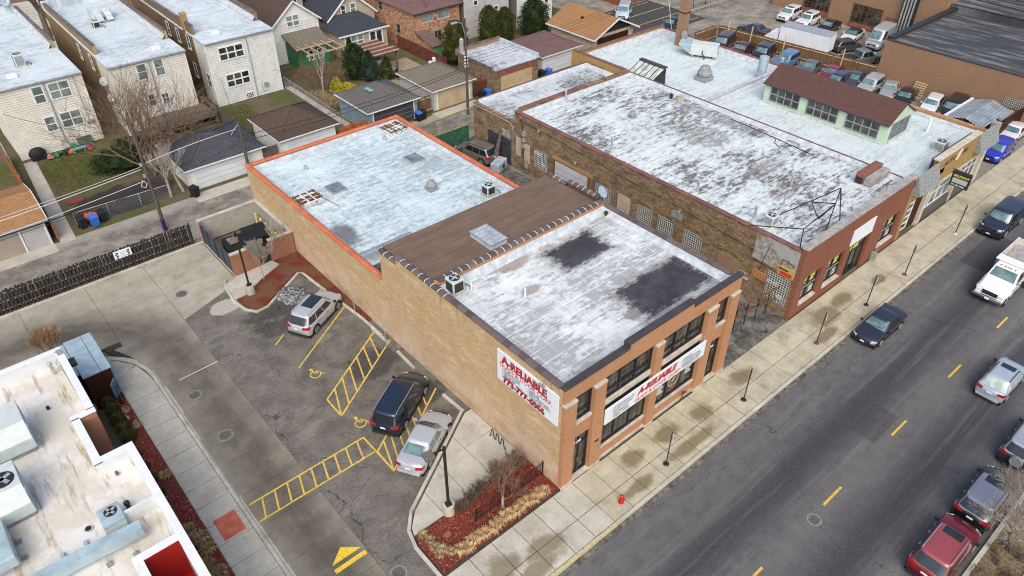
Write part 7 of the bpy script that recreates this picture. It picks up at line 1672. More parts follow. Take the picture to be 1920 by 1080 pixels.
for i in range(5): MB().box(44.0, 48.25, 77.0 + i * 1.15, 77.08 + i * 1.15, 2.545, 2.64).build('rafter', woodp_m, t)
for y in (77.0, 81.5): MB().box(44.1, 48.1, y - .05, y + .05, 2.36, 2.495).build('beam', woodb_m, t)
t = thing('pergola', 'open timber pergola frame beside the green lean-to', 'pergola', (41, 83, 0))
for x, y in ((38.7, 81.6), (42.9, 81.6), (38.7, 84.2), (42.9, 84.2)): MB().box(x - .07, x + .07, y - .07, y + .07, 0, 2.7).build('post', woodb_m, t)
for y in (81.6, 84.2): MB().box(38.2, 43.4, y - .05, y + .05, 2.7, 2.85).build('beam', woodp_m, t)
for i in range(5): MB().box(38.6 + i * 1.1, 38.68 + i * 1.1, 80.9, 84.9, 2.855, 3.0).build('rafter', woodp_m, t)
tag(MB().box(46.2, 47.9, 79.2, 79.8, 0, .75).build('storage_bench', trim_m, bevel=.04), 'white storage bench under the slatted pergola', 'bench')
def bin_(x, y, rot, mat, lid, label, grp='wheeled bins along the alley'):
    t = thing('wheeled_bin', label, 'bin', (x, y, 0), rot, grp); m = MB(); m.loft([[(-.25, -.25, .08), (.25, -.25, .08), (.25, .28, .08), (-.25, .28, .08)], [(-.31, -.33, .95), (.31, -.33, .95), (.31, .36, .95), (-.31, .36, .95)]]); m.build('body', mat, t, True, fix=True)
    m = MB(); m.loft([[(-.34, -.37, .95), (.34, -.37, .95), (.34, .4, .98), (-.34, .4, .98)], [(-.28, -.3, 1.05), (.28, -.3, 1.05), (.28, .36, 1.09), (-.28, .36, 1.09)]]); m.build('lid', lid, t, True, fix=True); MB().box(-.25, .25, .4, .47, .88, .92).build('handle', mat, t, True)
    for s_ in (-1, 1): m = MB(); m.tube((s_ * .27, .3, .12), (s_ * .33, .3, .12), .12, n=10); m.build('wheel', tyre_m, t, True)
bin_(7.2, 64.6, .1, blackp_m, blackp_m, 'black wheeled bin left of the blue bin'); bin_(8.1, 64.2, .2, bluep_m, bluep_m, 'blue recycling bin beside the orange plastic sheet'); bin_(8.9, 64.6, .1, blackp_m, blackp_m, 'black wheeled bin right of the blue bin')
bin_(16.6, 63.4, .4, blackp_m, blackp_m, 'black wheeled bin at the left of the white garage door'); bin_(22.6, 63.9, .1, blackp_m, blackp_m, 'black wheeled bin by the corner of the red edged roof'); bin_(41.4, 63.3, 0, blackp_m, bluep_m, 'black bin with blue lid behind the red edged roof'); bin_(42.0, 63.4, 0, blackp_m, blackp_m, 'dark bin beside the tan board gate')
bin_(50.2, 63.3, 0, blackp_m, blackp_m, 'dark bin by the dark red board fence'); bin_(51.0, 63.2, 0, bluep_m, bluep_m, 'blue bin by the flat striped garage'); bin_(59.6, 63.4, 0, blackp_m, blackp_m, 'dark bin right of the flat striped garage'); bin_(60.6, 63.2, 0, bluep_m, bluep_m, 'blue bin by the white garage door near the hall')
random.seed(51); m = MB(); m.ball((0, 0, .1), .75, .5, .35, 14, 8); m.v = [(p[0] + random.uniform(-.1, .1), p[1] + random.uniform(-.1, .1), max(.02, p[2] + random.uniform(-.12, .12))) for p in m.v]; o = m.build('plastic_sheet', orange_p); o.location = (8.0, 65.3, .3); tag(o, 'crumpled orange plastic heap behind the blue bin', 'plastic sheet')
t = thing('covered_grill', 'grill under a black cover against the leftmost house', 'grill', (7.7, 80.6, 0)); m = MB(); m.ball((0, 0, .6), .8, .5, .65, 12, 8); m.build('cover', blackp_m, t, True, smooth=60); MB().box(-.7, .7, -.4, .4, 0, .5).build('skirt', blackp_m, t, True, bevel=.08)
t = thing('green_bench', 'green storage bench against the leftmost house wall', 'bench', (12.2, 80.8, 0)); MB().box(-.7, .7, -.3, .3, .3, .42).build('seat', mk('bench_green', (.05, .11, .08)), t, True); MB().box(-.7, .7, .25, .32, .42, .85).build('backrest', MATS['bench_green'], t, True)
for x in (-.6, .6): MB().box(x - .05, x + .05, -.25, .25, 0, .3).build('leg', grey_m, t, True)
t = thing('chair', 'pale metal garden chair by the leftmost house', 'chair', (10.4, 80.7, 0)); MB().box(-.3, .3, -.3, .3, .4, .46).build('seat', galv_m, t, True); MB().box(-.3, .3, .27, .32, .46, 1.1).build('backrest', galv_m, t, True)
for x in (-.26, .26):
    for y in (-.26, .26): MB().box(x - .02, x + .02, y - .02, y + .02, 0, .4).build('leg', galv_m, t, True)
t = thing('play_table', 'low teal play table among the scattered toys', 'table', (11.2, 79.6, 0)); MB().box(-.7, .7, -.25, .25, .4, .48).build('top', mk('toy_teal', (.12, .28, .24)), t, True)
for x in (-.5, .5): MB().box(x - .05, x + .05, -.2, .2, 0, .4).build('leg', MATS['toy_teal'], t, True)
for i, (x, y, c, nm) in enumerate(((8.6, 79.8, (.35, .17, .14), 'pink toy car on the grass by the black grill cover'), (9.3, 80.0, (.04, .17, .09), 'green toy box near the black grill cover'), (9.9, 79.9, (.03, .03, .03), 'black toy truck between the green box and orange toy'), (10.5, 79.7, (.4, .13, .03), 'orange toy slide next to the teal table'), (12.0, 79.9, (.04, .06, .4), 'blue toy bucket at the end of the teal table'), (12.1, 79.4, (.4, .04, .04), 'red toy wagon in front of the blue bucket'), (11.0, 80.9, (.04, .2, .08), 'green toy shelf piece against the house wall'))):
    t = thing('toy', nm, 'toy', (x, y, 0), i, 'toys scattered in the leftmost yard'); mm = mk('toy_%d' % i, c, rough=.5); m = MB(); m.loft([[(-.35, -.22, .1), (.35, -.22, .1), (.35, .22, .1), (-.35, .22, .1)], [(-.3, -.2, .35), (.22, -.2, .35), (.22, .2, .35), (-.3, .2, .35)]]); m.build('body', mm, t, True, fix=True, bevel=.05); m = MB(); m.ball((-.05, 0, .42), .2, .16, .18, 8, 6); m.build('top', mm, t, True)
    for a in (-.22, .22):
        for b in (-.2, .2): m = MB(); m.tube((a, b - .03, .1), (a, b + .03, .1), .1, n=8); m.build('wheel', black_m, t, True)
tag(MB().box(7.2, 8.6, 69.3, 70.0, .02, .14).build('red_board', mk('faded_red_board', (.2, .05, .05))), 'faded red board lying on the dark garden soil', 'board')
for i, (x, y) in enumerate(((37.5, 74.6), (38.6, 74.5), (40.9, 75.2), (42.1, 74.7))): m = MB(); m.ball((0, 0, .1), .3, .25, .2, 8, 6); o = m.build('garden_rock', stone_m, smooth=30); o.location = (x, y, 0); tag(o, ('leftmost', 'second', 'third', 'rightmost')[i] + ' pale rock edging the golden shrub bed', 'rock', 'rocks edging the golden shrub bed')
# wooden pallet leaning in the far yard
t = thing('pallet', 'wooden pallet leaning on the brown brick warehouse', 'pallet', (89.3, 31.2, 0))
for i in range(7): MB().bar((89.0 + .1 * i, 30.5, .05 + .24 * i), (89.0 + .1 * i, 31.9, .05 + .24 * i), .1, .14).build('slat', woodp_m, t)
for y in (30.55, 31.2, 31.85): MB().bar((89.0, y, 0), (89.66, y, 1.6), .06, .08).build('stringer', woodb_m, t)
tag(MB().box(88.9, 89.7, 27.5, 29.5, 0, .9).build('tarp_heap', mk('dark_tarp', plain((.05, .06, .08), .4, 3)), bevel=.2), 'dark tarp heap at the foot of the warehouse wall', 'tarp')
# ---------------------------------------------------------------- poles and wires
def utility(x, y, H, label, lean=(0, 0)):
    t = thing('utility_pole', label, 'utility pole', (x, y, 0), 0, 'utility poles in the alley'); m = MB(); m.tube((0, 0, -.1), (lean[0], lean[1], H), .16, .11, 10); m.build('pole', pole_m, t, True, smooth=50); return t
P1 = utility(12.4, 59.7, 10.7, 'dark wooden utility pole with purple band on the left'); m = MB(); m.tube((0, 0, .05), (0, 0, 1.1), .175, .17, 10); m.build('painted_band', purple_m, P1, True)
for z in (8.9, 6.2, 5.2): m = MB(); m.box(-.3, -.15, -.1, .1, z, z + .25); m.build('insulator', galv_m, P1, True)
m = MB(); m.path([(-.5, 0, 4.9), (-.7, 0, 4.5), (-.4, 0, 4.3), (-.2, 0, 4.6), (-.5, .05, 5.0)], .03); m.build('cable_coil', wirew_m, P1, True)
P2 = utility(46.5, 61.2, 10.5, 'tall utility pole with transformer and street lamp arm'); m = MB(); m.tube((-.45, .1, 7.2), (-.45, .1, 8.4), .24, n=14); m.tube((-.45, .1, 8.4), (-.45, .1, 8.55), .2, .08, 10); m.build('transformer', galv_m, P2, True, smooth=40)
m = MB(); m.path([(0, 0, 8.8), (-.6, -.3, 10.2), (-1.6, -.6, 10.6)], .05); m.box(-2.2, -1.5, -.75, -.5, 10.5, 10.65); m.build('lamp_arm', galv_m, P2, True)
for k in range(4): m = MB(); m.box(-.2, .2, -.08, .08, 5.4 + k * .35, 5.55 + k * .35); m.build('insulator', trim_m, P2, True)
P3 = utility(22.1, 63.8, 5.6, 'short metal service pole at the corner of the charcoal garage'); m = MB(); m.path([(-.1, 0, 5.3), (-.6, -.1, 5.0), (-.9, -.1, 4.6)], .05); m.build('service_head', grey_m, P3, True)
def wire(label, p, q, sag, mat=wire_m, r=.018):
    m = MB(); p, q = Vector(p), Vector(q); n = 14; pts = [p.lerp(q, i / n) - Vector((0, 0, sag * 4 * (i / n) * (1 - i / n))) for i in range(n + 1)]; m.path(pts, r, 5); return tag(m.build('overhead_wire', mat), label, 'wire', 'overhead wires along the alley')
wire('pale upper service cable from the left pole to the picture edge', (12.1, 59.8, 5.9), (-16, 58, 6.4), .5, wirew_m, .03); wire('pale lower service cable from the left pole to the picture edge', (12.1, 59.7, 4.9), (-16, 57.6, 5.2), .4, wirew_m, .025); wire('pale twin cable close to the upper service cable', (12.1, 59.9, 6.05), (-16, 58.3, 6.65), .5, wirew_m, .018)
wire('black cable bundle low on the left pole', (12.4, 60.0, 4.2), (-16, 59.5, 4.6), .3, wire_m, .05); wire('second black cable low on the left pole', (12.4, 60.0, 4.0), (-16, 59.3, 4.3), .3)
wire('thick pale cable sagging from the left pole to the short pole', (12.6, 59.8, 6.3), (21.7, 63.7, 5.0), -.15, wirew_m, .04); wire('black line from the left pole to the short pole', (12.5, 59.9, 4.3), (22.0, 63.9, 3.6), .15); wire('black line from the short pole to the transformer pole', (22.1, 63.8, 4.2), (46.5, 61.2, 5.4), .5, wire_m, .03); wire('second black line to the transformer pole', (22.1, 63.9, 3.6), (46.5, 61.3, 5.1), .5, wire_m, .03)
for k in range(4): wire('thin line running right from the transformer pole, ' + ('highest', 'second', 'third', 'lowest')[k] + ' of four', (46.5, 61.2, 6.6 - .35 * k), (80, 62.5, 7.6 - .35 * k), .6, wire_m, .016)
wire('thin drop wire from the left pole to the leftmost house', (12.4, 59.8, 8.8), (6.4, 81, 5.0), .4); wire('drop wire from the short pole to the right white house', (22.1, 63.9, 5.4), (27.2, 80.7, 3.2), .3); wire('drop wire across the garden to the right white house', (41, 64, 4.6), (33.5, 80.7, 2.6), .3); wire('drop wire from the transformer pole to the brick house', (46.5, 61.2, 7.0), (57, 80.5, 5.0), .4); wire('cream guy wire beside the tall chimney', (78.5, 58.5, .3), (84, 66, 9.5), .02, creamtx, .03)
# ---------------------------------------------------------------- vehicles (local axes: +X forward, +Z up)
KIND = {
 'sedan': dict(L=4.85, W=1.84, H=1.45, wb=2.78, r=.33, hf=.68, hr=.92, belt=.95, deck=1.02, c=(.27, .42, .69, .865), tum=.74, side=((.13, .47), (.5, .84))),
 'suv': dict(L=4.75, W=1.92, H=1.74, wb=2.85, r=.37, hf=.9, hr=1.06, belt=1.08, deck=1.1, c=(.24, .375, .88, .975), tum=.8, side=((.1, .38), (.4, .66), (.69, .93))),
 'cross': dict(L=4.65, W=1.86, H=1.6, wb=2.72, r=.35, hf=.84, hr=1.0, belt=1.02, deck=1.06, c=(.25, .4, .8, .955), tum=.77, side=((.11, .4), (.43, .68), (.71, .9))),
 'van': dict(L=5.1, W=2.0, H=1.76, wb=3.05, r=.35, hf=.82, hr=1.08, belt=1.06, deck=1.08, c=(.19, .34, .92, .985), tum=.8, side=((.1, .33), (.36, .66), (.69, .94))),
 'full': dict(L=5.6, W=2.06, H=1.93, wb=3.2, r=.41, hf=1.05, hr=1.18, belt=1.2, deck=1.2, c=(.24, .345, .93, .985), tum=.82, side=((.09, .34), (.37, .63), (.66, .94))),
 'cargo': dict(L=5.9, W=2.08, H=2.5, wb=3.4, r=.36, hf=.95, hr=1.25, belt=1.25, deck=1.25, c=(.13, .26, .975, .995), tum=.88, side=((.06, .2),)),
 'pickup': dict(L=5.7, W=1.95, H=1.82, wb=3.4, r=.39, hf=.98, hr=1.12, belt=1.13, deck=1.12, c=(.25, .36, .6, .66), tum=.8, side=((.12, .5), (.54, .9))),
 'hatch': dict(L=4.25, W=1.76, H=1.55, wb=2.55, r=.32, hf=.8, hr=1.0, belt=1.0, deck=1.02, c=(.22, .37, .86, .97), tum=.77, side=((.12, .42), (.45, .7), (.73, .93))),
}
SHARE = {}
def se(v, n=5.0): return max(0.0, 1 - abs(v) ** n) ** (1 / n)
def car(label, x, y, rot, kind, col, z=0.0, rails=False, sun=None, detail=True, cat='car', glass=None, name='parked_car', spare=False, group=None, rim=None, wind=None, roofcol=None, metal=.25, scale=1.0):
    k = dict(KIND[kind]); L, W, H, wb = k['L'], k['W'], k['H'], k['wb']; c = k['c']; X = lambda f: L * (.5 - f)
    t = thing(name, label, cat, (x, y, z), rot, group); t.scale = (scale,) * 3
    pm = carpaint(col, metal); gm = glass or gl_car; D = detail
    def put(key, fn, nm, mat, par=None, smooth=None, fix=True):
        kk = (kind, key)
        if kk not in SHARE: m = MB(); fn(m); SHARE[kk] = m.mesh(nm, smooth=smooth, fix=fix)
        me = SHARE[kk]
        if me.materials and me.materials[0] is not mat: me = me.copy(); me.materials.clear()
        if not me.materials: me.materials.append(mat)
        o = bpy.data.objects.new(nm, me); COL.objects.link(o); o.parent = par or t; return o
    # lower body
    S = [(0, k['hf'] * .66, .80, .36), (.012, k['hf'] - .14, .88, .26), (.04, k['hf'] - .02, .95, .22), (.1, k['hf'] + .04, .985, .2), (c[0] * .75, k['hr'] - .04, 1, .2), (c[0] + .02, k['hr'], 1, .19), (.5, k['belt'], 1, .19), (.8, k['belt'] + (k['deck'] - k['belt']) * .6, 1, .2), (.93, k['deck'], .975, .23), (.975, k['deck'] - .05, .93, .28), (.992, k['deck'] - .16, .88, .32), (1, k['deck'] * .66, .8, .38)]
    def body(m):
        rings = []
        for s, zt, wf, zb in S:
            w = W / 2 * wf; xx = X(s)
            h = [(.78 * w, zb), (.95 * w, zb + .07), (w, zb + (zt - zb) * .42), (.995 * w, zt - (zt - zb) * .3), (.965 * w, zt - .09), (.9 * w, zt - .02), (.55 * w, zt + .015)]
            bow = -.1 * (1 if s < .06 else (-1 if s > .97 else 0))
            rings.append([(xx + bow * (abs(a) / w) ** 2 * (1 if s < .05 else 1), a, b) for a, b in h] + [(xx, 0, zt + .022)] + [(xx + bow * (a / w) ** 2, -a, b) for a, b in h[::-1]])
        m.loft(rings)
    bo = put('body', body, 'body', pm, smooth=38)
    zb0, zt0 = k['belt'] - .03, H - .06
    def lv(t_):
        xf = X(c[0]) + (X(c[1]) - X(c[0])) * t_ ** .92; xr = X(c[3]) + (X(c[2]) - X(c[3])) * t_ ** .9
        b = W / 2 * (.945 + (k['tum'] - .945) * t_ ** 1.1); return xf, xr, b, zb0 + (zt0 - zb0) * t_
    def cabin(m):
        rings = []; N = 36
        def ring(t_, sc=1.0, z=None):
            xf, xr, b, zz = lv(t_); cx, a = (xf + xr) / 2, (xf - xr) / 2; R_ = []
            for i in range(N):
                an = 2 * pi * i / N; ca, sa = cos(an), sin(an); R_.append((cx + a * sc * math.copysign(abs(ca) ** .32, ca), b * sc * math.copysign(abs(sa) ** .32, sa), z if z is not None else zz))
            return R_
        for t_ in (0, .35, .7, 1.0): rings.append(ring(t_))
        rings.append(ring(1.0, .97, H - .035)); rings.append(ring(1.0, .85, H - .008)); rings.append(ring(1.0, .5, H)); rings.append(ring(1.0, .02, H + .004))
        m.loft(rings)
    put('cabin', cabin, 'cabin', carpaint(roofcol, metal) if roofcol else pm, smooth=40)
    def endpane(front):
        def f(m):
            rows = []
            for t_ in (.1, .35, .6, .86):
                xf, xr, b, zz = lv(t_); cx, a = (xf + xr) / 2, (xf - xr) / 2; row = []
                for j in range(-4, 5):
                    yy = j / 4 * .83 * b; e = a * se(yy / b, 6.2); row.append(((cx + e + .012) if front else (cx - e - .012), yy, zz + .01))
                rows.append(row)
            m.grid(rows)
        return f
    put('wind', endpane(True), 'windscreen', wind or gl_cargr, smooth=60); put('rear', endpane(False), 'rear_window', gm, smooth=60) if kind != 'cargo' else None
    for si, (q0, q1) in enumerate(k['side']):
        for sg in (-1, 1):
            def f(m, q0=q0, q1=q1, sg=sg):
                rows = []
                for t_ in (.1, .5, .86):
                    xf, xr, b, zz = lv(t_); cx, a = (xf + xr) / 2, (xf - xr) / 2; row = []
                    for j in range(4):
                        xx = xf + (xr - xf) * (q0 + (q1 - q0) * j / 3); row.append((xx, sg * (b * se((xx - cx) / a, 6.2) + .01), zz))
                    rows.append(row)
                m.grid(rows)
            put('side%d%d' % (si, sg), f, 'side_window', gm, smooth=60)
    # wheels
    fo = (L - wb) * .47; axles = (L / 2 - fo, L / 2 - fo - wb); r = k['r']
    for sg in (-1, 1):
        for ai, ax in enumerate(axles):
            def arch(m, ax=ax, sg=sg):
                N = 16; yy = sg * (W / 2 + .004); pts = [(ax + (r + .085) * cos(pi * i / N), yy, r * .95 + (r + .085) * sin(pi * i / N)) for i in range(N + 1)]
                bt = [(ax - (r + .085), yy, .2), (ax + (r + .085), yy, .2)]; P_ = pts + bt; m.add(P_ + [(p[0], p[1] - sg * .12, p[2]) for p in P_], [tuple(range(len(P_))), tuple(range(2 * len(P_) - 1, len(P_) - 1, -1))] + [(i, (i + 1) % len(P_), len(P_) + (i + 1) % len(P_), len(P_) + i) for i in range(len(P_))])
            put('arch%d%d' % (ai, sg), arch, 'wheel_arch', tyre_m)
            def wh(m, ax=ax, sg=sg): m.tube((ax, sg * (W / 2 - .2), r), (ax, sg * (W / 2 + .012), r), r, r * .97, 20)
            w_ = put('wheel%d%d' % (ai, sg), wh, 'wheel', tyre_m, smooth=40)
            def rm(m, ax=ax, sg=sg):
                yy = sg * (W / 2 + .016); m.tube((ax, yy - sg * .03, r), (ax, yy, r), r * .2, n=10)
                for i in range(5): a = 2 * pi * i / 5 + .3; m.bar((ax, yy, r), (ax + r * .66 * cos(a), yy, r + r * .66 * sin(a)), .02, r * .2) if 0 else m.bar((ax, yy, r), (ax + r * .66 * cos(a), yy, r + r * .66 * sin(a)), r * .2, .02)
                for i in range(16): a, b2 = 2 * pi * i / 16, 2 * pi * (i + 1) / 16; m.bar((ax + r * .66 * cos(a), yy, r + r * .66 * sin(a)), (ax + r * .66 * cos(b2), yy, r + r * .66 * sin(b2)), .045, .03)
            put('rim%d%d' % (ai, sg), rm, 'rim', rim or rim_m, w_)
    put('under', lambda m: m.box(X(.95), X(.05), -W * .46, W * .46, .07, .3), 'underbody_shade_box', tyre_m)  # low box added under the body to block light beneath the car
    # lamps, grille, plates, mirrors
    hz = k['hf'] - .17; dz = k['deck'] - (.2 if kind in ('sedan',) else .16)
    tall = kind in ('suv', 'van', 'full', 'hatch', 'cargo', 'pickup')
    for sg in (-1, 1):
        put('head%d' % sg, lambda m, sg=sg: m.loft([[(X(.018) + a, sg * W * .30, b) for a, b in ((0, hz), (.02, hz + .1), (-.1, hz + .12))], [(X(.07) + a, sg * W * .462, b) for a, b in ((.05, hz + .03), (.04, hz + .12), (-.06, hz + .15))]]), 'headlight', lampw_m)
        put('tail%d' % sg, lambda m, sg=sg: m.loft([[(X(.997), sg * W * .25, dz - .06), (X(.985), sg * W * .25, dz + .1), (X(.96), sg * W * .27, dz + .1), (X(.97), sg * W * .27, dz - .06)], [(X(.972), sg * W * .475, dz - .06), (X(.962), sg * W * .473, dz + (.1 if not tall else .14)), (X(.91), sg * W * .487, dz + .1), (X(.92), sg * W * .49, dz - .04)]]), 'tail_light', lampr_m)
        put('mir%d' % sg, lambda m, sg=sg: m.box(X(c[0] + .035) - .07, X(c[0] + .035) + .05, sg * (W / 2 - .02), sg * (W / 2 + .17), k['belt'] - .02, k['belt'] + .14), 'mirror', pm if not rails else black_m)
        if D:
            put('sill%d' % sg, lambda m, sg=sg: m.box(axles[1] + r + .12, axles[0] - r - .12, sg * (W / 2 - .06), sg * (W / 2 + .008), .19, .27), 'sill_trim', black_m)
            for hi, q in enumerate((.46, .68)): put('hand%d%d' % (sg, hi), lambda m, sg=sg, q=q: m.box(X(q) - .09, X(q) + .09, sg * (W / 2 * .985 - .01), sg * (W / 2 + .02), k['belt'] - .2, k['belt'] - .165), 'door_handle', chrome_m)
            put('seam%d' % sg, lambda m, sg=sg: [m.box(X(q) - .007, X(q) + .007, sg * (W / 2 - .05), sg * (W / 2 + .003), .3, k['belt'] - .1) for q in (c[0] + .04, .5, .72)], 'door_seam', black_m)
        if rails: put('rail%d' % sg, lambda m, sg=sg: m.path([(X(c[1] + .03), sg * W / 2 * (k['tum'] - .08), H - .03), (X(c[1] + .06), sg * W / 2 * (k['tum'] - .08), H + .05), (X(c[2] - .05), sg * W / 2 * (k['tum'] - .08), H + .05), (X(c[2] - .02), sg * W / 2 * (k['tum'] - .08), H - .03)], .025), 'roof_rail', rim_m if rails != 'black' else black_m)
    put('grille', lambda m: m.box(X(.012) - .08, X(.012) + .03, -W * .26, W * .26, hz - .12, hz + .08), 'grille', black_m)
    put('bumpf', lambda m: m.box(X(.0) - .12, X(.0) + .012, -W * .3, W * .3, .28, .42), 'bumper_intake', black_m)
    if D:
        put('platf', lambda m: m.box(X(0) + .012, X(0) + .025, -.16, .16, .42, .53), 'licence_plate', plate_m); put('platr', lambda m: m.box(X(1) - .03, X(1) - .012, -.17, .17, dz - .12, dz + .0), 'licence_plate', plate_m)
        put('bumpr', lambda m: m.loft([[(X(1.0) - .05, -W * .38, z_) for z_ in (.34, .46)] + [(X(.985), -W * .4, z_) for z_ in (.46, .34)], [(X(1.0) - .05, W * .38, z_) for z_ in (.34, .46)] + [(X(.985), W * .4, z_) for z_ in (.46, .34)]]), 'bumper', black_m if tall else pm)
        put('wiper', lambda m: m.bar((X(c[0] + .012), -.5, zb0 + .1), (X(c[0] + .035), .45, zb0 + .16), .03, .015), 'wiper', black_m)
    if sun:
        s0, s1 = sun; put('sun%g%g' % sun, lambda m: m.grid([[(X(c[1] + (c[2] - c[1]) * q), yy * W / 2 * k['tum'] * .62, H + .012 - .01 * yy * yy) for yy in (-1, -.5, 0, .5, 1)] for q in (s0, s1)]), 'sunroof', gl_car)
    if kind == 'pickup':
        put('bed', lambda m: m.box(X(.985), X(.675), -W * .43, W * .43, k['deck'] + .005, k['deck'] + .04), 'bed_cover', black_m)
    if spare:
        put('spare', lambda m: m.tube((X(1) - .02, -.1, .95), (X(1) - .24, -.1, .95), .36, .34, 20), 'spare_wheel', grey_m, smooth=40)
    return t
silver, dkgrey, black_c, navy, white_c = (.42, .44, .46), (.05, .052, .06), (.012, .013, .016), (.012, .022, .045), (.68, .69, .7)
car('silver SUV with black glass roof parked by the dirty snow pile', 16.4, 40.75, radians(28), 'suv', silver, sun=(.02, .62), rails=True)
car('dark navy minivan parked between the silver cars and the hatched bay', 16.1, 29.3, radians(31.5), 'van', navy, rails=True)
car('silver sedan parked beside the corner kerb', 15.45, 25.75, radians(30.5), 'sedan', silver, wind=gl_cargr, glass=gl_cargr)
car('dark blue sedan parked at the kerb outside the red brick shop', 46.5, 13.3, pi, 'sedan', (.022, .026, .045), -.13)
car('black full size SUV parked at the kerb near the yellow brick shop', 67.8, 13.35, pi, 'full', (.02, .024, .045), -.13)
car('silver SUV with roof bars driving up the street', 47.4, 5.3, 0, 'cross', (.36, .42, .48), -.13, name='moving_car', rails='black', sun=(.05, .32), glass=gl_pale, scale=.97)
car('dark SUV with a rear spare wheel parked on the far kerb', 42.85, 2.0, 0, 'suv', (.035, .05, .06), -.13, rails=True, spare=True, roofcol=(.4, .45, .48), scale=.97)
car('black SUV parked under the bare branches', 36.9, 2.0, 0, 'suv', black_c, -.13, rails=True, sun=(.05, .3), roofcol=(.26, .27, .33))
car('dark red SUV parked at the lower right corner', 31.8, 2.05, 0, 'suv', (.17, .008, .016), -.13, rails=True, sun=(.05, .27), scale=1.02, roofcol=(.3, .06, .07))  # sky reflection is painted into the paler roof colour
car('tan grey SUV parked by the old boarded door', 40.9, 52.6, radians(100), 'suv', (.15, .135, .12), rails='black')
car('bright blue crossover on the gravel apron', 81.0, 19.0, pi, 'suv', (.02, .035, .42), -.06, scale=.95)
car('white sedan parked behind the bright blue crossover', 86.6, 19.7, pi, 'sedan', white_c, -.06)
car('silver minivan parked in the resident bays at the top', 85.0, 73.2, radians(215), 'van', (.5, .55, .62), detail=False)
car('dark car beside the tall brick chimney', 86.0, 65.2, radians(200), 'sedan', black_c, detail=False)
far = 'cars packed in the far car yards'
car('white SUV parked farthest left by the old warehouse', 102.4, 56.6, radians(185), 'suv', white_c, detail=False, group=far, sun=(.05, .3)); car('white SUV parked second by the old warehouse', 102.1, 53.4, radians(185), 'suv', white_c, detail=False, group=far, sun=(.05, .3)); car('black sedan parked between the white SUVs and the cargo van', 102.1, 50.1, radians(185), 'sedan', black_c, detail=False, group=far)
car('white sedan with black roof beside the silver cargo van', 101.4, 46.1, radians(187), 'sedan', white_c, detail=False, group=far, roofcol=(.02, .02, .02)); car('silver and dark cargo van by the brick warehouse corner', 102.0, 42.6, radians(187), 'cargo', (.4, .42, .45), detail=False, group=far, cat='van'); car('dark hatchback in front of the white sedan', 96.8, 44.4, radians(-25), 'hatch', dkgrey, detail=False, group=far); car('grey green pickup behind the brown yard fence', 93.9, 40.8, radians(-20), 'pickup', (.17, .21, .21), detail=False, group=far, cat='pickup'); car('dark car half hidden behind the yard fence', 93.0, 56.2, radians(90), 'sedan', dkgrey, detail=False, group=far)
row = [('maroon van next to the board gate', 85.2, 55.6, 'van', (.05, .012, .02), 195), ('dark red sedan next to the maroon van', 85.2, 52.6, 'sedan', (.07, .015, .02), 190), ('black SUV with roof bars in the fence row', 85.9, 49.9, 'suv', black_c, 190), ('pale blue hatchback in the fence row', 85.9, 46.5, 'suv', (.1, .18, .32), 185), ('grey sedan behind the green monitor roof', 86.2, 43.3, 'sedan', (.1, .11, .12), 190), ('crimson sedan behind the green monitor roof', 86.6, 40.6, 'sedan', (.2, .01, .04), 190), ('dark grey sedan beside the purple wreck', 87.0, 37.9, 'sedan', dkgrey, 190), ('silver estate car at the warehouse corner', 86.6, 35.6, 'suv', (.36, .37, .38), 185), ('stripped silver car without wheels trim near the warehouse corner', 87.2, 33.6, 'sedan', (.3, .31, .32), 200), ('dark blue wreck between the grey sedans', 85.0, 38.9, 'hatch', (.03, .03, .09), 178), ('black coupe near the leaning pallet', 86.6, 31.4, 'sedan', black_c, 190), ('white hatchback near the carport', 86.8, 28.4, 'hatch', white_c, 190), ('boxy black SUV next to the carport', 87.0, 26.2, 'full', black_c, 188)]
for lab, x, y, kd, c_, rt in row: car(lab, x, y, radians(rt), kd, c_, detail=False, group=far, rails=('roof bars' in lab))
# white box truck in the far yard
t = thing('box_truck', 'white box truck parked along the brown yard fence', 'truck', (92.0, 47.8, 0), radians(97)); MB().box(-3.4, 3.2, -1.15, 1.15, .9, 3.0).build('cargo_box', mk('truck_white', plain((.6, .64, .68), .06, 1)), t, True, bevel=.04); MB().box(-3.42, 3.22, -1.17, 1.17, 3.0, 3.06).build('roof_edge', galv_m, t, True)
m = MB(); m.loft([[(3.4, a, b) for a, b in ((-.95, .6), (.95, .6), (.9, 2.1), (-.9, 2.1))], [(4.5, a, b) for a, b in ((-.95, .6), (.95, .6), (.9, 1.9), (-.9, 1.9))], [(5.3, a, b) for a, b in ((-.9, .55), (.9, .55), (.85, 1.15), (-.85, 1.15))]]); m.build('cab', MATS['truck_white'], t, True, fix=True, bevel=.05)
for x in (-2.2, 4.2):
    for s_ in (-1, 1): m = MB(); m.tube((x, s_ * .8, .42), (x, s_ * 1.06, .42), .42, n=16); m.build('wheel', tyre_m, t, True)
MB().box(-3.3, 4.0, -.5, .5, .55, .85).build('chassis', black_m, t, True)
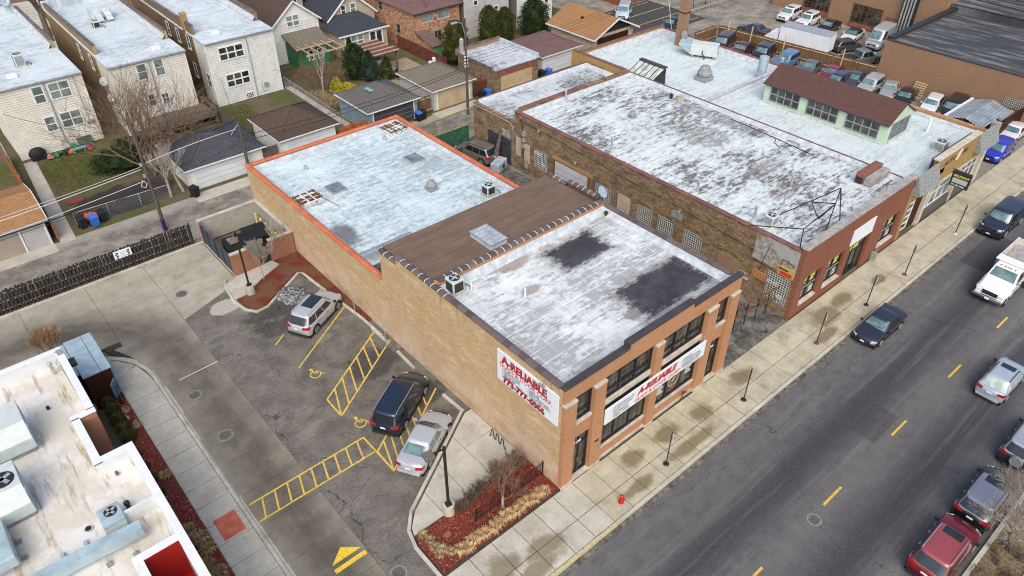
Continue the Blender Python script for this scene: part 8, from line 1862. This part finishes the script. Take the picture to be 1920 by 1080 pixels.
# dump truck on the street, facing the camera
t = thing('dump_truck', 'white dump truck with open bed coming down the street', 'truck', (58.9, 9.6, -.13), pi); tw = carpaint((.7, .72, .74), .0)
def ring(x, w, z0, z1, c_=.1): return [(x, -w, z0), (x, w, z0), (x, w, z1 - c_), (x, w - c_, z1), (x, -w + c_, z1), (x, -w, z1 - c_)]
m = MB(); m.loft([ring(3.2, .98, .62, 1.12, .16), ring(3.1, 1.02, .5, 1.3, .16), ring(2.2, 1.06, .5, 1.5, .16), ring(1.55, 1.08, .5, 1.56, .12)]); m.build('hood', tw, t, True, fix=True, smooth=30)
m = MB(); m.loft([[(1.9, -.98, 1.52), (1.9, .98, 1.52), (1.55, .98, 1.55), (1.55, -.98, 1.55)], [(1.2, -.86, 2.3), (1.2, .86, 2.3), (1.15, .86, 2.3), (1.15, -.86, 2.3)]]) if 0 else m
m = MB(); m.loft([[(x, -a, z_) for x, z_ in P_] if 0 else [(x, s_ * w, z_) for x, w, z_ in P_] for s_, P_ in ((-1, ((1.75, 1.03, 1.5), (1.15, .88, 2.28), (.0, .88, 2.32), (-.1, 1.05, 1.5), (-.1, 1.05, .55), (1.55, 1.05, .55))), (1, ((1.75, 1.03, 1.5), (1.15, .88, 2.28), (.0, .88, 2.32), (-.1, 1.05, 1.5), (-.1, 1.05, .55), (1.55, 1.05, .55))))]); m.build('cab', tw, t, True, fix=True, bevel=.06)
MB().add([(1.70, -.88, 1.58), (1.70, .88, 1.58), (1.24, .77, 2.2), (1.24, -.77, 2.2)], [(0, 1, 2, 3)]).build('windscreen', gl_cargr, t, True)
for s_ in (-1, 1):
    MB().add([(1.45, s_ * 1.035, 1.58), (.2, s_ * 1.035, 1.58), (.25, s_ * .91, 2.18), (1.1, s_ * .91, 2.18)], [(0, 1, 2, 3)]).build('side_window', gl_car, t, True)
    MB().box(1.45, 1.6, s_ * 1.3, s_ * 1.55, 1.5, 2.0).build('mirror', black_m, t, True); MB().bar((1.4, s_ * 1.0, 1.5), (1.5, s_ * 1.4, 1.6), .04).build('mirror_arm', black_m, t, True)
    MB().box(3.12, 3.24, s_ * .62, s_ * .95, .85, 1.02).build('headlight', lampw_m, t, True)
    for x in (2.45, -2.2): m = MB(); m.tube((x, s_ * .75, .45), (x, s_ * 1.09, .45), .45, n=18); w_ = m.build('wheel', tyre_m, t, True, smooth=40); m = MB(); m.tube((x, s_ * 1.07, .45), (x, s_ * 1.1, .45), .24, n=14); m.build('rim', galv_m, w_, True)
    m = MB(); m.box(2.0, 2.95, s_ * 1.02, s_ * 1.12, .9, 1.12); m.build('fender', tw, t, True, bevel=.04)
MB().box(3.16, 3.24, -.55, .55, .78, 1.1).build('grille', black_m, t, True); MB().box(3.2, 3.42, -1.08, 1.08, .48, .72).build('bumper', chrome_m, t, True, bevel=.04); MB().box(3.42, 3.43, -.17, .17, .52, .66).build('licence_plate', plate_m, t, True)
for y in (-.5, -.2, 0, .2, .5): MB().box(1.05, 1.15, y - .05, y + .05, 2.31, 2.37).build('marker_lamp', mk('amber', (.5, .2, .03)), t, True)
bw = mk('dump_body_white', plain((.5, .5, .46), .15, 2, dirt=.5, dc=(.25, .22, .17)))
MB().box(-4.4, -.35, -1.2, 1.2, 1.0, 1.1).build('bed_floor', bw, t, True)
for s_ in (-1, 1): MB().box(-4.4, -.35, s_ * 1.2 - .05, s_ * 1.2 + .05, 1.101, 2.1).build('bed_side', bw, t, True)
MB().box(-.35, -.22, -1.2, 1.2, 1.0, 2.35).build('headboard', bw, t, True); MB().box(-.3, .55, -1.15, 1.15, 2.36, 2.42).build('cab_shield', tw, t, True); MB().box(-4.5, -4.4, -1.2, 1.2, 1.0, 2.0).build('tailgate', bw, t, True)
m = MB(); m.grid([[(-4.35 + i * .4, -1.13 + j * .25, 1.45 + random.uniform(-.05, .08)) for j in range(10)] for i in range(10)]); m.build('load', mk('grey_gravel', plain((.3, .28, .26), .25, 9)), t, True); MB().box(-4.3, 1.6, -.5, .5, .5, .98).build('chassis', black_m, t, True)
car('pale blue car just behind the dump truck', 70.5, 9.3, pi, 'sedan', (.4, .48, .52), -.13, name='moving_car', detail=False)
